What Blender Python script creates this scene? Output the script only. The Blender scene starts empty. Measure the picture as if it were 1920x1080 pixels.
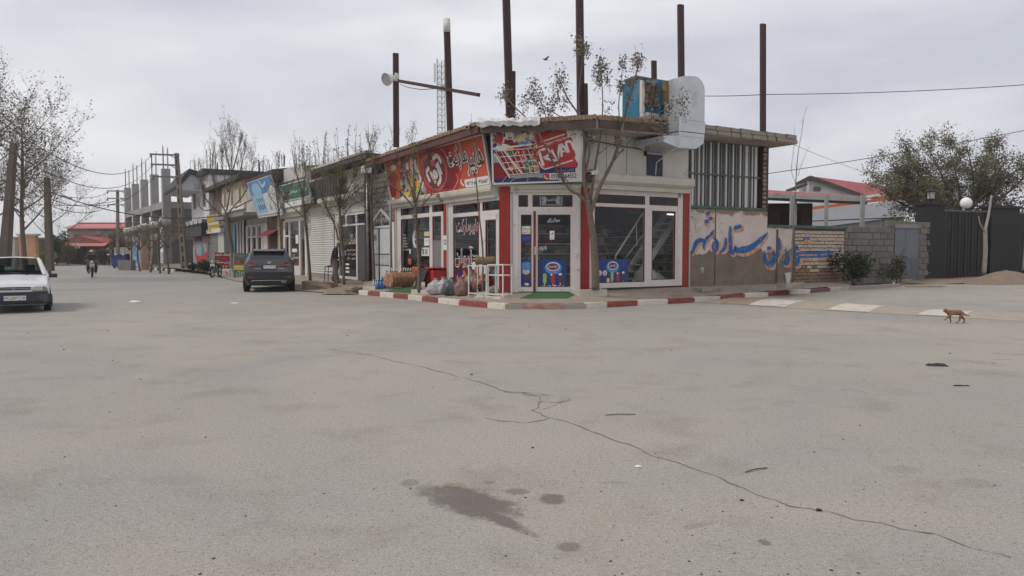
import bpy, bmesh, math, random, unicodedata
from math import sin, cos, pi, radians, atan, atan2, sqrt
from mathutils import Vector, Matrix
scene = bpy.context.scene
COL = scene.collection
# -------------- camera, sky, sun, exposure
FPX = 1400.0
TH = atan(70 / FPX)
cam_d = bpy.data.cameras.new('camera')
cam_d.sensor_width = 36.0
cam_d.lens = 36.0 * FPX / 1920
cam_d.clip_start = 0.1
cam_d.clip_end = 4000
cam = bpy.data.objects.new('camera', cam_d)
cam.location = (0, 0, 1.6)
cam.rotation_euler = (pi / 2 - TH, 0, 0)
COL.objects.link(cam)
scene.camera = cam
SUN_EL, SUN_AZ = radians(48), radians(-105)      # azimuth from +Y towards +X
w = bpy.data.worlds.new('World')
scene.world = w
w.use_nodes = True
nt = w.node_tree
nt.nodes.clear()
N = nt.nodes.new
out = N('ShaderNodeOutputWorld'); bg = N('ShaderNodeBackground'); bg.inputs['Strength'].default_value = 0.1
sky = N('ShaderNodeTexSky'); sky.sky_type = 'NISHITA'; sky.sun_disc = False
sky.sun_elevation = SUN_EL; sky.sun_rotation = SUN_AZ; sky.dust_density = 3; sky.air_density = 1
tc = N('ShaderNodeTexCoord'); mp = N('ShaderNodeMapping'); mp.inputs['Scale'].default_value = (1.0, 1.0, 3.6)
mp.inputs['Location'].default_value = (3.1, 0.4, 1.7)
n1 = N('ShaderNodeTexNoise'); n1.inputs['Scale'].default_value = 2.0; n1.inputs['Detail'].default_value = 5
n1.inputs['Roughness'].default_value = .48; n1.inputs['Distortion'].default_value = .35
rp = N('ShaderNodeValToRGB')
rp.color_ramp.elements[0].position = .36; rp.color_ramp.elements[0].color = (6.0, 6.15, 6.95, 1)
rp.color_ramp.elements[1].position = .62; rp.color_ramp.elements[1].color = (9.0, 9.05, 9.35, 1)
e = rp.color_ramp.elements.new(.5); e.color = (7.6, 7.7, 8.2, 1)
mx = N('ShaderNodeMixRGB'); mx.inputs[0].default_value = .93
L_ = nt.links.new
L_(tc.outputs['Generated'], mp.inputs['Vector']); L_(mp.outputs[0], n1.inputs['Vector']); L_(n1.outputs[0], rp.inputs[0])
L_(sky.outputs[0], mx.inputs[1]); L_(rp.outputs[0], mx.inputs[2]); L_(mx.outputs[0], bg.inputs['Color']); L_(bg.outputs[0], out.inputs[0])
sun_d = bpy.data.lights.new('sun', 'SUN'); sun_d.energy = 1.5; sun_d.angle = radians(14); sun_d.color = (1, .955, .89)
sun = bpy.data.objects.new('sun', sun_d); COL.objects.link(sun)
sv = Vector((sin(SUN_AZ) * cos(SUN_EL), cos(SUN_AZ) * cos(SUN_EL), sin(SUN_EL)))
sun.rotation_euler = (-sv).to_track_quat('-Z', 'Y').to_euler()
sun.location = (0, 0, 60)
vs = scene.view_settings
vs.view_transform = 'Standard'; vs.look = 'None'; vs.exposure = .05; vs.gamma = 1; vs.use_curve_mapping = False
# -------------- measuring helpers
def sm(a, b, x):
 t = min(1, max(0, (x - a) / (b - a)))
 return t * t * (3 - 2 * t)
def gz(x, y):
 """height of the road: it climbs a little into the right street and falls a little down the left one"""
 z = .2 * sm(3, 11, x) * sm(19.5, 26, y) + .14 * sm(11, 22, x) * sm(24, 32, y)
 z -= .3 * sm(38, 72, y) * sm(-8, -22, x)
 return z
cT, sT = cos(TH), sin(TH)
def ray(px, py):
 dx = (px - 960) / FPX; dy = (540 - py) / FPX
 return Vector((dx, cT + dy * sT, -sT + dy * cT))
def G(px, py, dz=0.0):
 r = ray(px, py); z = dz
 for _ in range(12):
  t = (z - 1.6) / r.z
  z = gz(r.x * t, r.y * t) + dz
 return Vector((r.x * t, r.y * t, z))
def at(px, py, Y):
 r = ray(px, py); t = Y / r.y
 return Vector((r.x * t, Y, 1.6 + r.z * t))
class Frame:
 """a facade's own axes: x to the right as seen from the street, y into the building, z up"""
 def __init__(s, o, ang):
  s.o = Vector((o[0], o[1], 0)); s.a = ang
  s.X = Vector((cos(ang), sin(ang), 0)); s.Y = Vector((-sin(ang), cos(ang), 0))
 def hit(s, px, py, off=0.0):
  r = ray(px, py); c = Vector((0, 0, 1.6))
  p0 = s.o - s.Y * off
  t = (p0 - c).dot(s.Y) / r.dot(s.Y)
  p = c + r * t
  return ((p - s.o).dot(s.X), p.z)
 def x(s, px, off=0.0, py=470): return s.hit(px, py, off)[0]
 def z(s, px, py, off=0.0): return s.hit(px, py, off)[1]
 def w(s, x, y, z): return s.o + s.X * x + s.Y * y + Vector((0, 0, z))
 def loc(s, p):
  d = Vector(p) - s.o
  return Vector((d.dot(s.X), d.dot(s.Y), p[2]))
WORLD = Frame((0, 0), 0)
AL = radians(-59.15)
FL = Frame((-.35, 22.3), AL)
FC = Frame((-.35, 22.3), 0)
FR = Frame((2.17, 22.3), AL + pi / 2)
# -------------- objects
BASE = {}
FRM = {}
def thing(name, label, cat, base=(0, 0, 0), fr=WORLD, group=None, rz=None):
 o = bpy.data.objects.new(name, None); COL.objects.link(o)
 o.empty_display_size = .3
 o.location = fr.w(*base); o.rotation_euler = (0, 0, fr.a if rz is None else rz)
 BASE[o.name] = Vector(base) if rz is None else Vector((0, 0, 0))
 o['label'] = label; o['category'] = cat
 if group: o['group'] = group
 return o
def local_thing(name, label, cat, loc, rz=0, group=None):
 """a thing whose parts are built about its own origin"""
 o = thing(name, label, cat, (0, 0, 0), WORLD, group)
 o.location = loc; o.rotation_euler = (0, 0, rz)
 BASE[o.name] = Vector((0, 0, 0))
 return o
def tag(o, label=None, cat=None, group=None, kind=None):
 if label: o['label'] = label
 if cat: o['category'] = cat
 if group: o['group'] = group
 if kind: o['kind'] = kind
 return o
def kids(o): return [c for c in bpy.data.objects if c.parent == o]
def dup(root, loc, rz=None, label=None, sc=None):
 r = root.copy(); COL.objects.link(r); r.location = loc
 if rz is not None: r.rotation_euler = (0, 0, rz)
 if sc: r.scale = sc
 if label: r['label'] = label
 for ch in list(root.children):
  c = ch.copy(); COL.objects.link(c); c.parent = r
  for g in ch.children:
   d = g.copy(); COL.objects.link(d); d.parent = c
 return r
class MB:
 def __init__(s): s.v = []; s.f = []; s.m = []; s.s = []
 def face(s, pts, mi=0, sm_=False):
  n = len(s.v); s.v += [tuple(p) for p in pts]; s.f.append(tuple(range(n, n + len(pts)))); s.m.append(mi); s.s.append(sm_)
 def raw(s, vs, fs, mi=0, sm_=False):
  n = len(s.v); s.v += [tuple(p) for p in vs]
  for f in fs: s.f.append(tuple(i + n for i in f)); s.m.append(mi); s.s.append(sm_)
 BF = [(0, 3, 2, 1), (4, 5, 6, 7), (0, 1, 5, 4), (2, 3, 7, 6), (1, 2, 6, 5), (3, 0, 4, 7)]
 def box(s, x0, x1, y0, y1, z0, z1, mi=0, jit=0, rg=None):
  vs = [(x0, y0, z0), (x1, y0, z0), (x1, y1, z0), (x0, y1, z0), (x0, y0, z1), (x1, y0, z1), (x1, y1, z1), (x0, y1, z1)]
  if jit: vs = [(a + rg.uniform(-jit, jit), b + rg.uniform(-jit, jit), c + rg.uniform(-jit, jit)) for a, b, c in vs]
  s.raw(vs, s.BF, mi)
 def hexa(s, p8, mi=0): s.raw(p8, s.BF, mi)
 def bar(s, p, q, w, h=None, mi=0, up=(0, 0, 1)):
  p = Vector(p); q = Vector(q); h = h or w
  d = (q - p).normalized(); u = Vector(up)
  if abs(d.dot(u)) > .98: u = Vector((0, 1, 0))
  a = d.cross(u).normalized() * w / 2; b = a.cross(d).normalized() * h / 2
  s.raw([p - a - b, p + a - b, p + a + b, p - a + b, q - a - b, q + a - b, q + a + b, q - a + b],
              [(0, 3, 2, 1), (4, 5, 6, 7), (0, 1, 5, 4), (1, 2, 6, 5), (2, 3, 7, 6), (3, 0, 4, 7)], mi)
 def tube(s, pts, r, n=6, mi=0, cap=True, smooth=True):
  pts = [Vector(p) for p in pts]; k = len(pts)
  if not hasattr(r, '__len__'): r = [r] * k
  base = len(s.v); pa = None
  for i, p in enumerate(pts):
   d = (pts[min(i + 1, k - 1)] - pts[max(i - 1, 0)])
   d = d.normalized() if d.length > 1e-9 else Vector((0, 0, 1))
   if pa is None:
    u = Vector((1, 0, 0)) if abs(d.x) < .8 else Vector((0, 1, 0))
    pa = d.cross(u).normalized()
   pa = (pa - d * pa.dot(d))
   pa = pa.normalized() if pa.length > 1e-9 else d.orthogonal().normalized()
   pb = d.cross(pa)
   for j in range(n):
    t = 2 * pi * j / n
    q = p + (pa * cos(t) + pb * sin(t)) * r[i]
    s.v.append((q.x, q.y, q.z))
  for i in range(k - 1):
   for j in range(n):
    a = base + i * n + j; b = base + i * n + (j + 1) % n
    s.f.append((a, b, b + n, a + n)); s.m.append(mi); s.s.append(smooth)
  if cap:
   s.f.append(tuple(base + n - 1 - j for j in range(n))); s.m.append(mi); s.s.append(False)
   s.f.append(tuple(base + (k - 1) * n + j for j in range(n))); s.m.append(mi); s.s.append(False)
 def cyl(s, p, q, r, n=12, mi=0, r2=None): s.tube([p, q], [r, r if r2 is None else r2], n, mi)
 def prism(s, poly, y0, y1, mi=0, ax='y'):
  """poly in (x,z) extruded along y (or in (x,y) along z, or (y,z) along x)"""
  def P(a, b, t): return (a, t, b) if ax == 'y' else ((a, b, t) if ax == 'z' else (t, a, b))
  n = len(poly)
  vs = [P(a, b, y0) for a, b in poly] + [P(a, b, y1) for a, b in poly]
  fs = [tuple(range(n)), tuple(range(2 * n - 1, n - 1, -1))] + [((i + 1) % n, i, i + n, (i + 1) % n + n) for i in range(n)]
  s.raw(vs, fs, mi)
 def ell(s, c, r, nu=12, nv=8, mi=0, jit=0, rg=None, zmin=None):
  if not hasattr(r, '__len__'): r = (r, r, r)
  vs = []; fs = []
  for i in range(nv + 1):
   ph = -pi / 2 + pi * i / nv
   for j in range(nu):
    t = 2 * pi * j / nu; k = 1 + (rg.uniform(-jit, jit) if jit else 0)
    z = c[2] + r[2] * sin(ph) * k
    if zmin is not None: z = max(z, zmin)
    vs.append((c[0] + r[0] * cos(ph) * cos(t) * k, c[1] + r[1] * cos(ph) * sin(t) * k, z))
  for i in range(nv):
   for j in range(nu):
    a = i * nu + j; b = i * nu + (j + 1) % nu
    fs.append((a, b, b + nu, a + nu))
  s.raw(vs, fs, mi, True)
 def lathe(s, prof, c=(0, 0, 0), n=16, mi=0, ax='z', smooth=True):
  vs = []; fs = []; k = len(prof)
  for r, h in prof:
   for j in range(n):
    t = 2 * pi * j / n; a, b = r * cos(t), r * sin(t)
    p = (a, b, h) if ax == 'z' else ((a, h, b) if ax == 'y' else (h, a, b))
    vs.append((c[0] + p[0], c[1] + p[1], c[2] + p[2]))
  for i in range(k - 1):
   for j in range(n):
    a = i * n + j; b = i * n + (j + 1) % n
    f = (a, b, b + n, a + n)
    fs.append(f if ax != 'y' else f[::-1])
  s.raw(vs, fs, mi, smooth)
 def build(s, name, mats, parent=None, kind=None, label=None, smooth=False):
  b = BASE.get(parent.name, Vector((0, 0, 0))) if parent else Vector((0, 0, 0))
  me = bpy.data.meshes.new(name)
  me.from_pydata([(x - b.x, y - b.y, z - b.z) for x, y, z in s.v], [], s.f)
  for m in (mats if isinstance(mats, (list, tuple)) else [mats]): me.materials.append(m)
  me.polygons.foreach_set('material_index', s.m)
  me.polygons.foreach_set('use_smooth', [True] * len(s.f) if smooth else s.s)
  me.update()
  o = bpy.data.objects.new(name, me); COL.objects.link(o)
  if parent: o.parent = parent; BASE[o.name] = b
  else: BASE[o.name] = Vector((0, 0, 0))
  if kind: o['kind'] = kind
  if label: o['label'] = label
  return o
 def top(s, name, mats, label, cat, base, group=None, fr=WORLD, smooth=False, kind=None):
  """a thing that is one mesh, its origin at its base"""
  o = s.build(name, mats, None, smooth=smooth)
  b = Vector(base)
  o.data.transform(Matrix.Translation(-b))
  o.location = fr.w(*base); o.rotation_euler = (0, 0, fr.a)
  return tag(o, label, cat, group, kind)
def box_unit(name, m):
 b = MB(); b.box(-.5, .5, -.5, .5, -.5, .5); me = bpy.data.meshes.new(name)
 me.from_pydata(b.v, [], b.f); me.materials.append(m); return me
def chip_unit(name, m, seed=0, j=.06):
 """a unit block with slightly worn edges"""
 bm = bmesh.new(); bmesh.ops.create_cube(bm, size=1)
 bmesh.ops.bevel(bm, geom=bm.edges[:], offset=.06, segments=1, affect='EDGES')
 rg = random.Random(seed)
 for v in bm.verts: v.co += Vector((rg.uniform(-j, j), rg.uniform(-j, j), rg.uniform(-j, j))) * .5
 me = bpy.data.meshes.new(name); bm.to_mesh(me); bm.free(); me.materials.append(m); return me
def piece(name, me, parent, loc, size, rz=0):
 """one of many alike pieces: shares its mesh; loc in the parent's frame before the base is taken off"""
 o = bpy.data.objects.new(name, me); COL.objects.link(o); o.parent = parent
 o.location = Vector(loc) - BASE.get(parent.name, Vector((0, 0, 0))); o.scale = size; o.rotation_euler = (0, 0, rz)
 return o
# -------------- materials
def lin(c): return tuple(((v / 255) / 12.92 if v / 255 <= .04045 else ((v / 255 + .055) / 1.055) ** 2.4) for v in c)
MATS = {}
def leafm(name, rgb, var=.3):
 m = mk(name, rgb, .8, var, .8); t = m.node_tree; B = t.nodes['Principled BSDF']; o = t.nodes['Material Output']
 tl = t.nodes.new('ShaderNodeBsdfTranslucent'); x = t.nodes.new('ShaderNodeMixShader'); x.inputs[0].default_value = .4
 t.links.new(B.inputs['Base Color'].links[0].from_socket, tl.inputs[0]); t.links.new(B.outputs[0], x.inputs[1]); t.links.new(tl.outputs[0], x.inputs[2]); t.links.new(x.outputs[0], o.inputs[0])
 return m
def mk(name, rgb, rough=.8, var=.18, scale=3.0, bump=.0, bscale=60, metal=0, dirt=None, dirt_amt=.0, dscale=1.2, rnd=0, spec=.4, emit=0, coat=0):
 """rgb: real base colour as an sRGB triple; var: mottling; dirt: a second colour in noise patches; rnd: per-object spread"""
 if name in MATS: return MATS[name]
 m = bpy.data.materials.new(name); m.use_nodes = True; t = m.node_tree; B = t.nodes['Principled BSDF']
 c = lin(rgb)
 B.inputs['Roughness'].default_value = rough; B.inputs['Metallic'].default_value = metal
 B.inputs['Specular IOR Level'].default_value = spec
 if coat: B.inputs['Coat Weight'].default_value = coat; B.inputs['Coat Roughness'].default_value = .08
 tc = t.nodes.new('ShaderNodeTexCoord')
 n = t.nodes.new('ShaderNodeTexNoise'); n.inputs['Scale'].default_value = scale; n.inputs['Detail'].default_value = 6; n.inputs['Roughness'].default_value = .62
 t.links.new(tc.outputs['Object'], n.inputs['Vector'])
 r = t.nodes.new('ShaderNodeValToRGB')
 r.color_ramp.elements[0].position = .3; r.color_ramp.elements[1].position = .7
 r.color_ramp.elements[0].color = tuple(v * (1 - var) for v in c) + (1,)
 r.color_ramp.elements[1].color = tuple(min(.9, v * (1 + var)) for v in c) + (1,)
 t.links.new(n.outputs[0], r.inputs[0]); last = r.outputs[0]
 if dirt:
  d = t.nodes.new('ShaderNodeTexNoise'); d.inputs['Scale'].default_value = dscale; d.inputs['Detail'].default_value = 8; d.inputs['Roughness'].default_value = .7
  t.links.new(tc.outputs['Object'], d.inputs['Vector'])
  dr = t.nodes.new('ShaderNodeValToRGB'); dr.color_ramp.elements[0].position = .62 - dirt_amt * .3; dr.color_ramp.elements[1].position = .74 - dirt_amt * .2
  t.links.new(d.outputs[0], dr.inputs[0])
  x = t.nodes.new('ShaderNodeMixRGB'); x.inputs[2].default_value = lin(dirt) + (1,)
  t.links.new(dr.outputs[0], x.inputs[0]); t.links.new(last, x.inputs[1]); last = x.outputs[0]
 if rnd:
  oi = t.nodes.new('ShaderNodeObjectInfo'); h = t.nodes.new('ShaderNodeHueSaturation')
  mr = t.nodes.new('ShaderNodeMapRange'); mr.inputs[3].default_value = 1 - rnd; mr.inputs[4].default_value = 1 + rnd
  t.links.new(oi.outputs['Random'], mr.inputs[0]); t.links.new(mr.outputs[0], h.inputs['Value'])
  t.links.new(last, h.inputs['Color']); last = h.outputs[0]
 t.links.new(last, B.inputs['Base Color'])
 if bump:
  bn = t.nodes.new('ShaderNodeTexNoise'); bn.inputs['Scale'].default_value = bscale; bn.inputs['Detail'].default_value = 4
  t.links.new(tc.outputs['Object'], bn.inputs['Vector'])
  bp = t.nodes.new('ShaderNodeBump'); bp.inputs['Strength'].default_value = bump; bp.inputs['Distance'].default_value = .02
  t.links.new(bn.outputs[0], bp.inputs['Height']); t.links.new(bp.outputs[0], B.inputs['Normal'])
 if emit:
  t.links.new(last, B.inputs['Emission Color']); B.inputs['Emission Strength'].default_value = emit
 MATS[name] = m
 return m
def glass(name, tint=(.95, .97, .97), refl=.7):
 if name in MATS: return MATS[name]
 m = bpy.data.materials.new(name); m.use_nodes = True; t = m.node_tree; t.nodes.clear()
 o = t.nodes.new('ShaderNodeOutputMaterial'); x = t.nodes.new('ShaderNodeMixShader')
 tr = t.nodes.new('ShaderNodeBsdfTransparent'); tr.inputs[0].default_value = tint + (1,)
 g = t.nodes.new('ShaderNodeBsdfGlossy'); g.inputs['Roughness'].default_value = .03; g.inputs[0].default_value = (.9 * refl, .92 * refl, .95 * refl, 1)
 f = t.nodes.new('ShaderNodeFresnel'); f.inputs[0].default_value = 1.5
 tc = t.nodes.new('ShaderNodeTexCoord'); n = t.nodes.new('ShaderNodeTexNoise'); n.inputs['Scale'].default_value = 1.4
 b = t.nodes.new('ShaderNodeBump'); b.inputs['Strength'].default_value = .015; b.inputs['Distance'].default_value = .05
 t.links.new(tc.outputs['Object'], n.inputs['Vector']); t.links.new(n.outputs[0], b.inputs['Height']); t.links.new(b.outputs[0], g.inputs['Normal'])
 gb = t.nodes.new('ShaderNodeNewGeometry'); ib = t.nodes.new('ShaderNodeMath'); ib.operation = 'SUBTRACT'; ib.inputs[0].default_value = 1; mu = t.nodes.new('ShaderNodeMath'); mu.operation = 'MULTIPLY'
 t.links.new(gb.outputs['Backfacing'], ib.inputs[1]); t.links.new(f.outputs[0], mu.inputs[0]); t.links.new(ib.outputs[0], mu.inputs[1])
 t.links.new(mu.outputs[0], x.inputs[0]); t.links.new(tr.outputs[0], x.inputs[1]); t.links.new(g.outputs[0], x.inputs[2]); t.links.new(x.outputs[0], o.inputs[0])
 MATS[name] = m
 return m
M_white = mk('white_paint', (206, 204, 199), .55, .06, 2, dirt=(150, 140, 128), dirt_amt=.1, dscale=3)
M_pvc = mk('white_window_frame', (205, 198, 194), .45, .05, 3, dirt=(150, 140, 130), dirt_amt=.08, dscale=5)
M_red = mk('red_pillar_paint', (146, 38, 36), .55, .12, 4, dirt=(110, 60, 52), dirt_amt=.1, dscale=3)
M_glass = glass('window_glass')
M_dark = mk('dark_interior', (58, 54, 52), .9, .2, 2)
M_steel = mk('primed_steel', (66, 44, 44), .65, .22, 5, .15, 30, dirt=(96, 62, 48), dirt_amt=.12, dscale=2)
M_conc = mk('raw_concrete', (138, 134, 127), .95, .16, 2.5, .4, 40, dirt=(98, 92, 86), dirt_amt=.1)
M_conc_d = mk('dark_concrete', (104, 101, 97), .95, .18, 2, .4, 30)
M_block = mk('concrete_block', (116, 110, 104), .95, .12, 7, .4, 60, rnd=.12)
M_blockd = mk('mortar', (98, 93, 88), .95, .15, 6, .3, 60)
M_bark = mk('tree_bark', (108, 95, 84), .95, .25, 14, .5, 50)
M_twig = mk('tree_twig', (98, 84, 74), .95, .2, 10)
M_black = mk('black_plastic', (34, 34, 36), .5, .1)
M_rubber = mk('rubber', (38, 37, 37), .85, .15, 8)
M_galv = mk('galvanised_sheet', (190, 195, 198), .4, .08, 3, .06, 12, metal=.45, dirt=(130, 134, 138), dirt_amt=.2)
M_chrome = mk('chrome', (200, 200, 200), .15, .02, metal=1)
M_silver = mk('grey_metal', (150, 152, 152), .4, .08, metal=.6)
M_soil = mk('dry_soil', (138, 120, 102), 1, .2, 6, .6, 40)
# -------------- writing
_pf = {}
for _c in list(range(0xFB50, 0xFDFC)) + list(range(0xFE70, 0xFEFD)):
 d = unicodedata.decomposition(chr(_c)).split()
 if len(d) == 2 and d[0] in ('<isolated>', '<initial>', '<medial>', '<final>'):
  _pf.setdefault(chr(int(d[1], 16)), {})[d[0][1:-1]] = chr(_c)
def shape(s):
 """Persian letters as joined forms, laid out from right to left (digits and Latin keep their order)"""
 o = []
 def can_next(ch): return ch in _pf and 'initial' in _pf[ch]
 def can_prev(ch): return ch in _pf and 'final' in _pf[ch]
 for i, ch in enumerate(s):
  if ch not in _pf: o.append(ch); continue
  p = i > 0 and can_next(s[i - 1]) and can_prev(ch)
  n = i < len(s) - 1 and can_next(ch) and can_prev(s[i + 1])
  f = _pf[ch]
  k = 'medial' if p and n else ('final' if p else ('initial' if n else 'isolated'))
  o.append(f.get(k) or f.get('isolated') or ch)
 res = []; run = []
 for ch in reversed(o):
  if ch.isdigit() or ('A' <= ch <= 'z'): run.insert(0, ch)
  else: res += run; run = []; res.append(ch)
 return ''.join(res + run)
_tx = {}
def text_geo(s, bold=0.0):
 k = (s, bold)
 if k in _tx: return _tx[k]
 c = bpy.data.curves.new('letters', 'FONT'); c.body = shape(s) if any(ord(q) > 0x600 for q in s) else s
 c.resolution_u = 3; c.offset = bold; c.fill_mode = 'FRONT'
 o = bpy.data.objects.new('letters', c); COL.objects.link(o)
 bpy.context.view_layer.update()
 dg = bpy.context.evaluated_depsgraph_get()
 me = bpy.data.meshes.new_from_object(o.evaluated_get(dg))
 v = [(p.co.x, p.co.y) for p in me.vertices]; f = [tuple(p.vertices) for p in me.polygons]
 bpy.data.objects.remove(o); bpy.data.curves.remove(c); bpy.data.meshes.remove(me)
 x0 = min(a for a, b in v); x1 = max(a for a, b in v); y0 = min(b for a, b in v); y1 = max(b for a, b in v)
 v = [((a - x0) / (x1 - x0), (b - y0) / (y1 - y0)) for a, b in v]
 _tx[k] = (v, f, (x1 - x0) / (y1 - y0))
 return _tx[k]
class Panel:
 """print on a flat board: a from 0 to W, b from 0 to H in metres, out along the board's normal"""
 def __init__(s, bl, br, tl):
  s.o = Vector(bl); s.u = Vector(br) - s.o; s.W = s.u.length; s.u.normalize()
  v = Vector(tl) - s.o; v = v - s.u * v.dot(s.u); s.H = v.length; s.v = v.normalized()
  s.n = s.u.cross(s.v); s.mb = MB()
 def p(s, a, b, k=1): return s.o + s.u * a + s.v * b + s.n * (.0025 * k)
 def poly(s, pts, mi=0, k=1): s.mb.face([s.p(a, b, k) for a, b in pts], mi)
 def rect(s, a0, a1, b0, b1, mi=0, k=1): s.poly([(a0, b0), (a1, b0), (a1, b1), (a0, b1)], mi, k)
 def rrect(s, a0, a1, b0, b1, r, mi=0, k=1, rot=0):
  pts = []; ca, cb = (a0 + a1) / 2, (b0 + b1) / 2
  for (x, y, t0) in ((a1 - r, b0 + r, -pi / 2), (a1 - r, b1 - r, 0), (a0 + r, b1 - r, pi / 2), (a0 + r, b0 + r, pi)):
   for i in range(5):
    t = t0 + pi / 2 * i / 4; pts.append((x + r * cos(t), y + r * sin(t)))
  if rot: pts = [(ca + (x - ca) * cos(rot) - (y - cb) * sin(rot), cb + (x - ca) * sin(rot) + (y - cb) * cos(rot)) for x, y in pts]
  s.poly(pts, mi, k)
 def disc(s, a, b, r, mi=0, k=1, ry=None, n=24):
  ry = ry or r
  s.poly([(a + r * cos(2 * pi * i / n), b + ry * sin(2 * pi * i / n)) for i in range(n)], mi, k)
 def ring(s, a, b, r, wd, mi=0, k=1, ry=None, n=32):
  ry = ry or r
  for i in range(n):
   t0, t1 = 2 * pi * i / n, 2 * pi * (i + 1) / n
   s.poly([(a + (r - wd) * cos(t0), b + (ry - wd) * sin(t0)), (a + r * cos(t0), b + ry * sin(t0)), (a + r * cos(t1), b + ry * sin(t1)), (a + (r - wd) * cos(t1), b + (ry - wd) * sin(t1))], mi, k)
 def stroke(s, pts, mi=0, k=1): ribbon(s.mb, pts, lambda a, b: s.p(a, b, k), mi)
 def text(s, t, a0, a1, b0, b1, mi=0, k=2, bold=0.0, rot=0, slant=0):
  v, f, asp = text_geo(t, bold)
  ca, cb = (a0 + a1) / 2, (b0 + b1) / 2; vs_ = []
  for x, y in v:
   a = a0 + x * (a1 - a0) + slant * (y - .5) * (b1 - b0); b = b0 + y * (b1 - b0)
   if rot: a, b = ca + (a - ca) * cos(rot) - (b - cb) * sin(rot), cb + (a - ca) * sin(rot) + (b - cb) * cos(rot)
   vs_.append(s.p(a, b, k))
  s.mb.raw(vs_, f, mi)
 def otext(s, t, a0, a1, b0, b1, mi, mo, k=2, ow=.03, **kw):
  """letters with an outline: a fatter copy below"""
  d = ow * (b1 - b0)
  s.text(t, a0 - d, a1 + d, b0 - d, b1 + d, mo, k, bold=kw.pop('ob', .045), **kw)
  s.text(t, a0, a1, b0, b1, mi, k + 1, bold=0.0, **kw)
def smooth_pts(pts, sub=5):
 """Catmull-Rom through (x, y, width) points"""
 P = [Vector(p) for p in pts]
 if len(P) < 3: return P
 o = []
 for i in range(len(P) - 1):
  a, b, c, d = P[max(i - 1, 0)], P[i], P[i + 1], P[min(i + 2, len(P) - 1)]
  for j in range(sub):
   t = j / sub
   o.append(.5 * ((2 * b) + (c - a) * t + (2 * a - 5 * b + 4 * c - d) * t * t + (3 * b - a - 3 * c + d) * t ** 3))
 o.append(P[-1])
 return o
def ribbon(mb, pts, fn, mi=0, sub=5):
 q = smooth_pts([tuple(p) for p in pts], sub); L = []; R = []
 for i, p in enumerate(q):
  d = q[min(i + 1, len(q) - 1)] - q[max(i - 1, 0)]
  n = Vector((-d.y, d.x)); n = n.normalized() if n.length > 1e-9 else Vector((0, 1))
  h = max(p.z, .0005) / 2
  L.append((p.x + n.x * h, p.y + n.y * h)); R.append((p.x - n.x * h, p.y - n.y * h))
 n0 = len(mb.v)
 for l, r in zip(L, R): mb.v.append(tuple(fn(*l))); mb.v.append(tuple(fn(*r)))
 for i in range(len(q) - 1):
  a = n0 + 2 * i
  mb.f.append((a, a + 1, a + 3, a + 2)); mb.m.append(mi); mb.s.append(False)
# -------------- living things
def skin(name, P, E, R, mat, parent, sub=2, root=0):
 me = bpy.data.meshes.new(name); me.from_pydata([tuple(p) for p in P], E, []); me.update()
 o = bpy.data.objects.new(name, me); COL.objects.link(o)
 s = o.modifiers.new('s', 'SKIN'); s.use_smooth_shade = True
 sk = me.skin_vertices[0].data
 for i, r in enumerate(R):
  sk[i].radius = (r, r) if not hasattr(r, '__len__') else r
  sk[i].use_root = (i == root)
 u = o.modifiers.new('u', 'SUBSURF'); u.levels = sub; u.render_levels = sub
 bpy.context.view_layer.update()
 dg = bpy.context.evaluated_depsgraph_get()
 m2 = bpy.data.meshes.new_from_object(o.evaluated_get(dg)); m2.name = name
 bpy.data.objects.remove(o); bpy.data.meshes.remove(me)
 m2.materials.clear(); m2.materials.append(mat)
 m2.polygons.foreach_set('use_smooth', [True] * len(m2.polygons))
 o = bpy.data.objects.new(name, m2); COL.objects.link(o)
 if parent: o.parent = parent; BASE[o.name] = BASE.get(parent.name, Vector((0, 0, 0)))
 return o
def chain(name, pts, rad, mat, parent, sub=2):
 return skin(name, pts, [(i, i + 1) for i in range(len(pts) - 1)], rad, mat, parent, sub)
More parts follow.
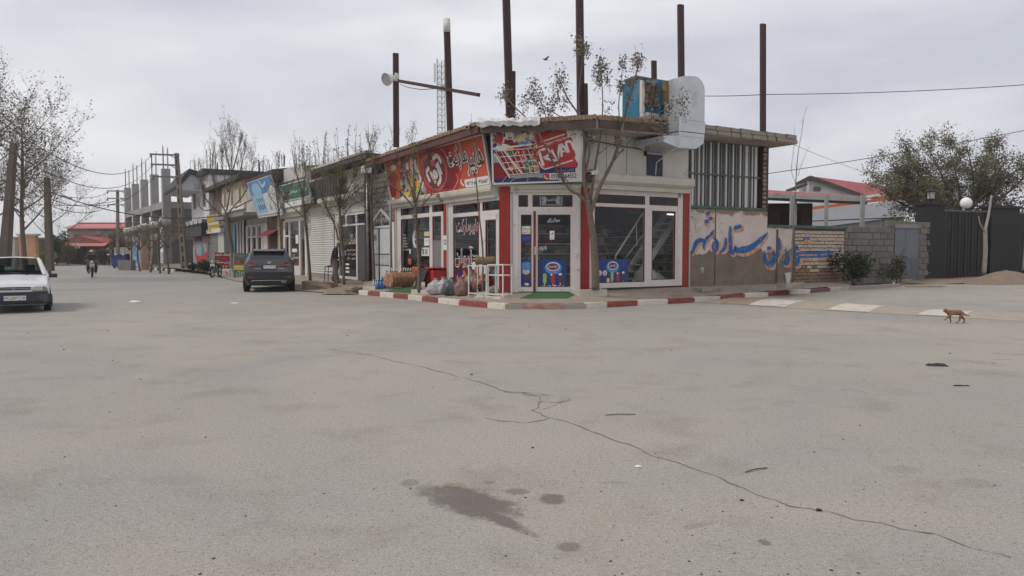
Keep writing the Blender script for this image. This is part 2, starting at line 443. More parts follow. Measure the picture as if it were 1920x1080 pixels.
# ============== ground
def ground_material():
 m = bpy.data.materials.new('dusty_asphalt'); m.use_nodes = True; t = m.node_tree; B = t.nodes['Principled BSDF']
 B.inputs['Roughness'].default_value = .93; B.inputs['Specular IOR Level'].default_value = .25
 ge = t.nodes.new('ShaderNodeNewGeometry'); Nn = t.nodes.new; LK = t.links.new
 def noise(sc, det=6, ro=.6, vec=None, dist=0):
  n = Nn('ShaderNodeTexNoise'); n.inputs['Scale'].default_value = sc; n.inputs['Detail'].default_value = det
  n.inputs['Roughness'].default_value = ro; n.inputs['Distortion'].default_value = dist
  LK(vec or ge.outputs['Position'], n.inputs['Vector']); return n.outputs[0]
 def ramp(v, stops):
  r = Nn('ShaderNodeValToRGB'); el = r.color_ramp.elements
  while len(el) < len(stops): el.new(.5)
  for q, (p, c) in zip(el, stops): q.position = p; q.color = (c if len(c) == 4 else c + (1,))
  LK(v, r.inputs[0]); return r.outputs[0]
 def mix(f, a, b, mode='MIX'):
  x = Nn('ShaderNodeMixRGB'); x.blend_type = mode
  for i, q in enumerate((f, a, b)):
   if isinstance(q, (int, float)): x.inputs[i].default_value = q if i == 0 else (q, q, q, 1)
   elif isinstance(q, tuple): x.inputs[i].default_value = q + (1,)
   else: LK(q, x.inputs[i])
  return x.outputs[0]
 def math_(op, a, b=None):
  x = Nn('ShaderNodeMath'); x.operation = op
  for i, q in enumerate((a, b)):
   if q is None: continue
   if isinstance(q, (int, float)): x.inputs[i].default_value = q
   else: LK(q, x.inputs[i])
  return x.outputs[0]
 base = ramp(noise(.2, 6, .6, dist=.8), [(.36, lin((149, 146, 141))), (.5, lin((158, 152, 144))), (.66, lin((164, 157, 147)))])
 base = mix(ramp(noise(.33, 6, .6), [(.5, (0, 0, 0)), (.72, (.6, .6, .6))]), base, lin((161, 152, 139)))
 base = mix(ramp(noise(.27, 3, .5, dist=.6), [(.6, (0, 0, 0)), (.74, (.4, .4, .4))]), base, lin((148, 151, 139)))
 base = mix(ramp(noise(1.1, 7, .68, dist=.3), [(.32, (.6, .6, .6)), (.48, (0, 0, 0))]), base, lin((140, 131, 122)))
 base = mix(ramp(noise(.9, 8, .72), [(.63, (0, 0, 0)), (.7, (.3, .3, .3))]), base, lin((190, 179, 166)))
 base = mix(.42, base, ramp(noise(120, 2, .5), [(.34, (.2, .19, .18)), (.5, (.5, .5, .5)), (.66, (.74, .73, .71))]), 'OVERLAY')
 base = mix(.26, base, ramp(noise(34, 3, .6), [(.33, (.24, .24, .23)), (.5, (.5, .5, .5)), (.68, (.7, .7, .68))]), 'OVERLAY')
 vo = Nn('ShaderNodeTexVoronoi'); vo.inputs['Scale'].default_value = 13; LK(ge.outputs['Position'], vo.inputs['Vector'])
 vc = Nn('ShaderNodeSeparateColor'); LK(vo.outputs['Color'], vc.inputs[0])
 chip = math_('MULTIPLY', math_('LESS_THAN', vo.outputs['Distance'], .11), math_('GREATER_THAN', vc.outputs[0], .62))
 base = mix(math_('MULTIPLY', chip, .55), base, lin((104, 97, 90)))
 v2 = Nn('ShaderNodeTexVoronoi'); v2.inputs['Scale'].default_value = 34; LK(ge.outputs['Position'], v2.inputs['Vector'])
 s2 = Nn('ShaderNodeSeparateColor'); LK(v2.outputs['Color'], s2.inputs[0])
 base = mix(math_('MULTIPLY', math_('MULTIPLY', math_('LESS_THAN', v2.outputs['Distance'], .2), math_('GREATER_THAN', math_('ADD', s2.outputs[0], math_('MULTIPLY', noise(.5, 4), .5)), 1.02)), .7), base, lin((84, 78, 73)))
 sp = Nn('ShaderNodeSeparateXYZ'); LK(ge.outputs['Position'], sp.inputs[0])
 far = Nn('ShaderNodeMapRange'); far.interpolation_type = 'SMOOTHSTEP'; far.inputs[1].default_value = -4; far.inputs[2].default_value = -16
 LK(math_('ADD', sp.outputs[0], math_('MULTIPLY', noise(.3, 3), 4)), far.inputs[0])
 base = mix(math_('MULTIPLY', far.outputs[0], .6), base, lin((144, 142, 138)))
 st = None
 dn = noise(6.5, 8, .74)
 for (px, py, hx, hy, rot, k) in [(880, 940, 82, 34, 22, .8), (815, 917, 45, 16, 6, .42), (935, 972, 46, 13, 26, .85), (1038, 936, 24, 11, 0, .75), (968, 922, 26, 6, 0, .6), (1066, 1026, 21, 11, 0, .6), (768, 906, 18, 7, 0, .45),
                                      (916, 905, 12, 3, 0, .45), (1432, 1016, 13, 6, 0, .7), (985, 996, 26, 6, 24, .45), (1150, 905, 26, 4, 0, .22), (1310, 985, 30, 7, -12, .25), (1690, 880, 40, 7, 0, .18), (1830, 905, 40, 8, 0, .2), (330, 900, 60, 10, 0, .12), (1850, 700, 60, 8, 0, .12)]:
  c = G(px, py); r1 = (G(px + hx, py) - G(px - hx, py)).length / 2; r2 = (G(px, py + hy) - G(px, py - hy)).length / 2
  mpn = Nn('ShaderNodeMapping'); mpn.vector_type = 'TEXTURE'
  mpn.inputs['Location'].default_value = (c.x, c.y, 0)
  a_, b_ = G(px - 10 * cos(radians(rot)), py - 10 * sin(radians(rot))), G(px + 10 * cos(radians(rot)), py + 10 * sin(radians(rot)))
  mpn.inputs['Rotation'].default_value = (0, 0, atan2(b_.y - a_.y, b_.x - a_.x) if rot else 0)
  if rot: r1 = (b_ - a_).length / 20 * hx; r2 = r2 * .62
  mpn.inputs['Scale'].default_value = (r1, r2, 100)
  LK(ge.outputs['Position'], mpn.inputs['Vector'])
  ln = Nn('ShaderNodeVectorMath'); ln.operation = 'LENGTH'; LK(mpn.outputs[0], ln.inputs[0])
  v = math_('ADD', ln.outputs['Value'], math_('MULTIPLY', math_('SUBTRACT', dn, .5), 2.2))
  mr = Nn('ShaderNodeMapRange'); mr.inputs[1].default_value = 1.14; mr.inputs[2].default_value = .74; mr.inputs[3].default_value = 0; mr.inputs[4].default_value = k
  LK(v, mr.inputs[0])
  st = mr.outputs[0] if st is None else math_('MAXIMUM', st, mr.outputs[0])
 base = mix(math_('MULTIPLY', st, .85), base, lin((82, 71, 65)))
 LK(base, B.inputs['Base Color'])
 bp = Nn('ShaderNodeBump'); bp.inputs['Strength'].default_value = .55; bp.inputs['Distance'].default_value = .012
 hh = math_('ADD', noise(70, 3, .6), math_('MULTIPLY', noise(9, 4), .8))
 LK(hh, bp.inputs['Height']); LK(bp.outputs[0], B.inputs['Normal'])
 rr = Nn('ShaderNodeMapRange'); rr.inputs[3].default_value = .93; rr.inputs[4].default_value = .62; LK(st, rr.inputs[0]); LK(rr.outputs[0], B.inputs['Roughness'])
 return m
def axis(lo, hi, dense_lo, dense_hi, step):
 a = [lo]; v = dense_lo
 while v <= dense_hi: a.append(v); v += step
 q = dense_hi; k = step
 while q < hi: k *= 1.7; q += k; a.append(min(q, hi))
 q = dense_lo; k = step; pre = []
 while q > lo: k *= 1.7; q -= k; pre.append(max(q, lo))
 return sorted(set(a + pre))
xs = axis(-900, 900, -40, 40, 1.0); ys = axis(-60, 1500, 0, 80, 1.0)
b = MB(); nx = len(xs)
b.v = [(x, y, gz(x, y)) for y in ys for x in xs]
for j in range(len(ys) - 1):
 for i in range(nx - 1):
  a = j * nx + i; b.f.append((a, a + 1, a + nx + 1, a + nx)); b.m.append(0); b.s.append(True)
ground = b.build('ground', ground_material(), kind='structure')
M_crack = mk('road_crack', (124, 115, 106), 1, .2, 20)
def crack(pxs, wd, seed, base_w=1.0):
 rg = random.Random(seed); b = MB(); P = [G(*p) for p in pxs]; q = []
 for i in range(len(P) - 1):
  n = max(3, int((P[i + 1] - P[i]).length / .12))
  for j in range(n):
   p = P[i].lerp(P[i + 1], j / n)
   q.append((p.x + rg.uniform(-.02, .02), p.y + rg.uniform(-.03, .03), wd * rg.choice((.25, .5, .6, .9)) * rg.uniform(.5, 1.1)))
 ribbon(b, q, lambda x, y: (x, y, gz(x, y) + .004), 0, 1)
 return b
allc = MB()
for i, (pp, wd) in enumerate([
 ([(608, 654), (690, 665), (730, 675), (800, 690), (850, 704), (900, 716), (945, 735), (1000, 737), (1060, 745)], .03),
 ([(945, 735), (1010, 745), (1012, 757), (1000, 770), (1030, 782), (1070, 795), (1110, 810), (1200, 842), (1225, 855), (1300, 878), (1365, 905), (1440, 935), (1482, 948), (1530, 955), (1600, 972), (1690, 990), (1760, 1004), (1850, 1035), (1920, 1058)], .022),
 ([(910, 783), (950, 790), (985, 793), (1015, 789), (1032, 781)], .03),
 ([(1012, 757), (1035, 750), (1068, 746), (1070, 750), (1045, 756), (1035, 764), (1010, 770)], .016),
 ([(1222, 852), (1240, 848), (1258, 847)], .012),
 ([(610, 655), (660, 652), (720, 652)], .02), ([(1035, 750), (1020, 742), (960, 736)], .02),
 ([(1580, 730), (1605, 733), (1632, 738)], .03), ([(1860, 663), (1900, 665), (1925, 664)], .04), ([(1860, 674), (1925, 675)], .05)]):
 c = crack(pp, wd, 40 + i); allc.raw(c.v, c.f)
allc.build('road_cracks', M_crack, kind='structure')
fl = MB(); rg = random.Random(5)
for (px, py, s_) in [(1040, 752, .1)]:
 c = G(px, py); n = 9
 ring_ = [(c.x + s_ * 1.6 * cos(2 * pi * i / n) * rg.uniform(.7, 1.1), c.y + s_ * sin(2 * pi * i / n) * rg.uniform(.7, 1.1)) for i in range(n)]
 fl.prism(ring_, gz(c.x, c.y) - .01, gz(c.x, c.y) + .008, 0, 'z')
fl.build('asphalt_flakes', mk('asphalt_flake', (156, 147, 138), .95, .2, 10, .5, 60), kind='structure')
gr = MB(); rg = random.Random(11)
import mathutils.noise as mno
for i in range(1100):
 px = rg.uniform(-60, 1980); py = 600 + 520 * rg.random() ** 1.15
 if mno.noise(Vector((G(px, py).x * .5, G(px, py).y * .5, 3))) < rg.uniform(-.35, .5): continue
 c = G(px, py); s_ = rg.choice((.3, .5, .5, 1)) * rg.uniform(.004, .010) * (1 + max(0, (c.y - 5)) * .11)
 n0 = len(gr.v); a = rg.uniform(0, pi)
 gr.raw([(c.x + s_ * 1.5 * cos(a + k * 2 * pi / 4) * rg.uniform(.6, 1.2), c.y + s_ * sin(a + k * 2 * pi / 4) * 1.3, c.z) for k in range(4)] + [(c.x, c.y, c.z + s_ * .8)],
           [(0, 1, 4), (1, 2, 4), (2, 3, 4), (3, 0, 4)], 0 if rg.random() < .85 else 1)
tag(gr.build('grit', [mk('dark_grit', (82, 74, 66), 1, .2, 30), mk('pale_grit', (172, 162, 150), 1, .2, 30)], kind='stuff'), 'loose grit scattered over the dusty asphalt', 'grit')
A0 = G(1335, 569); B0 = G(1840, 598); Cc = G(2300, 622)
hd = (B0 - A0).normalized(); hn = Vector((-hd.y, hd.x, 0))
M_hump = mk('speed_hump_asphalt', (160, 149, 135), .95, .12, 2.5, .4, 50)
hp = MB(); nseg = 26; L = (Cc - A0).length + 1; W = 2.3
for i in range(nseg):
 for j in range(6):
  def P(u, v):
   p = A0 + hd * (u / nseg * L - .2) + hn * (v / 6 * W); h = .055 * sin(pi * min(1, max(0, v / 6))) ** .7
   return (p.x, p.y, gz(p.x, p.y) + h + .003)
  hp.face([P(i, j), P(i + 1, j), P(i + 1, j + 1), P(i, j + 1)], 0, True)
hump = hp.build('speed_hump', M_hump, kind='structure')
M_roadwhite = mk('worn_road_paint', (196, 188, 176), .9, .1, 3, .2, 60, dirt=(150, 138, 124), dirt_amt=.35, dscale=2.2)
M_roadtan = mk('faded_orange_road_paint', (158, 132, 112), .95, .14, 3, dirt=(146, 134, 120), dirt_amt=.5, dscale=2)
def u_of(px, py):
 p = G(px, py); return (p - A0).dot(hd), (p - A0).dot(hn)
def hump_mark(q, m, nm):
 mbk = MB(); uv = [u_of(*p) for p in q]
 for i in range(8):
  for j in range(6):
   def P(a, c):
    u = (uv[0][0] * (1 - a) + uv[1][0] * a) * (1 - c) + (uv[3][0] * (1 - a) + uv[2][0] * a) * c
    v = W * (.03 + .94 * c)
    p = A0 + hd * u + hn * v; h = .055 * sin(pi * v / W) ** .7
    return (p.x, p.y, gz(p.x, p.y) + h + .008)
   mbk.face([P(i / 8, j / 6), P((i + 1) / 8, j / 6), P((i + 1) / 8, (j + 1) / 6), P(i / 8, (j + 1) / 6)], 0, True)
 return mbk.build(nm, m, hump)
hump_mark([(1345, 570), (1394, 574), (1440, 562), (1400, 560)], M_roadtan, 'painted_block')
for q in ([(1394, 574), (1462, 578), (1510, 566), (1440, 562)], [(1545, 583), (1625, 587), (1665, 574), (1588, 570)], [(1716, 592), (1800, 597), (1838, 583), (1765, 579)]):
 hump_mark(q, M_roadwhite, 'painted_block')
hc = MB(); q = []
rg = random.Random(8)
for i in range(60):
 p = A0 + hd * (i / 60 * (B0 - A0).length * 1.02) - hn * (.03 + rg.uniform(-.02, .02)); q.append((p.x, p.y, rg.uniform(.03, .09) * (1.3 if i < 20 else .8)))
ribbon(hc, q, lambda x, y: (x, y, gz(x, y) + .005), 0, 1)
hc.build('hump_joint', M_crack, hump)
# ============== kerb and pavement of the corner
KERB_H = .16
kp = [(672, 552), (760, 561), (845, 571), (905, 577), (945, 580), (1000, 580), (1060, 580), (1100, 579), (1200, 573), (1303, 567), (1400, 558.5), (1520, 549.5), (1600, 543.5), (1690, 538)]
KP = [G(*p) for p in kp]
def kerb_at(px):
 for i in range(len(kp) - 1):
  if kp[i][0] <= px <= kp[i + 1][0]:
   t = (px - kp[i][0]) / (kp[i + 1][0] - kp[i][0])
   p = KP[i].lerp(KP[i + 1], t); d = (KP[i + 1] - KP[i]); d.z = 0
   return p, d.normalized()
M_kw = mk('kerb_white', (205, 197, 185), .85, .08, 4, .3, 40, dirt=(150, 136, 120), dirt_amt=.25, dscale=5, rnd=.05)
M_kr = mk('kerb_red', (134, 70, 66), .85, .14, 4, .3, 40, dirt=(150, 116, 104), dirt_amt=.22, dscale=4, rnd=.08)
M_kd = mk('kerb_bare_concrete', (158, 148, 136), .95, .14, 4, .4, 40, dirt=(120, 108, 96), dirt_amt=.3, dscale=4, rnd=.06)
M_kdr = mk('kerb_dull_red', (112, 84, 80), .95, .16, 4, .4, 40, dirt=(118, 108, 98), dirt_amt=.35, dscale=4)
seqk = [(672, 691, 'w'), (691, 714, 'r'), (714, 726, 'w'), (726, 739, 'w'), (739, 752, 'r'), (752, 765, 'r'), (765, 779, 'w'), (779, 793, 'w'), (793, 823, 'r'), (823, 841, 'w'), (841, 861, 'w'), (861, 887, 'r'), (887, 914, 'r'),
  (914, 947, 'w'), (947, 983, 'c'), (983, 1060, 'x'), (1060, 1100, 'c'), (1100, 1138, 'w'), (1138, 1196, 'r'), (1196, 1252, 'w'), (1252, 1303, 'r'), (1303, 1350, 'w'), (1350, 1397, 'r'), (1397, 1440, 'w'),
  (1440, 1480, 'r'), (1480, 1520, 'w'), (1520, 1556, 'd'), (1556, 1592, 'k'), (1592, 1625, 'c'), (1625, 1655, 'c'), (1655, 1690, 'c')]
M_kx = mk('kerb_rubbed_red', (150, 112, 100), .95, .18, 5, .4, 40, dirt=(176, 164, 148), dirt_amt=.5, dscale=4)
KM = {'w': M_kw, 'r': M_kr, 'c': M_kd, 'x': M_kx, 'd': M_kdr, 'k': mk('kerb_cream', (186, 176, 158), .95, .1, 4, .3, 40, dirt=(140, 128, 112), dirt_amt=.3)}
kmesh = {k: chip_unit('kerb_stone', m, 3) for k, m in KM.items()}
def facade_pt(px):
 if px <= 958: x = FL.x(px, 0); return FL.w(x, 0, .33)
 if px <= 1092: x = FC.x(px, 0); return FC.w(x, 0, .35)
 return FR.w(FR.x(px, 0), 0, .38 + .04 * sm(1100, 1300, px))
M_pave = mk('pavement_concrete', (150, 138, 124), .95, .14, 1.6, .4, 40, dirt=(122, 108, 94), dirt_amt=.25)
pv = MB(); cols = [672 + (1600 - 672) * i / 70 for i in range(71)]
def pave_col(px):
 k, d = kerb_at(px); inn = Vector((-d.y, d.x, 0))
 a = k + inn * .14; a = Vector((a.x, a.y, gz(k.x, k.y) + KERB_H - .012))
 fpx = px
 f = facade_pt(px + (12 if px < 945 else 0)); f = f + (f - a).normalized() * .25
 return [a.lerp(f, t) for t in (0, .25, .5, .75, 1)]
cc = [pave_col(p) for p in cols]
for i in range(len(cc) - 1):
 for j in range(4): pv.face([cc[i][j], cc[i + 1][j], cc[i + 1][j + 1], cc[i][j + 1]], 0, True)
pavement = pv.build('pavement', M_pave, kind='structure')
for (p0, p1, k) in seqk:
 a, d = kerb_at(p0 + .3); c, d2 = kerb_at(p1 - .3)
 inn = Vector((-d.y, d.x, 0)); m = (a + c) / 2; L = (c - a).length
 ang = atan2(c.y - a.y, c.x - a.x); inn = Vector((-sin(ang), cos(ang), 0))
 h = KERB_H + (.0 if k not in 'cxdk' else -.02)
 zb = min(gz(a.x, a.y), gz(c.x, c.y))
 piece('kerb_stone', kmesh[k], pavement, m + inn * .075 + Vector((0, 0, zb - m.z + h / 2 - .03 + .0)), (L * .985, .16, h + .06), ang)
lp = MB(); cols = [G(672, 551), G(600, 549), G(560, 546), G(440, 527), G(380, 514), G(330, 509), G(250, 504)]
for i in range(len(cols) - 1):
 for j in range(4):
  def Q(c, t):
   l = FL.loc(c); zz = max(c.z + .03, .02); yy = l.y * (1 - t) + .4 * t
   p = FL.w(l.x, yy, 0); p.z = zz * (1 - t) + .27 * t if i < 99 else 0
   return p
  lp.face([Q(cols[i], j / 4), Q(cols[i], (j + 1) / 4), Q(cols[i + 1], (j + 1) / 4), Q(cols[i + 1], j / 4)], 0, True)
lp.build('side_pavement', M_pave, kind='structure')
def rubble(name, px, py, sx, sy, sz, mat, label, cat, seed, rz=0, group=None):
 rg = random.Random(seed); b = MB(); bm = bmesh.new(); bmesh.ops.create_cube(bm, size=1)
 bmesh.ops.subdivide_edges(bm, edges=bm.edges[:], cuts=2, use_grid_fill=True)
 for v in bm.verts:
  q = v.co.normalized() * .5; v.co = v.co.lerp(q * 1.1, .35) + Vector((rg.uniform(-1, 1), rg.uniform(-1, 1), rg.uniform(-1, 1))) * .07
  v.co = Vector((v.co.x * sx, v.co.y * sy, v.co.z * sz))
 me = bpy.data.meshes.new(name); bm.to_mesh(me); bm.free(); me.materials.append(mat)
 o = bpy.data.objects.new(name, me); COL.objects.link(o); p = G(px, py); o.location = (p.x, p.y, p.z + sz * .38); o.rotation_euler = (0, 0, rz)
 return tag(o, label, cat, group)
M_rub = mk('broken_concrete', (138, 124, 110), 1, .2, 5, .7, 30, dirt=(104, 92, 80), dirt_amt=.2)
rubble('concrete_chunk', 602, 545, 1.55, .6, .42, M_rub, 'long broken chunk of concrete lying by the dark SUV', 'rubble', 1, -.5)
rubble('concrete_chunk', 583, 537, .75, .5, .3, M_rub, 'smaller concrete lump between the SUV and the long chunk', 'rubble', 2, .2)
rubble('concrete_chunk', 663, 551, .55, .5, .3, M_rub, 'jagged dark stone at the broken end of the painted kerb', 'rubble', 3, .8)
ap = MB(); q0 = [G(602, 553), G(640, 553), G(668, 553)]; q1 = [G(612, 543), G(645, 541), G(676, 541)]
rg = random.Random(4)
n = 8; ZA = []
for i in range(n + 1):
 row = []
 for j in range(n + 1):
  p = (q0[0].lerp(q0[2], i / n)).lerp(q1[0].lerp(q1[2], i / n) + Vector((0, 2.2, 0)), j / n)
  row.append((p.x, p.y, gz(p.x, p.y) + .01 + .27 * (j / n) ** .8 + rg.uniform(0, .04)))
 ZA.append(row)
for i in range(n):
 for j in range(n): ap.face([ZA[i][j], ZA[i + 1][j], ZA[i + 1][j + 1], ZA[i][j + 1]], 0)
ap.build('broken_apron', M_rub, kind='structure')
# ============== corner supermarket
def xf(mb, fr):
 mb.v = [tuple(fr.w(*p)) for p in mb.v]; return mb
def bf(mb, fr, name, mats, parent, **k): return xf(mb, fr).build(name, mats, parent, **k)
M_panelw = mk('white_wall_panel', (196, 192, 186), .6, .05, 2, dirt=(150, 140, 128), dirt_amt=.15, dscale=1.5)
M_shut = mk('cream_shutter_metal', (190, 186, 174), .5, .05, 3, dirt=(150, 140, 122), dirt_amt=.15, dscale=2)
M_redline = mk('red_gasket', (112, 36, 38), .6, .1)
M_tan = mk('painted_cement', (176, 168, 156), .9, .1, 2, .2, 30, dirt=(130, 120, 106), dirt_amt=.2)
M_soff = mk('soffit_plaster', (164, 154, 144), .9, .1, 1.5, dirt=(116, 104, 92), dirt_amt=.2)
M_slabedge = mk('weathered_slab_edge', (150, 140, 128), .95, .22, 3, .6, 25, dirt=(92, 82, 74), dirt_amt=.4, dscale=3)
M_brick_r = mk('roof_edge_brick', (146, 122, 100), .95, .25, 8, .5, 40, dirt=(104, 88, 76), dirt_amt=.3, dscale=5)
M_ibeam = mk('red_oxide_beam', (92, 58, 50), .7, .2, 3, .2, 30, dirt=(70, 50, 44), dirt_amt=.2)
M_floor = mk('shop_floor', (178, 174, 168), .4, .08, 2)
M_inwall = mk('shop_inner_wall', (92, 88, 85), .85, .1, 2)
M_paper = mk('paper', (208, 206, 200), .8, .03)
M_blue = mk('poster_blue', (28, 56, 120), .4, .25, 5)
M_blue2 = mk('poster_light_blue', (84, 138, 190), .4, .15, 6)
M_pink = mk('print_pink', (206, 120, 130), .5)
M_pgreen = mk('print_green', (150, 172, 96), .5)
M_dgreen = mk('print_dark_green', (62, 104, 84), .5)
M_pred = mk('print_red', (178, 50, 50), .5, .06)
M_porange = mk('print_orange', (196, 104, 62), .5, .08)
M_pyel = mk('print_yellow', (212, 186, 62), .5)
M_pbrown = mk('print_brown', (92, 58, 40), .5)
M_pwhite = mk('print_white', (218, 216, 212), .5, .02)
M_pblack = mk('print_black', (28, 27, 30), .5, .05)
M_pgrey = mk('print_grey', (150, 150, 154), .5, .05)
M_pdkred = mk('print_dark_red', (128, 26, 34), .5, .1)
M_pnavy = mk('print_navy', (44, 46, 86), .5, .1)
M_pteal = mk('print_teal', (58, 124, 140), .5, .1)
M_pcream = mk('print_cream', (206, 186, 150), .5, .1)
PRINT = [M_pwhite, M_pred, M_porange, M_pyel, M_pgreen, M_dgreen, M_blue, M_blue2, M_pbrown, M_pblack, M_pgrey, M_pink, M_pdkred, M_pnavy, M_pteal, M_pcream, mk('print_pale_blue', (150, 190, 214), .5, .12, 3), mk('print_orange_red', (192, 82, 60), .5, .1)]
W_, R_, O_, Y_, LG, DG, BL, LB, BR_, BK, GY, PK, DR, NV, TE, CR, PB, OR = range(18)
ZL, ZC, ZR = .33, .36, .47
XLE = FL.x(741)
shop = thing('corner_shop', 'white and red corner supermarket with wide glass shopfronts under big red signs', 'shop', tuple(FC.w(1.2, 0, .3)))
# --- pillars
def pillar(fr, x0, x1, y0, y1, z0, z1, nm='pillar', m=M_red, par=shop):
 b = MB(); b.box(x0, x1, y0, y1, z0, z1); return bf(b, fr, nm, m, par)
pillar(FC, -.02, .29, -.03, .3, .2, 3.5)
pillar(FC, 2.40, 2.66, -.03, .3, .2, 3.5)
xm0, xm1 = FL.x(833.5), FL.x(840)
pillar(FL, xm0, xm1, -.03, .2, .2, 3.4)
pillar(FL, XLE, FL.x(743.5), -.03, .2, .2, 3.3)
xr0, xr1 = FR.x(1278.5), FR.x(1289.5)
pillar(FR, xr0, xr1, -.03, .25, .25, 3.62); pillar(FR, xr1, xr1 + 3.6, .3, .34, .3, 3.5, 'inner_wall', M_inwall)
def front(name, fr, par, bars, panes, y=0.0, doors=(), gask=True, extra=None, pane_name='pane', tint=None):
 """bars and panes are (x0, x1, z0, z1)"""
 b = MB()
 for q in bars: b.box(q[0], q[1], y - .045 - (.004 if len(q) > 4 else 0), y + .05, q[2], q[3])
 o = bf(b, fr, name, M_pvc, par)
 for q in panes:
  g = MB(); g.box(q[0] - .01, q[1] + .01, y, y + .008, q[2] - .01, q[3] + .01); bf(g, fr, pane_name, tint or M_glass, o)
  if gask:
   r = MB(); t = .016
   r.box(q[0], q[1], y - .052, y - .012, q[2], q[2] + t); r.box(q[0], q[1], y - .052, y - .012, q[3] - t, q[3])
   r.box(q[0], q[0] + t, y - .051, y - .012, q[2] + t, q[3] - t); r.box(q[1] - t, q[1], y - .051, y - .012, q[2] + t, q[3] - t)
   bf(r, fr, 'gasket', M_redline, o)
 return o
def shutter_box(fr, par, x0, x1, z0, z1, out=.28, ends=True, name='shutter_box'):
 b = MB(); prof = [(0.02, z0), (-out * .55, z0), (-out * .62, z0 + (z1 - z0) * .28), (-out * .8, z0 + (z1 - z0) * .34), (-out, z0 + (z1 - z0) * .5), (-out, z0 + (z1 - z0) * .9), (-out * .9, z1), (.02, z1)]
 b.prism([(p[0], p[1]) for p in prof][::-1], x0, x1, 0, 'x')
 b.box(x0 - .004, x1 + .004, -out - .012, -out + .02, z0 + (z1 - z0) * .62, z0 + (z1 - z0) * .66)
 return bf(b, fr, name, M_shut, par)
# --- left facade, two shopfronts
X = lambda p: FL.x(p)
zt0, zt1 = 2.70, 2.82
zt0l, zt1l = 2.80, 2.94
w1 = front('shopfront_window', FL, shop, [(X(747), X(754), ZL, 3.26), (X(754), X(834), ZL, ZL + .13), (X(754), X(833), 3.2, 3.28), (X(754), X(833), zt0l, zt1l), (X(807.5), X(813), ZL + .13, zt0l), (X(807.5), X(813), zt1l, 3.2), (X(829.5), X(833.4), ZL + .13, zt0l)],
           [(X(754.3), X(807.3), ZL + .14, zt0l - .01), (X(754.3), X(807.3), zt1l + .01, 3.19), (X(813.3), X(829), zt1l + .01, 3.19), (X(813.3), X(829.3), 2.0, zt0l - .01)])
b = MB(); b.box(X(813.4), X(829.2), -.01, .03, ZL + .14, 1.98); b.box(X(813.4), X(829.2), -.02, .04, 1.98, 2.0)
bf(b, FL, 'door_panel', mk('grey_door_panel', (122, 118, 118), .6, .06), w1)
w2 = front('shopfront_window', FL, shop, [(X(843), X(852), ZL, 3.2), (X(852), X(937.5), ZL, ZL + .13), (X(852), X(938), 3.1, 3.2), (X(852), X(937.8), zt0, zt1), (X(900.5), X(909), ZL + .13, zt0), (X(902.5), X(907), zt1, 3.1), (X(909), X(935), zt0 - .16, zt0 - .004), (X(932.5), X(937.6), ZL + .13, zt0 - .01), (X(909), X(912.5), ZL + .13, zt0 - .17)],
           [(X(852.5), X(900), ZL + .14, zt0 - .01), (X(852.5), X(902), zt1 + .01, 3.09), (X(907.3), X(937), zt1 + .01, 3.09), (X(913), X(932), ZL + .14, zt0 - .18)])
shutter_box(FL, shop, X(743.8), X(833.3), 3.26, 3.56, .3)
shutter_box(FL, shop, X(840.3), -.06, 3.19, 3.56, .3)
M_rail = mk('shutter_rail', (172, 168, 162), .45, .08, 4, metal=.2)
for p, q in ((743.6, 746.8), (840.2, 842.8)):
 b = MB(); b.box(X(p), X(q), -.06, .05, ZL, 3.25); bf(b, FL, 'shutter_rail', M_rail, shop)
# --- corner face with the door
X = lambda p: FC.x(p)
cz = lambda y: FC.z(1020, y)
b0, b1 = X(975), X(1001)
wc = front('shopfront_window', FC, shop, [(X(961), X(972), ZC, 3.32), (X(1073), X(1087), ZC, 3.32), (X(972), X(1073), 3.25, 3.34), (X(972), X(1073), cz(396), cz(388)), (X(990), X(998), cz(388), 3.25)],
           [(X(972.5), X(989.5), cz(387), 3.24), (X(998.5), X(1072.5), cz(387), 3.24)])
ze = cz(396)
d1 = front('side_leaf', FC, shop, [(X(972.2), X(976.5), ZC + .02, ze), (X(996.5), X(1000), ZC + .02, ze), (X(976.5), X(996.5), ZC + .02, ZC + .16), (X(976.5), X(996.5), ze - .1, ze)],
           [(X(977), X(996), ZC + .17, ze - .11)], y=.012)
d2 = front('glass_door', FC, shop, [(X(1004.5), X(1008), ZC + .02, ze), (X(1069.5), X(1073), ZC + .02, ze), (X(1008), X(1069.5), ZC + .02, ZC + .16), (X(1008), X(1069.5), ze - .1, ze)],
           [(X(1008.5), X(1069), ZC + .17, ze - .11)], y=.012)
b = MB(); b.box(X(1000.2), X(1004.3), -.06, .06, ZC + .02, ze); bf(b, FC, 'door_post', M_redline, shop)
b = MB(); hx = X(1003); b.bar((hx, -.14, cz(462)), (hx, -.14, cz(478)), .03, .03); b.bar((hx, -.14, cz(464)), (hx, -.03, cz(464)), .025, .025); b.bar((hx, -.14, cz(476)), (hx, -.03, cz(476)), .025, .025)
b.bar((hx, -.1, cz(469)), (X(1010), -.1, cz(468)), .03, .02); bf(b, FC, 'handle', M_pvc, d2)
shutter_box(FC, shop, .3, 2.38, 3.32, 3.56, .22)
for q in ((.3, X(960.5)), (X(1087.3), 2.39)):
 b = MB(); b.box(*q, -.07, .05, ZC, 3.31); bf(b, FC, 'shutter_rail', M_rail, shop)
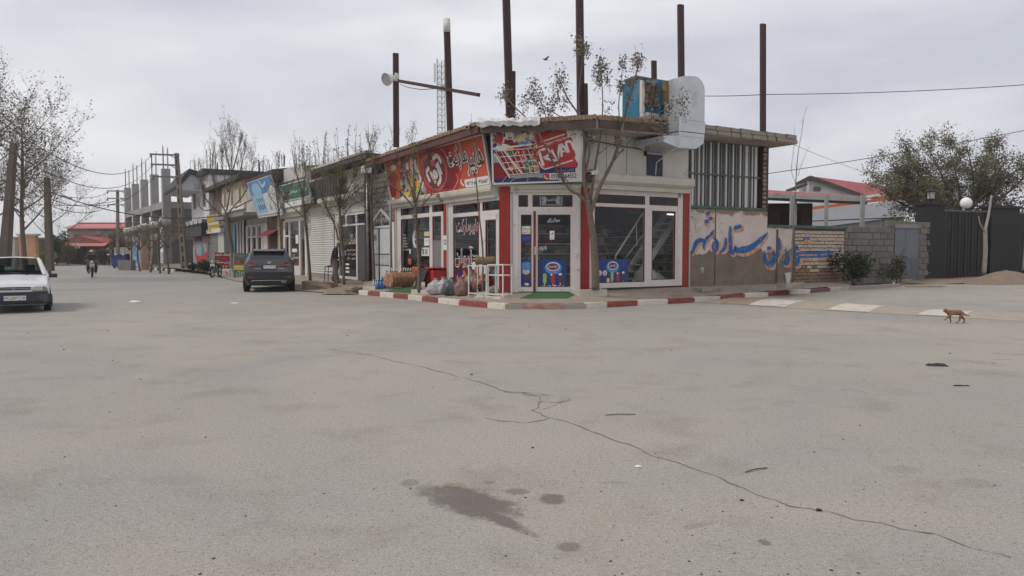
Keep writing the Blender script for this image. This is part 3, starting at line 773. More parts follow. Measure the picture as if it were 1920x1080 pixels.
# --- right facade
X = lambda p: FR.x(p)
zr = lambda y: FR.z(1190, y)
wr = front('shopfront_window', FR, shop, [(.12, X(1113), ZR, 3.42), (X(1113), X(1274), 3.3, 3.44), (X(1113), X(1207), 2.93, 3.03), (X(1207), X(1215), ZR, 3.3), (X(1113), X(1207), ZR, ZR + .15), (X(1268.5), X(1277.5), ZR, 3.44)],
           [(X(1113.5), X(1206.5), ZR + .16, 2.92), (X(1113.5), X(1206.5), 3.04, 3.29), (X(1215.5), X(1268), 3.04, 3.29)])
dr = front('glass_door', FR, shop, [(X(1215.2), X(1220.5), ZR, 3.03), (X(1264.5), X(1268.3), ZR, 3.03), (X(1220.5), X(1264.5), 2.86, 3.03), (X(1220.5), X(1264.5), ZR, ZR + .2)],
           [(X(1221), X(1264), ZR + .21, 2.85)], y=.008)
shutter_box(FR, shop, .03, FR.x(1284), 3.44, 3.9, .42)
b = MB(); b.box(X(1289.8), X(1292), -.06, .05, .42, 3.46); bf(b, FR, 'shutter_rail', M_rail, shop)
XE = FR.x(1288)
segs = [0.0, FR.x(1135), FR.x(1173), FR.x(1210)]
for i in range(3):
 b = MB(); b.box(segs[i] + .012, segs[i + 1] - .012, -.02, .12, 3.88, 5.12); bf(b, FR, 'wall_panel', M_panelw, shop)
b = MB(); b.box(FR.x(1240) + .01, XE, -.02, .12, 3.88, 5.12); bf(b, FR, 'wall_panel', M_panelw, shop)
b = MB(); b.box(segs[3], FR.x(1240), -.0, .1, 3.88, 4.62); bf(b, FR, 'hatch', mk('dark_blue_hatch', (40, 44, 66), .5, .1), shop)
b = MB(); b.box(segs[3], FR.x(1240), .0, .1, 4.62, 5.12); bf(b, FR, 'wall_panel', M_panelw, shop)
b = MB(); b.tube([FR.w(.15, -.1, 4.86), FR.w(1.0, -.09, 4.8), FR.w(2.2, -.1, 4.72), FR.w(2.9, -.08, 4.78)], .016, 5); b.build('cable', M_black, shop)
b = MB(); b.box(FR.x(1205), FR.x(1208), -.09, -.02, 4.55, 4.72); bf(b, FR, 'cable_box', M_black, shop)
b = MB(); b.bar((FR.x(1190), -.55, 5.12), (FR.x(1190), -.55, 4.62), .1, .1); bf(b, FR, 'hanging_post', mk('grey_post', (120, 112, 108), .8, .1), shop)
b = MB(); b.box(XLE, 0, -.02, .2, 3.5, 5.1); bf(b, FL, 'upper_wall', M_tan, shop)
b = MB(); b.box(0, 2.52, -.02, .2, 3.5, 5.1); bf(b, FC, 'upper_wall', M_tan, shop)
# --- inside: floor, ceiling, back walls
LE = FL.w(XLE, .1, 0); REnd = FR.w(xr1 + 3.5, .3, 0); corner = FL.w(0, .1, 0)
dR = FR.X; dLv = -FL.X
back = LE + dR * ((REnd - FL.w(0, 0, 0)).dot(dR))
backR = REnd + dLv * ((LE - FC.o).dot(dLv) - (REnd - FC.o).dot(dLv))
poly = [LE, FL.w(-.1, .1, 0), FC.w(.1, .1, 0), FC.w(2.4, .1, 0), FR.w(.1, .1, 0), REnd, backR]
b = MB(); b.face([(p.x, p.y, .34) for p in poly]); b.build('inner_floor', M_floor, shop)
b = MB(); b.face([(p.x, p.y, 3.42) for p in poly][::-1]); b.face([(p.x, p.y, 3.6) for p in poly]); b.build('inner_ceiling', mk('shop_ceiling', (120, 116, 112), .9, .1), shop)
def wall_between(nm, p, q, z0, z1, th, m, par):
 d = (q - p); d.z = 0; n = Vector((d.y, -d.x, 0)).normalized() * th
 b = MB(); b.hexa([(p.x, p.y, z0), (q.x, q.y, z0), (q.x + n.x, q.y + n.y, z0), (p.x + n.x, p.y + n.y, z0), (p.x, p.y, z1), (q.x, q.y, z1), (q.x + n.x, q.y + n.y, z1), (p.x + n.x, p.y + n.y, z1)]); return b.build(nm, m, par)
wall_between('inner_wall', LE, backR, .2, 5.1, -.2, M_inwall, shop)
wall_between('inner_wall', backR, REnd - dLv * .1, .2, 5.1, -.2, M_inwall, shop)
PACK = [mk('packet_%s' % n, c, .5, .2, 9) for n, c in (('cream', (176, 168, 150)), ('red', (140, 50, 46)), ('blue', (70, 90, 130)), ('yellow', (176, 150, 80)), ('green', (84, 120, 88)), ('dark', (70, 62, 58)), ('white', (190, 188, 184)))]
def shelving(fr, x0, x1, y, zs, seed, par, dep=.35, H=.26, face=-1):
 rg = random.Random(seed); b = MB()
 for z in zs: b.box(x0, x1, y, y + dep, z - .03, z)
 s = bf(b, fr, 'shelf_unit', M_white, par)
 b = MB(); b.box(x0, x1, y + dep, y + dep + .02, .36, zs[-1] + .3); bf(b, fr, 'shelf_back', mk('shelf_back', (138, 134, 130), .8, .1), s)
 g = MB()
 for z in zs:
  x = x0 + .03
  while x < x1 - .1:
   wv = rg.choice((.07, .09, .12, .16)); n = rg.randint(2, 5); h = rg.uniform(.1, H); mi = rg.randrange(7)
   for _ in range(n):
    if x + wv > x1: break
    if rg.random() < .9: g.box(x, x + wv * .92, y + .03 + rg.uniform(0, .05), y + .2, z + .002, z + h * rg.uniform(.95, 1.0), mi)
    x += wv
 bf(g, fr, 'goods', PACK, s, kind='stuff')
 return s
FB = Frame((LE.x, LE.y), FR.a)              # along the wall parallel to R at the far left end: x runs inwards
dpt = (backR - LE).length
shelving(FB, .6, dpt - .6, -.55, [.7, 1.05, 1.4, 1.75, 2.1, 2.45], 3, shop, face=1)
FBk = Frame((backR.x, backR.y), FL.a)        # back wall parallel to L
shelving(FBk, .8, (REnd - backR).length - 1.2, -.55, [.8, 1.15, 1.5, 1.85, 2.2], 5, shop)
shelving(FC, .55, 1.95, 4.2, [.75, 1.05, 1.35, 1.65, 1.95], 7, shop)
shelving(FR, .25, 3.6, 3.4, [.8, 1.15, 1.5, 1.85, 2.2], 9, shop)
st = MB(); fx = lambda px, py, o=-1.2: FR.hit(px, py, o)
p0, p1 = fx(1178, 530), fx(1262, 402); o1, o2 = .9, 1.6
for yy in (o1, o2):
 st.bar((p0[0], yy, p0[1]), (p1[0], yy, p1[1]), .08, .2)
stair = bf(st, FR, 'staircase', M_pvc, shop)
for i in range(10):
 t = (i + .5) / 10; xx = p0[0] + (p1[0] - p0[0]) * t; zz = p0[1] + (p1[1] - p0[1]) * t
 b = MB(); b.box(xx - .13, xx + .13, o1, o2, zz, zz + .035); bf(b, FR, 'step', M_pvc, stair)
b = MB()
h0, h1 = fx(1154, 480, -.9), fx(1206, 398, -.9)
b.tube([(h0[0], .9, h0[1] - .3), (h0[0], .9, h0[1]), (h1[0], .9, h1[1])], .032, 6)
m0, m1 = fx(1174, 482, -.9), fx(1212, 432, -.9); b.tube([(m0[0], .9, m0[1]), (m1[0], .9, m1[1])], .018, 6)
v0, v1 = fx(1193, 418, -.9), fx(1194, 462, -.9); b.tube([(v0[0], .9, v0[1]), (v1[0], .9, v1[1])], .018, 6)
bf(b, FR, 'handrail', M_pvc, stair)
q = FR.hit(1256, 402, -2.2)
b = MB(); b.cyl((q[0] - .12, 2.2, q[1]), (q[0] + .22, 2.2, q[1]), .02, 8); bf(b, FR, 'tube_lamp', mk('lit_tube', (235, 235, 230), .5, 0, emit=3), shop)
# --- roof: slab, soffit, red fascia beam and a rim of bricks
OV = .9
def off_pt(f1, x1, f2, x2):
 a = f1.w(x1, -OV, 0); d = f1.X; c = f2.w(x2, -OV, 0); e2 = f2.X
 den = d.x * e2.y - d.y * e2.x; t = ((c.x - a.x) * e2.y - (c.y - a.y) * e2.x) / den
 return a + d * t
RLC = off_pt(FL, 0, FC, 0); RCR = off_pt(FC, 0, FR, 0)
RLE = FL.w(FL.x(690, .9), -OV, 0); RRE = FR.w(FR.x(1318, .9), -OV, 0)
bl = FL.w(FL.x(690, .9), 6.5, 0); br_ = FR.w(FR.x(1318, .9), 6.5, 0)
rim = [RLE, RLC, RCR, RRE]
zt = [5.12, 5.24, 5.4, 5.5]
b = MB(); n = 4
pt = rim + [br_, bl]; ztop = zt + [5.5, 5.12]
inner = [FL.w(RLE.x * 0 + FL.x(690, .9), .2, 0), FC.w(0, .3, 0), FC.w(2.5, .3, 0), FR.w(FR.x(1318, .9), .2, 0)]
for i in range(3):
 a, c = rim[i], rim[i + 1]
 for k in range(10):
  t0, t1 = k / 10, (k + 1) / 10
  P = [a.lerp(c, t0), a.lerp(c, t1), inner[i].lerp(inner[i + 1], t1), inner[i].lerp(inner[i + 1], t0)]
  za, zb = zt[i] + (zt[i + 1] - zt[i]) * t0, zt[i] + (zt[i + 1] - zt[i]) * t1
  b.hexa([(P[0].x, P[0].y, 5.07), (P[1].x, P[1].y, 5.07), (P[2].x, P[2].y, 5.07), (P[3].x, P[3].y, 5.07), (P[0].x, P[0].y, za), (P[1].x, P[1].y, zb), (P[2].x, P[2].y, zb), (P[3].x, P[3].y, za)])
b.face([(p.x, p.y, 5.1) for p in inner + [br_, bl]])
roof = b.build('roof', M_soff, shop)
def on_rim(i, t, off=0.0, dz=0):
 a, c = rim[i], rim[i + 1]; d = (c - a).normalized(); o = Vector((d.y, -d.x, 0))
 p = a.lerp(c, t) + o * off; p.z = zt[i] + (zt[i + 1] - zt[i]) * t + dz; return p
for t0, t1 in ((.0, .34), (.345, .62), (.625, .99)):
 p, q = on_rim(0, t0, .04, -.17), on_rim(0, t1, .04, -.17)
 b = MB(); b.bar(p, q, .07, .22); b.bar(p + Vector((0, 0, .1)), q + Vector((0, 0, .1)), .14, .02); b.bar(p - Vector((0, 0, .115)), q - Vector((0, 0, .115)), .14, .02); b.build('fascia_beam', M_ibeam, roof)
for i in (1, 2):
 p, q = on_rim(i, .01, .03, -.2), on_rim(i, .99 if i == 1 else .62, .03, -.2)
 b = MB(); b.bar(p, q, .06, .24); b.build('fascia_beam', mk('brown_fascia', (86, 74, 68), .85, .2, 3), roof)
bm_ = MB(); rg = random.Random(21)
for i in range(3):
 L = (rim[i + 1] - rim[i]).length; d = (rim[i + 1] - rim[i]).normalized(); o = Vector((d.y, -d.x, 0)); k = 0; s = 0
 while s < L - .03:
  if i == 2 and s > L * .5: break
  c = on_rim(i, (s + .05) / L, -.05 + rg.uniform(-.02, .03), -.02 + rg.uniform(-.012, .012))
  hw, hd_, hh = .047, .13, .065
  bm_.hexa([tuple(c + d * (sx * hw) + o * (sy * hd_) + Vector((0, 0, sz * hh))) for sz in (-1, 1) for sx, sy in ((-1, 1), (1, 1), (1, -1), (-1, -1))])
  s += .105
bm_.build('brick_rim', M_brick_r, roof, kind='stuff')
tp = MB(); rg = random.Random(2); pa = at(893, 231, 21.3); pb = at(1012, 228, 21.35)
rows = []
for i in range(22):
 row = []
 for j, (o, z) in enumerate(((.07, -.1), (.12, .02), (.02, .13), (-.2, .15), (-.5, .1))):
  p = pa.lerp(pb, i / 21); row.append((p.x, p.y - o + rg.uniform(-.05, .05), p.z + z + rg.uniform(-.03, .03) + .02 * sin(i * 1.3 + 2 * sin(i * .7)) * sin(i * .53)))
 rows.append(row)
for i in range(21):
 for j in range(4): tp.face([rows[i][j], rows[i + 1][j], rows[i + 1][j + 1], rows[i][j + 1]], 0, True)
tp.top('plastic_sheet', mk('white_plastic_sheet', (208, 208, 206), .5, .06, 5), 'crumpled white plastic sheet lying over the roof edge above the Latin sign', 'sheet', tuple(pa))
# --- prints on the glass
def glassprint(fr, x0, x1, z0, z1, y=-.004): return Panel(fr.w(x0, y, z0), fr.w(x1, y, z0), fr.w(x0, y, z1))
def icecream(P, full=True):
 P.rect(0, P.W, 0, P.H, BL, 1)
 s = P.H
 lx = P.W * (.52 if full else .5)
 P.disc(lx, s * .72, s * .3, LB, 2, ry=s * .22)
 if full:
  P.disc(lx, s * .76, s * .23, W_, 3, ry=s * .15); P.disc(lx, s * .76, s * .2, BL, 4, ry=s * .12); P.disc(lx, s * .76, s * .17, DR, 5, ry=s * .09)
  P.text('دومینو', lx - s * .15, lx + s * .15, s * .7, s * .82, W_, 6)
 def pop(x, y, m, h=.36, wd=.13):
  P.rrect(x - s * wd / 2, x + s * wd / 2, y, y + s * h, s * wd * .48, m, 3); P.rect(x - s * .015, x + s * .015, y - s * .09, y, CR, 3)
 def cone(x, y):
  P.poly([(x, y), (x + s * .07, y + s * .25), (x - s * .07, y + s * .25)], BR_, 3)
  P.ring(x, y + s * .3, s * .1, s * .03, W_, 4); P.disc(x, y + s * .33, s * .07, W_, 4); P.disc(x, y + s * .32, s * .035, PK, 5)
 if full:
  k = P.W
  pop(k * .22 if k < s * 1.2 else k * .5, s * .17, LG); pop(k * .52 if k < s * 1.2 else k * .68, s * .17, R_); pop(k * .78 if k < s * 1.2 else k * .84, s * .2, BR_)
  P.disc(k * .78 if k < s * 1.2 else k * .84, s * .5, s * .06, W_, 4, ry=s * .04); P.disc(k * .46 if k < s * 1.2 else k * .66, s * .48, s * .035, W_, 4)
  if k > s * 1.2: cone(k * .12, s * .2); cone(k * .28, s * .2); P.rrect(k * .34, k * .42, s * .12, s * .3, s * .03, W_, 4); P.disc(k * .365, s * .24, s * .012, BK, 5); P.disc(k * .395, s * .24, s * .012, BK, 5)
 else: cone(P.W * .45, s * .3); P.disc(P.W * .9, s * .45, s * .1, BR_, 3)
 rg = random.Random(int(P.W * 100))
 for i in range(int(P.W / s * 14)):
  x = rg.uniform(s * .06, P.W - s * .08); y = rg.uniform(s * .04, s * .1 + (.1 * s if not full else 0)); r = s * rg.uniform(.03, .06)
  P.rrect(x - r, x + r, y - r * .7, y + r * .7, r * .4, rg.choice((W_, LB, GY)), 4 + i % 3)
 P.text('بستنی', P.W - s * .24, P.W - s * .06, s * .02, s * .06, W_, 8)
def finish(P, name, par): return P.mb.build(name, PRINT, par)
P = glassprint(FC, FC.x(978.5), FC.x(996), FC.z(985, 541), FC.z(985, 488), .004); icecream(P, False); finish(P, 'ice_cream_poster', d1)
P = glassprint(FC, FC.x(1010), FC.x(1062), FC.z(1040, 541), FC.z(1040, 487), .004); icecream(P); finish(P, 'ice_cream_poster', d2)
P = glassprint(FR, FR.x(1116), FR.x(1178), FR.z(1140, 537), FR.z(1140, 486), -.006); icecream(P); finish(P, 'ice_cream_poster', wr)
P = glassprint(FC, FC.x(1010), FC.x(1068), FC.z(1040, 487), FC.z(1040, 400), .003)
P.text('هوالرزاق', P.W * .28, P.W * .68, P.H * .8, P.H * .9, W_); finish(P, 'door_lettering', d2); P = glassprint(FC, FC.x(1010), FC.x(1068), FC.z(1040, 487), FC.z(1040, 400), .003); P.rect(P.W * .34, P.W * .52, P.H * .42, P.H * .64, BK); P.rect(P.W * .355, P.W * .505, P.H * .435, P.H * .625, W_, 2); P.poly([(P.W * .4, P.H * .55), (P.W * .47, P.H * .6), (P.W * .45, P.H * .54)], BK, 3); P.text('محصول', P.W * .38, P.W * .48, P.H * .45, P.H * .49, BK, 3)
finish(P, 'door_sticker', d2); P = glassprint(FC, FC.x(1010), FC.x(1068), FC.z(1040, 487), FC.z(1040, 400), .003)
P.text('ورود', P.W * .0, P.W * .25, P.H * .2, P.H * .31, W_, rot=.2)
finish(P, 'door_lettering', d2)
P = glassprint(FC, FC.x(978), FC.x(996), FC.z(985, 453), FC.z(985, 424), .004); P.rect(0, P.W, P.H * .5, P.H, W_); P.rect(0, P.W, 0, P.H * .47, BL); P.rect(0, P.W, P.H * .45, P.H * .5, R_, 2)
P.text('داروخانه', P.W * .08, P.W * .92, P.H * .72, P.H * .95, BK); P.text('دکتر اسمعیلی', P.W * .08, P.W * .92, P.H * .53, P.H * .68, BK); P.text('شبانه روزی', P.W * .15, P.W * .85, P.H * .15, P.H * .32, LB); finish(P, 'pharmacy_notice', d1)
P = glassprint(FC, FC.x(1012), FC.x(1054), FC.z(1030, 385), FC.z(1030, 366), -.006); P.rect(0, P.W, 0, P.H, GY); P.rect(.03, P.W - .03, .03, P.H - .03, BK, 2)
for a in (.12, P.W - .12):
 for c in (.1, P.H - .1): P.disc(a, c, .07, GY, 3)
P.text('بسم الله الرحمن الرحیم', P.W * .2, P.W * .8, P.H * .28, P.H * .75, W_, 4); finish(P, 'transom_plaque', wc)
P = glassprint(FL, FL.x(853), FL.x(900), .48, 2.68, -.006)
P.otext('هایپر', P.W * .62, P.W * .98, P.H * .73, P.H * .95, DR, W_, ow=.05, ob=.03, rot=0); P.otext('مارکت', P.W * .1, P.W * .6, P.H * .74, P.H * .97, DR, W_, ow=.05, ob=.03)
finish(P, 'window_lettering', w2); P = glassprint(FL, FL.x(853), FL.x(900), .48, 2.68, -.006)
P.otext('آروان', P.W * .02, P.W * .72, P.H * .27, P.H * .56, DR, W_, ow=.05, ob=.03)
finish(P, 'window_lettering', w2)
P = glassprint(FL, FL.x(852.6), FL.x(937), .5, 1.35, .02)
P.rect(0, P.W * .98, 0, P.H, DR); P.rect(0, P.W * .98, P.H * .97, P.H, W_, 2)
rg = random.Random(6)
for i in range(26): P.disc(rg.uniform(.1, P.W * .95), rg.uniform(.1, P.H * .85), rg.uniform(.05, .16), rg.choice((R_, TE, BL, CR, W_, DR, PK)), 2 + i % 4)
P.disc(P.W * .6, P.H * .66, .22, LB, 7, ry=.16); P.text('خوشمزه', P.W * .56, P.W * .66, P.H * .6, P.H * .72, W_, 8); finish(P, 'snack_poster', w2)
P = glassprint(FL, FL.x(755), FL.x(807), .48, 2.76, -.006); q = P.H
for i, s in enumerate(('Tea', 'Latte', 'Mocha', 'Coffee', 'Galaxy', 'Ice cream')):
 wd = .045 * len(s) + .05; P.text(s, P.W * .03, P.W * .03 + wd * 1.25, q * (.735 - .048 * i), q * (.77 - .048 * i), W_)
P.rrect(P.W * .26, P.W * .31, q * .44, q * .52, .03, W_)
P.rrect(P.W * .22, P.W * .33, q * .27, q * .36, .04, O_); P.poly([(P.W * .22, q * .3), (P.W * .33, q * .3), (P.W * .275, q * .25)], O_); P.text('0', P.W * .265, P.W * .285, q * .29, q * .335, BK, 3)
P.disc(P.W * .5, q * .68, .3, W_, 1, ry=.32); P.ring(P.W * .5, q * .68, .25, .018, BK, 2, ry=.27); P.poly([(P.W * .45, q * .66), (P.W * .55, q * .66), (P.W * .5, q * .58)], BK, 3); P.disc(P.W * .5, q * .71, .13, GY, 3, ry=.09); P.rect(P.W * .495, P.W * .51, q * .72, q * .78, BK, 4)
P.rect(P.W * .8, P.W * .97, q * .72, q * .79, CR); P.rect(P.W * .8, P.W * .98, q * .57, q * .69, LB); P.rect(P.W * .8, P.W * .98, q * .57, q * .69, W_, 2)
P.text('اطلاعیه', P.W * .83, P.W * .95, q * .635, q * .66, BL, 3); P.rect(P.W * .71, P.W * .99, q * .41, q * .54, W_, 3); P.rect(P.W * .82, P.W * .92, q * .43, q * .52, GY, 4); P.rect(P.W * .74, P.W * .79, q * .43, q * .52, BR_, 4)
P.rrect(P.W * .34, P.W * .66, q * .07, q * .23, .1, O_); P.otext('Rivan', P.W * .36, P.W * .64, q * .09, q * .2, O_, BK, ow=.1, slant=.2)
P.disc(P.W * .86, q * .22, .13, DR, 2, ry=.12); P.ring(P.W * .87, q * .12, .17, .07, W_, 2, ry=.24); P.poly([(P.W * .68, q * .06), (P.W * .8, -.0), (P.W * .74, q * .12)], BR_, 2)
finish(P, 'window_stickers', w1)
b = MB(); b.box(xm0 - .02, xm1 + .02, -.045, -.03, 1.62, 2.12); pl = bf(b, FL, 'number_plate', M_pwhite, shop)
P = glassprint(FL, xm0, xm1, 1.66, 2.08, -.046); P.ring(P.W * .5, P.H * .55, P.W * .34, P.W * .12, BK, 1); finish(P, 'plate_mark', pl)
# ============== signs above the shopfronts
def signboard(name, bl, br, tl, label, base, depth=.09):
 P = Panel(bl, br, tl); t = thing(name, label, 'sign', tuple(base))
 b = MB(); n = P.n * -depth; q = [P.p(0, 0, 0), P.p(P.W, 0, 0), P.p(P.W, P.H, 0), P.p(0, P.H, 0)]
 b.hexa([q[0] + n, q[1] + n, q[1], q[0], q[3] + n, q[2] + n, q[2], q[3]])
 b.build('board', M_pgrey, t)
 e = MB(); o = P.n * .012
 for i in range(4): e.bar(q[i] + o * .3, q[(i + 1) % 4] + o * .3, .05, .04, up=tuple(P.n))
 e.build('edge_frame', M_white, t)
 return P, t
def collage(P, a0, a1, b0, b1, n, pal, seed, k0=2, big=.14):
 rg = random.Random(seed)
 for i in range(n):
  a, c = rg.uniform(a0, a1), rg.uniform(b0, b1); r = rg.uniform(.025, big) * (1 - .5 * i / n); s = r * rg.uniform(.4, 1.2)
  a = min(max(a, a0 + r), a1 - r); c = min(max(c, b0 + s), b1 - s)
  if rg.random() < .5: P.disc(a, c, r, rg.choice(pal), k0 + .1 * (i % 10), ry=s, n=9)
  else: P.rrect(a - r, a + r, c - s, c + s, min(r, s) * .4, rg.choice(pal), k0 + .1 * (i % 10), rot=rg.uniform(-.35, .35) if r < .9 * (a - a0) else 0)
o0, o1 = .22, .5
bl_ = FL.w(FL.x(735, o0), -o0, 3.54); br2 = FL.w(FL.x(921, o0), -o0, 3.54); tl_ = FL.w(FL.x(735, o0), -o1, 5.02)
P, t = signboard('red_signboard', bl_, br2, tl_, 'long red Persian supermarket sign leaning out over the left shopfronts', bl_)
Wd, H = P.W, P.H
A = lambda px: FL.x(px, .36, 315) - FL.x(727, .36, 315)
P.rect(0, Wd, 0, H, OR, 1)
collage(P, A(738), A(806), .02, H - .02, 420, [W_, R_, LG, DG, OR, BL, PK, CR, GY, W_, BR_, Y_, NV, DG, GY], 31, 2, .22)
P.poly([(0, H), (A(738), H), (A(752), H * .6), (A(742), 0), (0, 0)], O_, 4); P.disc(A(737), H * .55, .5, R_, 5, ry=.2); P.disc(A(733), H * .25, .3, DR, 5); P.disc(A(741), H * .8, .3, W_, 5, ry=.1)
P.poly([(A(786), H), (A(802), H), (A(802), 0), (A(797), 0), (A(787), H * .5)], O_, 4.6)
P.poly([(A(791), H), (A(858), H), (A(868), H * .5), (A(850), 0), (A(797), 0), (A(789), H * .45)], R_, 5.3)
P.poly([(A(800), H * .8), (A(846), H * .9), (A(860), H * .45), (A(846), H * .06), (A(803), H * .1)], DR, 5.6)
for q in ([(A(797), H * .45, .05), (A(794), H * .8, .05), (A(810), H * .9, .05)], [(A(832), H * .95, .05), (A(838), H * .88, .05), (A(843), H * .66, .05)], [(A(853), H * .36, .05), (A(856), H * .22, .05), (A(843), H * .03, .05)]):
 for i in range(len(q) - 1): P.stroke([q[i], q[i + 1]], PK, 6)
cx, cy, rx, ry = A(815), H * .49, (A(836) - A(792)) / 2, H * .42
P.disc(cx, cy, rx, DR, 6.2, ry=ry); P.ring(cx, cy, rx, .03, PK, 6.6, ry=ry); P.ring(cx, cy, rx * .92, .02, PK, 6.6, ry=ry * .92)
for q in ([(.0, .72), (.46, .84), (.72, .4)], [(.37, .49), (.58, -.25)], [(.22, .38), (.44, -.3), (.3, -.62), (.04, -.76)], [(.14, -.1), (-.04, .0), (-.14, -.18), (.0, -.34), (.16, -.22), (.14, -.08)], [(-.4, .04), (-.07, -.66)], [(-.8, .08), (-.42, .3)], [(-.78, .02), (-.56, -.52)]):
 P.stroke([(cx + x * rx * .92, cy + y * ry * .92, .15) for x, y in q], W_, 7)
for i in range(3): P.stroke([(cx - .22 * rx, cy + (.62 - .1 * i) * ry, .025), (cx + .12 * rx, cy + (.56 - .1 * i) * ry, .025)], PK, 7.2)
for i in range(4): P.stroke([(cx + (-.2 + .1 * i) * rx, cy + .62 * ry, .03), (cx + (-.16 + .09 * i) * rx, cy + .3 * ry, .03)], PK, 7.2)
P.otext('مارکت', A(843), A(878), H * .42, H * .93, BK, W_, k=9, ow=.055, ob=.05, rot=.03); P.otext('هایپر', A(876), A(907), H * .24, H * .86, BK, W_, k=9, ow=.055, ob=.05, rot=.02)
P.rrect(A(866), A(911), H * .03, H * .2, .07, W_, 7); P.text('۰۹۳۸۵۱۶۴۵۵۲', A(868), A(909.5), H * .065, H * .165, BK, 8, bold=.03)
P.stroke([(A(861), H * .22, .05), (A(860), H * .15, .09), (A(864.5), H * .07, .05)], W_, 7)
finish(P, 'print', t)
bl_ = FC.w(-.2, -.36, 3.55); br2 = FC.w(2.42, -.34, 3.64); tl_ = FC.w(-.26, -.52, 5.05)
P, t = signboard('white_signboard', bl_, br2, tl_, 'white sign with a shopping trolley and red tilted label above the corner door', bl_)
Wd, H = P.W, P.H
P.rect(0, Wd, 0, H, W_, 1)
P.rect(.02, Wd * .56, H * .04, H * .97, GY, 1.5); P.rect(.02, Wd * .2, H * .06, H * .4, DR, 1.8); P.rect(.02, Wd * .5, H * .03, H * .1, NV, 2)
collage(P, .02, Wd * .55, H * .52, H * .98, 130, [W_, R_, Y_, NV, LB, W_, CR, PK, GY, DR, W_], 5, 2.2, .15)
P.poly([(.1, H * .62), (Wd * .54, H * .66), (Wd * .54, H * .18), (.45, H * .14)], DR, 3.6)
collage(P, .45, Wd * .52, H * .2, H * .6, 90, [R_, PK, DG, LG, O_, DR, R_, BR_, CR], 8, 3.8, .12)
collage(P, Wd * .36, Wd * .52, H * .16, H * .42, 24, [DG, TE, DG, LG], 9, 4.8, .08)
for i in range(9):
 t0 = i / 8; P.stroke([(.1 + t0 * 1.25, H * (.62 + .04 * t0), .014), (.5 + t0 * 1.0, H * (.14 + .04 * t0), .014)], W_, 5.4)
for i in range(5):
 t0 = i / 4; P.stroke([(.1 + .36 * t0, H * (.62 - .46 * t0), .018), (Wd * .54, H * (.66 - .46 * t0), .018)], W_, 5.5)
P.stroke([(.04, H * .66, .05), (Wd * .45, H * .73, .05)], W_, 5.6); P.stroke([(.06, H * .58, .035), (.5, H * .1, .035)], W_, 5.7); P.stroke([(.28, H * .68, .035), (.86, H * .17, .035)], W_, 5.7)
P.poly([(.06, 0.01), (Wd * .75, .01), (Wd * .7, H * .09), (.06, H * .06)], NV, 5.2); P.stroke([(.25, .03, .02), (.45, H * .17, .02)], GY, 5.8); P.stroke([(.5, .03, .02), (.62, H * .08, .02), (1.0, H * .1, .02), (.98, .02, .02)], GY, 5.8)
rot = .28
ca, cb = Wd * .695, H * .55
def rt(x, y): return (ca + x * cos(rot) - y * sin(rot), cb + x * sin(rot) + y * cos(rot))
P.poly([rt(*q) for q in ((-.42, -.6), (.5, -.6), (.55, -.5), (.5, -.3), (.5, .6), (.42, .68), (-.38, .68), (-.42, .55))], R_, 6)
P.poly([rt(*q) for q in ((-.6, .22), (-.55, .3), (.55, .3), (.6, .24), (.55, -.27), (.48, -.33), (-.48, -.33), (-.56, -.25))], R_, 6.2)
for q in ([(-.3, .42, .035), (.44, .42, .035)], [(-.5, .3, .025), (-.24, .3, .025)], [(-.45, -.3, .035), (-.38, -.36, .035), (.1, -.36, .035), (.44, -.36, .035)], [(-.52, -.1, .035), (-.48, -.28, .035), (-.42, -.35, .035)]):
 P.stroke([rt(x, y) + (wd,) for x, y, wd in q], W_, 7)
def rtext(s, x0, x1, y0, y1, mi, k, bold=0.0):
 v, f, _ = text_geo(s, bold); P.mb.raw([P.p(*rt(x0 + a * (x1 - x0), y0 + c * (y1 - y0)), k) for a, c in v], f, mi)
rtext('hypermarket', -.2, .52, .25, .37, W_, 7)
for q in ([(-.46, -.26, .075), (-.46, .2, .075)], [(-.46, .2, .07), (-.2, .2, .07), (-.16, .06, .07), (-.24, -.02, .07), (-.38, -.04, .07)], [(-.36, -.04, .07), (-.1, -.2, .07), (.1, -.23, .03)], [(-.05, .12, .07), (-.0, -.12, .06), (.06, -.2, .06)], [(.26, .2, .07), (.14, -.02, .06), (.08, -.2, .05)],
          [(.2, -.18, .06), (.3, .2, .065)], [(.3, .2, .065), (.4, .02, .065), (.42, -.1, .065)], [(.22, -.04, .04), (.36, -.04, .04)], [(.46, -.12, .07), (.46, .2, .07)], [(.46, .2, .07), (.62, .18, .07), (.66, .0, .07), (.66, -.1, .07)]):
 P.stroke([rt(x * .88 - .02, y * .95) + (wd,) for x, y, wd in q], W_, 7.2)
P.rect(Wd * .52, Wd * .92, H * .17, H * .27, NV, 6.4); P.text('تلفن سفارش', Wd * .68, Wd * .9, H * .18, H * .25, GY, 7)
P.rrect(Wd * .585, Wd * .935, H * .045, H * .165, .04, W_, 6.8); P.text('09385164552', Wd * .645, Wd * .93, H * .06, H * .15, BK, 8, bold=.02); P.rrect(Wd * .56, Wd * .63, H * .04, H * .16, .03, R_, 7.2); P.stroke([(Wd * .575, H * .13, .02), (Wd * .585, H * .08, .03), (Wd * .615, H * .06, .02)], W_, 8)
finish(P, 'print', t)
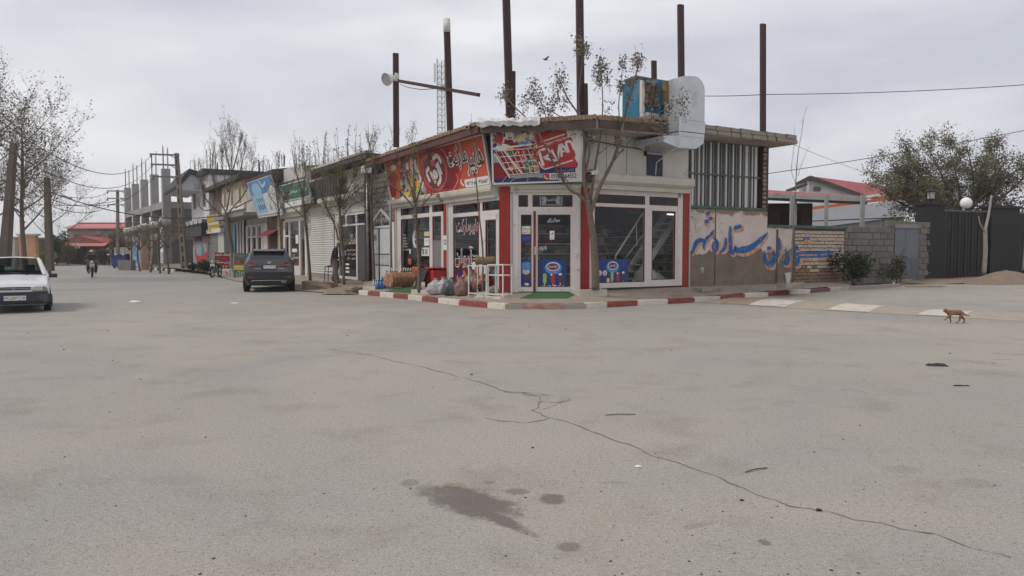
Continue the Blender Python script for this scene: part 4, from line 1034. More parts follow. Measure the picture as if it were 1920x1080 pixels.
# ============== annex with the barred window, painted wall
ZW = .4
ann = thing('annex_building', 'flat roofed annex with barred window above a peeling painted wall', 'building', tuple(FR.w(6, 0, ZW)))
xa0, xa1 = xr1 + .02, FR.x(1436)
def painted_wall_material():
 m = bpy.data.materials.new('peeling_painted_plaster'); m.use_nodes = True; t = m.node_tree; B = t.nodes['Principled BSDF']; B.inputs['Roughness'].default_value = .95
 B.inputs['Specular IOR Level'].default_value = .2
 g = t.nodes.new('ShaderNodeNewGeometry'); sp = t.nodes.new('ShaderNodeSeparateXYZ'); t.links.new(g.outputs['Position'], sp.inputs[0])
 def noise(sc, d=6, ro=.6):
  n = t.nodes.new('ShaderNodeTexNoise'); n.inputs['Scale'].default_value = sc; n.inputs['Detail'].default_value = d; n.inputs['Roughness'].default_value = ro; t.links.new(g.outputs['Position'], n.inputs['Vector']); return n.outputs[0]
 def ramp(v, a, b, c0, c1):
  r = t.nodes.new('ShaderNodeValToRGB'); r.color_ramp.elements[0].position = a; r.color_ramp.elements[1].position = b; r.color_ramp.elements[0].color = c0; r.color_ramp.elements[1].color = c1; t.links.new(v, r.inputs[0]); return r.outputs[0]
 def mix(f, a, b):
  x = t.nodes.new('ShaderNodeMixRGB'); t.links.new(f, x.inputs[0])
  for i, q in ((1, a), (2, b)):
   if isinstance(q, tuple): x.inputs[i].default_value = lin(q) + (1,)
   else: t.links.new(q, x.inputs[i])
  return x.outputs[0]
 def ma(op, a, b):
  x = t.nodes.new('ShaderNodeMath'); x.operation = op
  for i, q in enumerate((a, b)):
   if isinstance(q, (int, float)): x.inputs[i].default_value = q
   else: t.links.new(q, x.inputs[i])
  return x.outputs[0]
 pink = ramp(noise(1.6), .35, .65, lin((196, 180, 172)) + (1,), lin((208, 196, 189)) + (1,))
 pink = mix(ramp(noise(4, 8, .75), .58, .66, (0, 0, 0, 1), (.7, .7, .7, 1)), pink, (168, 148, 132))
 mud = ramp(noise(2.5), .3, .7, lin((112, 100, 90)) + (1,), lin((132, 120, 108)) + (1,))
 mud = mix(ramp(noise(7, 8, .7), .6, .68, (0, 0, 0, 1), (.6, .6, .6, 1)), mud, (152, 140, 126))
 low = ma('ADD', sp.outputs[2], ma('MULTIPLY', noise(.9, 7, .7), -1.5))
 f1 = ramp(low, .0, 1, (1, 1, 1, 1), (0, 0, 0, 1))
 mr = t.nodes.new('ShaderNodeMapRange'); mr.inputs[1].default_value = .86; mr.inputs[2].default_value = .8; t.links.new(low, mr.inputs[0])
 hi = ma('ADD', sp.outputs[2], ma('MULTIPLY', noise(1.3, 7, .7), 1.2))
 m2 = t.nodes.new('ShaderNodeMapRange'); m2.inputs[1].default_value = 3.42; m2.inputs[2].default_value = 3.5; t.links.new(hi, m2.inputs[0])
 c = mix(mr.outputs[0], pink, mud)
 c = mix(m2.outputs[0], c, (136, 120, 106))
 t.links.new(c, B.inputs['Base Color'])
 bp = t.nodes.new('ShaderNodeBump'); bp.inputs['Strength'].default_value = .5; bp.inputs['Distance'].default_value = .03
 t.links.new(ma('ADD', noise(14, 5), ma('MULTIPLY', mr.outputs[0], -.6)), bp.inputs['Height']); t.links.new(bp.outputs[0], B.inputs['Normal'])
 return m
M_pw = painted_wall_material()
def wavy_wall(x0, x1, z0, z1, nm, par, y0=0.0, y1=.25, seed=0, m=None):
 """a slightly uneven plastered face"""
 rg = random.Random(seed); b = MB(); nx_, nz = max(2, int((x1 - x0) / .3)), max(2, int((z1 - z0) / .3))
 gd = [[(x0 + (x1 - x0) * i / nx_, y0 + (rg.uniform(-.006, .006) if 0 < i < nx_ and 0 < j < nz else 0), z0 + (z1 - z0) * j / nz + (rg.uniform(-.03, .02) if j == nz and nz > 2 else 0)) for j in range(nz + 1)] for i in range(nx_ + 1)]
 for i in range(nx_):
  for j in range(nz): b.face([gd[i][j], gd[i + 1][j], gd[i + 1][j + 1], gd[i][j + 1]], 0, True)
 b.box(x0, x1, y0 + .02, y1, z0, z1 - .04)
 return bf(b, FR, nm, m or M_pw, par)
wavy_wall(xa0, xa1 + .05, .25, 3.0, 'wall', ann, 0.0, .25, 1)
M_green = mk('green_trim_paint', (66, 96, 84), .8, .2, 6, dirt=(120, 108, 96), dirt_amt=.3)
b = MB(); b.box(xa0, xa1 - .02, -.04, .2, 3.0, 3.08); bf(b, FR, 'ledge', M_green, ann)
zb0, zb1 = 3.08, 5.2
b = MB(); b.box(xa0, xa1, .16, .2, zb0, zb1 + .05); bf(b, FR, 'window_back', mk('frosted_annex_glass', (82, 85, 84), .35, .3, 1.2, .3, 14, dirt=(112, 114, 112), dirt_amt=.25, dscale=.9), ann)
M_bar = mk('white_window_bar', (196, 196, 192), .5, .08, 6, dirt=(140, 134, 126), dirt_amt=.25, dscale=6)
M_bar2 = mk('dull_window_bar', (120, 122, 120), .6, .12, 6)
barme = box_unit('bar', M_bar); barme2 = box_unit('bar', M_bar2)
b = MB(); b.box(xa0, xa1, 3.0, 3.1, zb0 - .1, zb1); b.box(xa0, xa1, .3, 3.0, zb0 - .15, zb0 - .08); b.box(xa0 - .02, xa0 + .04, .3, 3.0, zb0, zb1); b.box(xa1 - .04, xa1 + .02, .3, 3.0, zb0, zb1); bf(b, FR, 'inner_wall', mk('annex_room', (120, 116, 112), .9, .15, 1), ann)
for px, wdt, k in [(1292, .05, 1), (1301, .09, 0), (1307, .05, 1), (1313, .06, 0), (1321, .05, 0), (1327.5, .04, 1), (1335, .06, 0), (1341, .04, 1), (1349, .06, 0), (1356, .04, 1), (1364, .06, 0), (1371, .04, 1), (1377, .06, 0), (1384, .04, 1), (1390.5, .07, 0), (1397, .04, 1), (1402, .13, 0), (1408, .05, 1), (1413, .05, 0), (1419.5, .11, 0)]:
 x = FR.x(px, 0, 330); piece('bar', (barme, barme2)[k], ann, FR.w(x, .1 - .03 * (k == 0), (zb0 + zb1) / 2), (wdt, .04, zb1 - zb0), FR.a)
b = MB(); b.box(xa0, xa1 - .25, .04, .09, 4.1, 4.16); bf(b, FR, 'cross_bar', mk('rusty_bar', (92, 84, 76), .7, .2, 5), ann)
b = MB(); b.box(xa1 - .28, xa1 + .03, -.03, .3, 3.0, 5.2); bf(b, FR, 'corner_pier', M_steel, ann)
b = MB(); rg = random.Random(3)
for i in range(14): b.box(xa1 - .25, xa1 - .1, -.06, .0, 3.1 + i * .15, 3.2 + i * .15 + rg.uniform(-.03, .03), jit=.015, rg=rg)
bf(b, FR, 'brick_toothing', M_slabedge, ann, kind='stuff')
xs0, xs1 = FR.x(1318, .9) + .02, FR.x(1493, .9)
b = MB(); b.box(xs0, xs1 - .05, -.86, 6, 5.24, 5.36); bf(b, FR, 'roof', M_soff, ann)
rg = random.Random(12); x = xs0; rows_ = []
while x < xs1 - .05:
 L = rg.uniform(.35, .75); L = min(L, xs1 - x)
 for (z, h, d) in ((5.335, .15, -.02), (5.49, .16, .03)):
  hh = h * rg.uniform(.85, 1.05)
  rows_.append((x + L / 2 + rg.uniform(-.02, .02), -.86 + .2 + d + rg.uniform(-.03, .02), z, (L * .985, .42, hh)))
 x += L
blk_me = chip_unit('edge_block', M_slabedge, 4, .16)
for x, y, z, s in rows_: piece('edge_block', blk_me, ann, FR.w(x, y, z), s, FR.a + rg.uniform(-.01, .01))
y = -.2
while y < 5.5:
 for z in (5.335, 5.49): piece('edge_block', blk_me, ann, FR.w(xs1 - .2, y + .25, z), (.4, .49, .15), FR.a)
 y += .5
# ---- the lower wall beyond: plastered bay, then bare bricks, then concrete blocks
ytop2 = 2.42
pier = thing('low_plaster_wall', 'narrow plastered bay with iron posts between annex and brick wall', 'wall', tuple(FR.w(8.4, 0, ZW)))
xb0, xb1 = xa1 + .06, FR.x(1486)
wavy_wall(xb0, xb1, .25, ytop2, 'wall', pier, .0, .22, 2)
b = MB(); b.box(xb0, xb1 + 3.1, -.05, .2, ytop2, ytop2 + .1); bf(b, FR, 'coping', M_green, pier)
for px, m, z1 in ((1456.5, 'rusty_bar', 2.35), (1487.5, 'rusty_bar', 2.42)):
 x = FR.x(px); b = MB(); b.box(x - .035, x + .035, -.03, .0, .38, z1); bf(b, FR, 'iron_strip', MATS[m], pier)
x = FR.x(1340.5); b = MB(); b.box(x - .018, x + .018, -.02, .0, .45, 3.0); bf(b, FR, 'iron_strip', MATS['rusty_bar'], ann)
b = MB(); q = [FR.hit(*p) for p in ((1470, 512), (1482, 510), (1479, 530), (1473, 530))]
b.prism([(a, c) for a, c in q][::-1], -.05, -.01); bf(b, FR, 'white_board', M_panelw, pier)
bw = thing('brick_wall', 'pale painted brick wall with blue calligraphy bars and open joints', 'wall', tuple(FR.w(10.7, 0, ZW)))
xc0, xc1 = xb1 + .02, FR.x(1583)
b = MB(); b.box(xc0, xc1, .03, .22, .2, ytop2); bf(b, FR, 'mortar', mk('dark_mortar', (92, 80, 70), 1, .2, 8, .4, 50), bw)
M_bp = mk('painted_brick', (188, 172, 154), .9, .14, 6, .4, 50, dirt=(150, 122, 100), dirt_amt=.3, dscale=5, rnd=.08)
M_bn = mk('bare_brick', (138, 114, 96), .95, .2, 6, .5, 50, dirt=(100, 82, 70), dirt_amt=.3, dscale=5, rnd=.12)
br1, br2m = chip_unit('brick', M_bp, 5, .1), chip_unit('brick', M_bn, 6, .12)
rg = random.Random(77); ch = .128; ncr = int((ytop2 - .42) / ch)
for r in range(ncr):
 z = .42 + (r + .5) * ch; x = xc0 - (r % 2) * .14
 while x < xc1:
  a0, a1 = max(x, xc0), min(x + .27, xc1)
  if a1 - a0 > .05: piece('brick', br2m if (z < .95 + rg.uniform(-.15, .15)) else br1, bw, FR.w((a0 + a1) / 2, .045 + rg.uniform(-.007, .007), z + rg.uniform(-.006, .006)), (a1 - a0 - .014, .09, ch - .024), FR.a)
  x += .275
cb = thing('block_wall', 'low grey concrete block wall around a grey sheet metal door', 'wall', tuple(FR.w(15, 0, ZW)))
xd0, xd1 = xc1 + .02, FR.x(1750)
dx0, dx1 = FR.x(1677), FR.x(1722)
zt_ = lambda x: 2.5 + .34 * sm(xd0, xd1 - 1, x)
for a0, a1, z1 in ((xd0, dx0, 0), (dx1, xd1, 0)):
 b = MB(); b.box(a0, a1, .04, .24, .1, 2.4); bf(b, FR, 'mortar', M_blockd, cb)
b = MB(); b.box(dx0, dx1, .04, .24, 2.56, 2.62); bf(b, FR, 'mortar', M_blockd, cb)
bme = chip_unit('block', M_block, 8, .05)
for r in range(11):
 h = .25; z = .3 + (r + .5) * h; x = xd0 - (r % 2) * .25
 while x < xd1:
  a0, a1 = max(x, xd0), min(x + .5, xd1)
  for (c0, c1) in (((a0, min(a1, dx0 - .02)), (max(a0, dx1 + .02), a1)) if z < 2.56 else ((a0, a1),)):
   if c1 - c0 > .06 and z < zt_(c0): piece('block', bme, cb, FR.w((c0 + c1) / 2, .1 + rg.uniform(-.012, .012), z), (c1 - c0 - .012, .19, h - .014), FR.a)
  x += .5
M_dgrey = mk('grey_door_sheet', (104, 108, 114), .6, .1, 3, dirt=(96, 90, 84), dirt_amt=.2)
dmid = (dx0 + dx1) / 2 - .1
for a0, a1 in ((dx0 + .02, dmid), (dmid + .02, dx1 - .02)):
 b = MB(); b.box(a0, a1, -.0, .05, .42, 2.52)
 for i in range(5):
  xx = a0 + (a1 - a0) * (i + .6) / 5.4; b.box(xx, xx + .025, -.02, .0, .5, 1.25 + .12 * i if a0 < dmid - .1 and a0 == dx0 + .02 else 1.3)
 bf(b, FR, 'door_leaf', M_dgrey, cb)
b = MB(); b.box(dx0 - .06, dx1 + .06, -.05, .2, 2.52, 2.68); bf(b, FR, 'lintel', M_conc, cb)
CS = [([(335, 345, 14), (318, 378, 30), (290, 412, 24), (268, 425, 34), (250, 452, 26), (236, 478, 30), (226, 520, 20), (231, 555, 8)], 0),
      ([(245, 470, 34), (190, 455, 46), (150, 480, 46), (125, 535, 36), (108, 580, 24), (92, 606, 8)], 0),
      ([(333, 430, 16), (366, 470, 30), (368, 535, 34), (346, 582, 20), (326, 545, 22), (330, 490, 20), (352, 470, 14)], 0),
      ([(463, 430, 16), (458, 510, 34), (434, 562, 32), (396, 583, 8)], 0),
      ([(511, 305, 14), (508, 400, 30), (512, 520, 38), (520, 590, 36), (548, 605, 10)], 0),
      ([(522, 598, 24), (552, 570, 34), (562, 520, 16), (580, 562, 46), (640, 560, 72), (720, 538, 64), (800, 480, 50), (860, 425, 38), (908, 374, 8)], 0),
      ([(884, 590, 14), (884, 660, 40), (915, 712, 60), (960, 695, 58), (988, 630, 36), (966, 572, 10)], 0),
      ([(1026, 428, 14), (1032, 520, 40), (1020, 640, 12)], 0),
      ([(1112, 578, 16), (1128, 640, 40), (1105, 700, 52), (1058, 690, 10)], 0),
      ([(1200, 520, 30), (1222, 545, 40), (1190, 552, 30)], 0), ([(1215, 600, 40), (1228, 660, 48), (1212, 715, 44), (1182, 728, 14)], 0),
      ([(1192, 597, 22), (1330, 594, 26), (1480, 592, 26), (1606, 590, 22)], 0), ([(1196, 632, 22), (1330, 634, 24), (1480, 628, 26), (1604, 620, 26)], 0),
      ([(1683, 520, 10), (1686, 560, 18), (1676, 580, 10)], 0), ([(1555, 560, 12), (1560, 600, 26), (1575, 610, 20)], 0), ([(1445, 580, 10), (1450, 600, 26), (1465, 612, 20)], 0)]
DOTS = [(272, 170, 24), (300, 226, 25), (258, 256, 26), (572, 322, 26), (608, 312, 27), (925, 540, 22), (1300, 445, 17), (1340, 440, 16)]
letter = MB(); M_wblue = mk('wall_paint_blue', (38, 96, 156), .8, .12, 5, dirt=(150, 150, 158), dirt_amt=.2, dscale=6); M_worange = mk('wall_paint_orange', (196, 128, 92), .85, .12, 4, dirt=(192, 174, 162), dirt_amt=.6, dscale=5)
S_ = 1 / 5.684
def wallp(a, c, off):
 q = FR.hit(1280 + a * S_, 370 + c * S_, off); return tuple(FR.w(q[0], -off, q[1]))
for (dx, dy, grow, off, mi) in ((13, 20, 1.5, .014, 1), (0, 0, 1, .019, 0)):
 for j, (pts, _) in enumerate(CS): ribbon(letter, [(a + dx, c + dy, wd * grow) for a, c, wd in pts], lambda a, c: wallp(a, c, off + .0003 * j), mi)
 for j, (a, c, r) in enumerate(DOTS):
  letter.face([wallp(a + dx + r * grow * cos(t * pi / 4) * (1 if t % 2 else .82), c + dy - r * grow * sin(t * pi / 4) * (1 if t % 2 else .82), off + .0003 * (j + 20)) for t in range(8)], mi)
letter.build('wall_lettering', [M_wblue, M_worange], ann)
sg = MB(); rg = random.Random(9)
for (x0, y0, n, sp) in ((65, 420, 16, 40), (110, 220, 22, 60), (180, 165, 10, 40), (400, 250, 8, 40), (195, 318, 4, 16), (410, 350, 3, 14), (820, 705, 2, 10)):
 for i in range(n):
  a, c = x0 + rg.gauss(0, sp * .5), y0 + rg.gauss(0, sp); a = max(a, 52); t = rg.uniform(0, 6.3); L = rg.uniform(8, 22)
  ribbon(sg, [(a, c, 2), (a + L * .5 * cos(t) + 3, c + L * .5 * sin(t), 5), (a + L * cos(t), c + L * sin(t), 1)], lambda p, q: wallp(p, q, .012), 0, 3)
for q in ([(50, 160, 3), (95, 215, 3), (130, 280, 3), (140, 340, 3)], [(60, 380, 4), (75, 440, 4), (70, 500, 3)]): ribbon(sg, q, lambda p, r: wallp(p, r, .011), 0)
sg.build('painted_sprigs', mk('faded_green_paint', (92, 138, 120), .85, .15, 6), ann, kind='stuff')
qm = MB(); ribbon(qm, [(195, 775, 7), (200, 755, 7), (220, 755, 7), (222, 775, 7), (208, 785, 7), (212, 803, 6)], lambda p, r: wallp(p, r, .012), 0); qm.build('chalk_mark', M_pwhite, ann)
def slab(px0, px1, py, d, h, m, label, cat='kerb block', group=None, nm='loose_kerb_block', zadd=.0):
 a, c = FR.hit(px0, py, .0), FR.hit(px1, py, .0)
 p = G((px0 + px1) / 2, py, .27); L = (px1 - px0) * p.y / FPX
 rg = random.Random(int(px0)); b = MB(); b.box(-L / 2, L / 2, -d / 2, d / 2, 0, h, jit=.02, rg=rg)
 o = b.build(nm, m); o.location = (p.x, p.y, p.z - .05 + zadd); o.rotation_euler = (0, 0, FR.a + .05)
 return tag(o, label, cat, group)
slab(1298, 1355, 544, .35, .12, M_kd, 'loose pale kerb block lying on the pavement under the painted wall')
slab(1455, 1508, 538, .4, .2, M_kd, 'loose kerb blocks at the foot of the iron post by the brick wall')
# ============== cooler with its duct on the roof
PC = at(1240, 230, 24.2)
cool = thing('evaporative_cooler', 'blue evaporative cooler draped with sacking on the roof edge with a big bent tin duct', 'cooler', (PC.x, PC.y, 5.55))
FRc = Frame((0, 0), FR.a)
cx0, cx1 = FR.x(1205, .6, 180), FR.x(1276, .2, 180)
ztop, zbot = FR.z(1240, 149, .6), 5.62
M_cblue = mk('cooler_blue', (40, 112, 140), .5, .12, 3, dirt=(120, 130, 130), dirt_amt=.1)
xs_ = FR.x(1233, .6, 180)
b = MB(); b.box(xs_, cx1, -.58, .35, zbot, ztop); b.box(cx0, xs_ - .01, -.5, .35, zbot, ztop - .04); bf(b, FR, 'cabinet', M_cblue, cool)
b = MB(); b.box(cx0 - .02, xs_ + .02, -.62, -.5, zbot, zbot + .14); b.box(cx0 - .03, cx0 + .08, -.6, -.5, zbot + .14, ztop - .1); bf(b, FR, 'louvre_frame', M_white, cool)
b = MB(); rg = random.Random(4); nxr, nzr = 9, 14; gd = []
for i in range(nxr + 1):
 r_ = []
 for j in range(nzr + 1):
  t = j / nzr; xx = cx0 + .05 + (xs_ - cx0 - .05) * i / nxr; zz = ztop + .03 - (ztop - zbot - .25) * t * (1 - .25 * abs(i / nxr - .45))
  r_.append((xx + rg.uniform(-.03, .03), -.58 - .1 * sin(i * 1.9 + j * .5) + rg.uniform(-.04, .04) if j > 1 else -.4 + .35 * (1 - j) + rg.uniform(-.03, .03), zz))
 gd.append(r_)
for i in range(nxr):
 for j in range(nzr): b.face([gd[i][j], gd[i + 1][j], gd[i + 1][j + 1], gd[i][j + 1]], 0, True)
b.box(cx0 + .02, cx1 - .1, -.3, .3, ztop + .0, ztop + .07, jit=.03, rg=rg)
bf(b, FR, 'sacking', mk('grey_sacking', (112, 98, 90), 1, .35, 9, .6, 30, dirt=(146, 130, 116), dirt_amt=.3, dscale=7), cool)
dxa, dxb = FR.x(1252, .75, 190), FR.x(1322, .75, 200); dz0, dz1 = FR.z(1280, 196, .75), FR.z(1280, 155, .75)
b = MB(); b.box(dxa - .12, dxa + .06, -.78, -.56, dz0 - .08, dz1 - .02); bf(b, FR, 'packing_foam', mk('brown_foam', (124, 102, 74), .95, .3, 12, .5, 40), cool)
yo0, yo1 = -1.42, -.75
xi = FR.x(1274, 1.42, 200); xo = FR.x(1321, 1.42, 220)
prof_o = [(dxa, dz1)] + [(xo - .42 + .42 * sin(t), dz1 + .05 - .42 + .42 * cos(t)) for t in [k * pi / 2 / 7 for k in range(8)]]
prof_i = [(dxa, dz0), (xi - .02, dz0), (xi, dz0 - .06)]
zlow = FR.z(1300, 232, 1.0)
outl = prof_o + [(xo, zlow), (xi, zlow)] + prof_i[::-1]
b = MB(); b.prism(outl[::-1], yo0, yo1)
duct = bf(b, FR, 'duct', M_galv, cool)
for (za, zc, k) in ((zlow, zlow - .35, 0), (zlow - .36, FR.z(1300, 262, 1.0), 1)):
 b = MB(); b.box(xi - .02 + .02 * k, xo + .02 - .02 * k, yo0 - .015 + .02 * k, yo1 + .01, min(za, zc), max(za, zc) - .01); bf(b, FR, 'duct_section', M_galv, duct)
zc = FR.z(1300, 262, 1.0); zd = FR.z(1300, 283, 1.0)
b = MB(); b.prism([(xi, zc), (FR.x(1210, .6, 270), zc - .05), (FR.x(1210, .6, 270), zd + .12), (xi, zd - .02), (xo - .3, zd), (xo, zc - .15), (xo, zc)], yo0 + .02, -.1); bf(b, FR, 'duct_elbow', M_galv, duct)
b = MB(); b.tube([FR.w(xi - .03, -1.5, zlow + .02), FR.w(xi - .05, -1.48, zlow - .7), FR.w(xi - .02, -1.4, 4.7), FR.w(xi - .05, -.5, 4.3), FR.w(xi - .05, -.46, 3.92)], .016, 5); b.tube([FR.w(FR.x(1243, 1, 218), -1.2, zlow + .28), FR.w(FR.x(1256, 1, 226), -1.4, zlow + .08), FR.w(xi - .03, -1.5, zlow + .02)], .016, 5); b.build('hose', M_white, cool)
b = MB(); b.box(cx0, xi + .2, -.92, -.2, 5.52, 5.62); bf(b, FR, 'stand', mk('weathered_board', (150, 140, 130), .9, .2, 4), cool)
# ============== steel columns standing on the roofs
def column(px0, py0, px1, py1, wd, Y, label, cap=False, stub=None, both=True, extra=0):
 p0 = at(px0, py0, Y); p1 = at(px1, py1, Y); w_ = wd * Y / FPX
 t = thing('steel_column', label, 'steel column', tuple(p1), group='bare steel columns rising above the roofs')
 d = (p0 - p1).normalized(); b = MB(); s = Vector((.93, .37, 0))
 q = Vector((-.37, .93, 0))
 for k in (-1, 1): b.bar(p1 + s * w_ * .23 * k, p0 + s * w_ * .23 * k, w_ * .5 - .006, w_ * .5, up=tuple(q))
 b.bar(p1, p0 - d * .05, w_ * .3, w_ * .4, up=tuple(q))
 b.build('shaft', M_steel, t)
 if cap:
  b = MB(); b.cyl(p0 - d * .05, p0 + d * .38, w_ * .56, 12); b.build('cap', M_white, t)
 if stub:
  q0 = at(*stub[:2], Y - .02); q1 = at(stub[2], stub[3], Y - .02); b = MB(); b.bar(q1, q0, stub[4] * Y / FPX, w_ * .6, up=tuple(q)); b.build('splice_piece', M_steel, t)
 return t
column(742, 100, 743, 276, 11, 27.5, 'shortest rusty steel column, carrying the round floodlight')
column(838, 58, 844, 246, 12, 24.5, 'steel column with a white bucket over its top', cap=True)
column(947, -75, 956, 226, 14, 22.6, 'tall steel column behind the white plastic sheet', stub=(961, 134, 961, 226, 9))
column(1086, -60, 1089, 220, 14, 23.2, 'tall steel column behind the bare tree at the corner', stub=(1097, 157, 1098, 220, 7))
column(1226, 114, 1227, 200, 10, 26.5, 'short steel column just behind the blue cooler')
column(1276, 9, 1278, 200, 12, 25.5, 'tall steel column rising behind the tin duct')
column(1430.5, 45, 1430.5, 248, 11, 26.2, 'lone steel column above the barred annex window')
pa, pb = at(749, 152, 26.5), at(898, 178, 23.2)
b = MB(); b.bar(pa, pb, .1, .11)
b.top('steel_beam', M_steel, 'thin steel beam running level across two roof columns', 'beam', tuple((pa + pb) / 2))
b = MB(); q = [at(750, 158, 26.4), at(765, 164, 26.2), at(790, 168, 25.6), at(820, 166, 25), at(836, 160, 24.5)]; b.tube(q, .012, 4); b.top('slack_wire', M_black, 'slack wire hanging below the thin steel beam', 'wire', tuple(q[2]))
fp = at(735, 147, 26.9)
fl_ = thing('floodlight', 'round white floodlight clamped to the shortest steel column', 'floodlight', tuple(fp))
ax = Vector((-.62, -.72, -.3)).normalized(); b = MB()
def lathe_dir(b, c, d, prof, n=18, mi=0):
 d = d.normalized(); a = d.orthogonal().normalized(); e2 = d.cross(a); vs_ = []; fs = []
 for r, h in prof:
  for j in range(n): t = 2 * pi * j / n; vs_.append(c + d * h + (a * cos(t) + e2 * sin(t)) * r)
 for i in range(len(prof) - 1):
  for j in range(n): p = i * n + j; q = i * n + (j + 1) % n; fs.append((p, q, q + n, p + n))
 b.raw(vs_, fs, mi, True)
lathe_dir(b, fp, ax, [(.0, -.12), (.07, -.12), (.09, 0), (.16, .08), (.22, .22), (.235, .3), (.225, .3), (.2, .22), (.1, .08), (0, .06)]); b.build('reflector', M_white, fl_)
b = MB(); lathe_dir(b, fp, ax, [(0, .27), (.22, .275)]); b.build('lens', mk('lamp_glass', (150, 150, 148), .15, .1), fl_)
b = MB(); b.bar(fp - ax * .08, fp - ax * .3 + Vector((0, 0, .05)), .1, .14); b.bar(fp - ax * .2 + Vector((0, 0, -.12)), fp - ax * .2 + Vector((0, 0, .16)), .09, .09); b.build('ballast', M_white, fl_)
mt = thing('lattice_mast', 'thin red and white telecom mast far behind the shop roof', 'mast', tuple(at(829, 470, 150)))
zt2 = at(829, 112, 150).z; c = at(829, 470, 150); b = MB(); s = .75
leg = [(c.x - s, c.y - s), (c.x + s, c.y - s), (c.x, c.y + s)]
for x, y in leg: b.tube([(x, y, 0), (x, y, zt2)], .1, 4)
b.build('legs', M_silver, mt); b = MB()
k = 0; z = 14
while z < zt2 - 1.2:
 for i in range(3):
  p, q = leg[i], leg[(i + 1) % 3]; b.tube([(p[0], p[1], z), (q[0], q[1], z + 1.2)], .05, 3, cap=False); b.tube([(p[0], p[1], z), (q[0], q[1], z)], .05, 3, cap=False)
 z += 1.2
b.build('bracing', M_silver, mt, kind='stuff')
b = MB(); b.box(c.x - 1.35, c.x - 1.0, c.y - 1.2, c.y - .9, zt2 - 4.6, zt2 - 1.0); b.build('antenna', M_white, mt)
# ============== black sheet fence with pillars, lamps
M_fence = mk('black_fence_sheet', (27, 27, 29), .6, .1, 3, dirt=(62, 58, 56), dirt_amt=.12)
M_fpil = mk('dark_stone_pillar', (32, 32, 34), .7, .15, 5, .2, 30)
pA = FR.w(FR.x(1750) + .05, .1, 0); fdir = (at(1885, 460, 34) - at(1752, 460, 31.8)); fdir.z = 0
FF = Frame((pA.x, pA.y), atan2(fdir.y, fdir.x))
fw = thing('black_fence', 'tall black sheet metal fence between dark stone pillars right of the block wall', 'fence', tuple(FF.w(2, 0, .3)))
fx_ = lambda px: FF.x(px)
ftop = FF.z(1800, 394); ptop = FF.z(1760, 380); fb = .3
pil = [(fx_(1729), fx_(1764), ptop), (fx_(1852), fx_(1905), FF.z(1880, 386)), (fx_(1985), fx_(2020), ptop), (fx_(2180), fx_(2215), ptop)]
for x0, x1, z in pil:
 b = MB(); b.box(x0, x1, -.12, .35, fb - .1, z - .12); p = bf(b, FF, 'pillar', M_fpil, fw)
 b = MB(); b.box(x0 - .07, x1 + .07, -.2, .43, z - .12, z); bf(b, FF, 'capstone', M_fpil, p)
 b = MB()
 for k in range(9): b.box(x0 - .012, x1 + .012, -.132, .36, fb + .1 + k * .3, fb + .37 + k * .3)
 bf(b, FF, 'stone_courses', M_fpil, p, kind='stuff')
for (x0, x1) in ((pil[0][1] + .01, pil[1][0] - .01), (pil[1][1] + .01, pil[2][0] - .01), (pil[2][1] + .01, pil[3][0] - .01)):
 n = max(3, int((x1 - x0) / .42)); st_ = (x1 - x0) / n
 for i in range(n):
  b = MB(); a = x0 + i * st_; b.box(a + .012, a + st_ - .012, .02, .05, fb, ftop - .06); b.box(a + st_ * .5 - .03, a + st_ * .5 + .03, .0, .02, fb + .05, ftop - .1); bf(b, FF, 'sheet_panel', M_fence, fw)
 for z in (fb + .35, (fb + ftop) / 2, ftop - .35): b = MB(); b.box(x0, x1, .055, .1, z - .03, z + .03); bf(b, FF, 'rail', M_fence, fw)
 b = MB(); b.box(x0, x1, -.01, .09, ftop - .06, ftop); bf(b, FF, 'top_rail', mk('fence_top_rail', (96, 94, 96), .6, .1), fw)
gp = FF.w(fx_(1813), .1, ftop)
gl = thing('globe_lamp', 'white globe lamp on a short stem above the black fence', 'lamp', tuple(gp))
b = MB(); r = 10.5 * gp.y / FPX; b.ell((gp.x, gp.y, ftop + r + .08), r, 18, 12); b.build('globe', mk('opal_globe', (228, 228, 226), .3, .02), gl)
b = MB(); b.cyl((gp.x, gp.y, ftop - .02), (gp.x, gp.y, ftop + .1), .05, 8); b.build('stem', M_fence, gl)
lp_ = FF.w(fx_(1747), .1, ptop)
ln = thing('lantern', 'small black lantern with pale glass on the first stone pillar', 'lantern', tuple(lp_))
b = MB(); b.cyl(lp_, lp_ + Vector((0, 0, .12)), .05, 8); b.box(lp_.x - .16, lp_.x + .16, lp_.y - .16, lp_.y + .16, ptop + .12, ptop + .16)
for sx in (-1, 1):
 for sy in (-1, 1): b.bar((lp_.x + .12 * sx, lp_.y + .12 * sy, ptop + .16), (lp_.x + .14 * sx, lp_.y + .14 * sy, ptop + .46), .02)
b.lathe([(.24, .46), (.2, .5), (.08, .58), (0, .6)], (lp_.x, lp_.y, ptop), 8); b.build('frame', M_fence, ln)
b = MB(); b.box(lp_.x - .1, lp_.x + .1, lp_.y - .1, lp_.y + .1, ptop + .16, ptop + .44); b.build('glass', mk('lantern_glass', (176, 176, 170), .4, .05), ln)
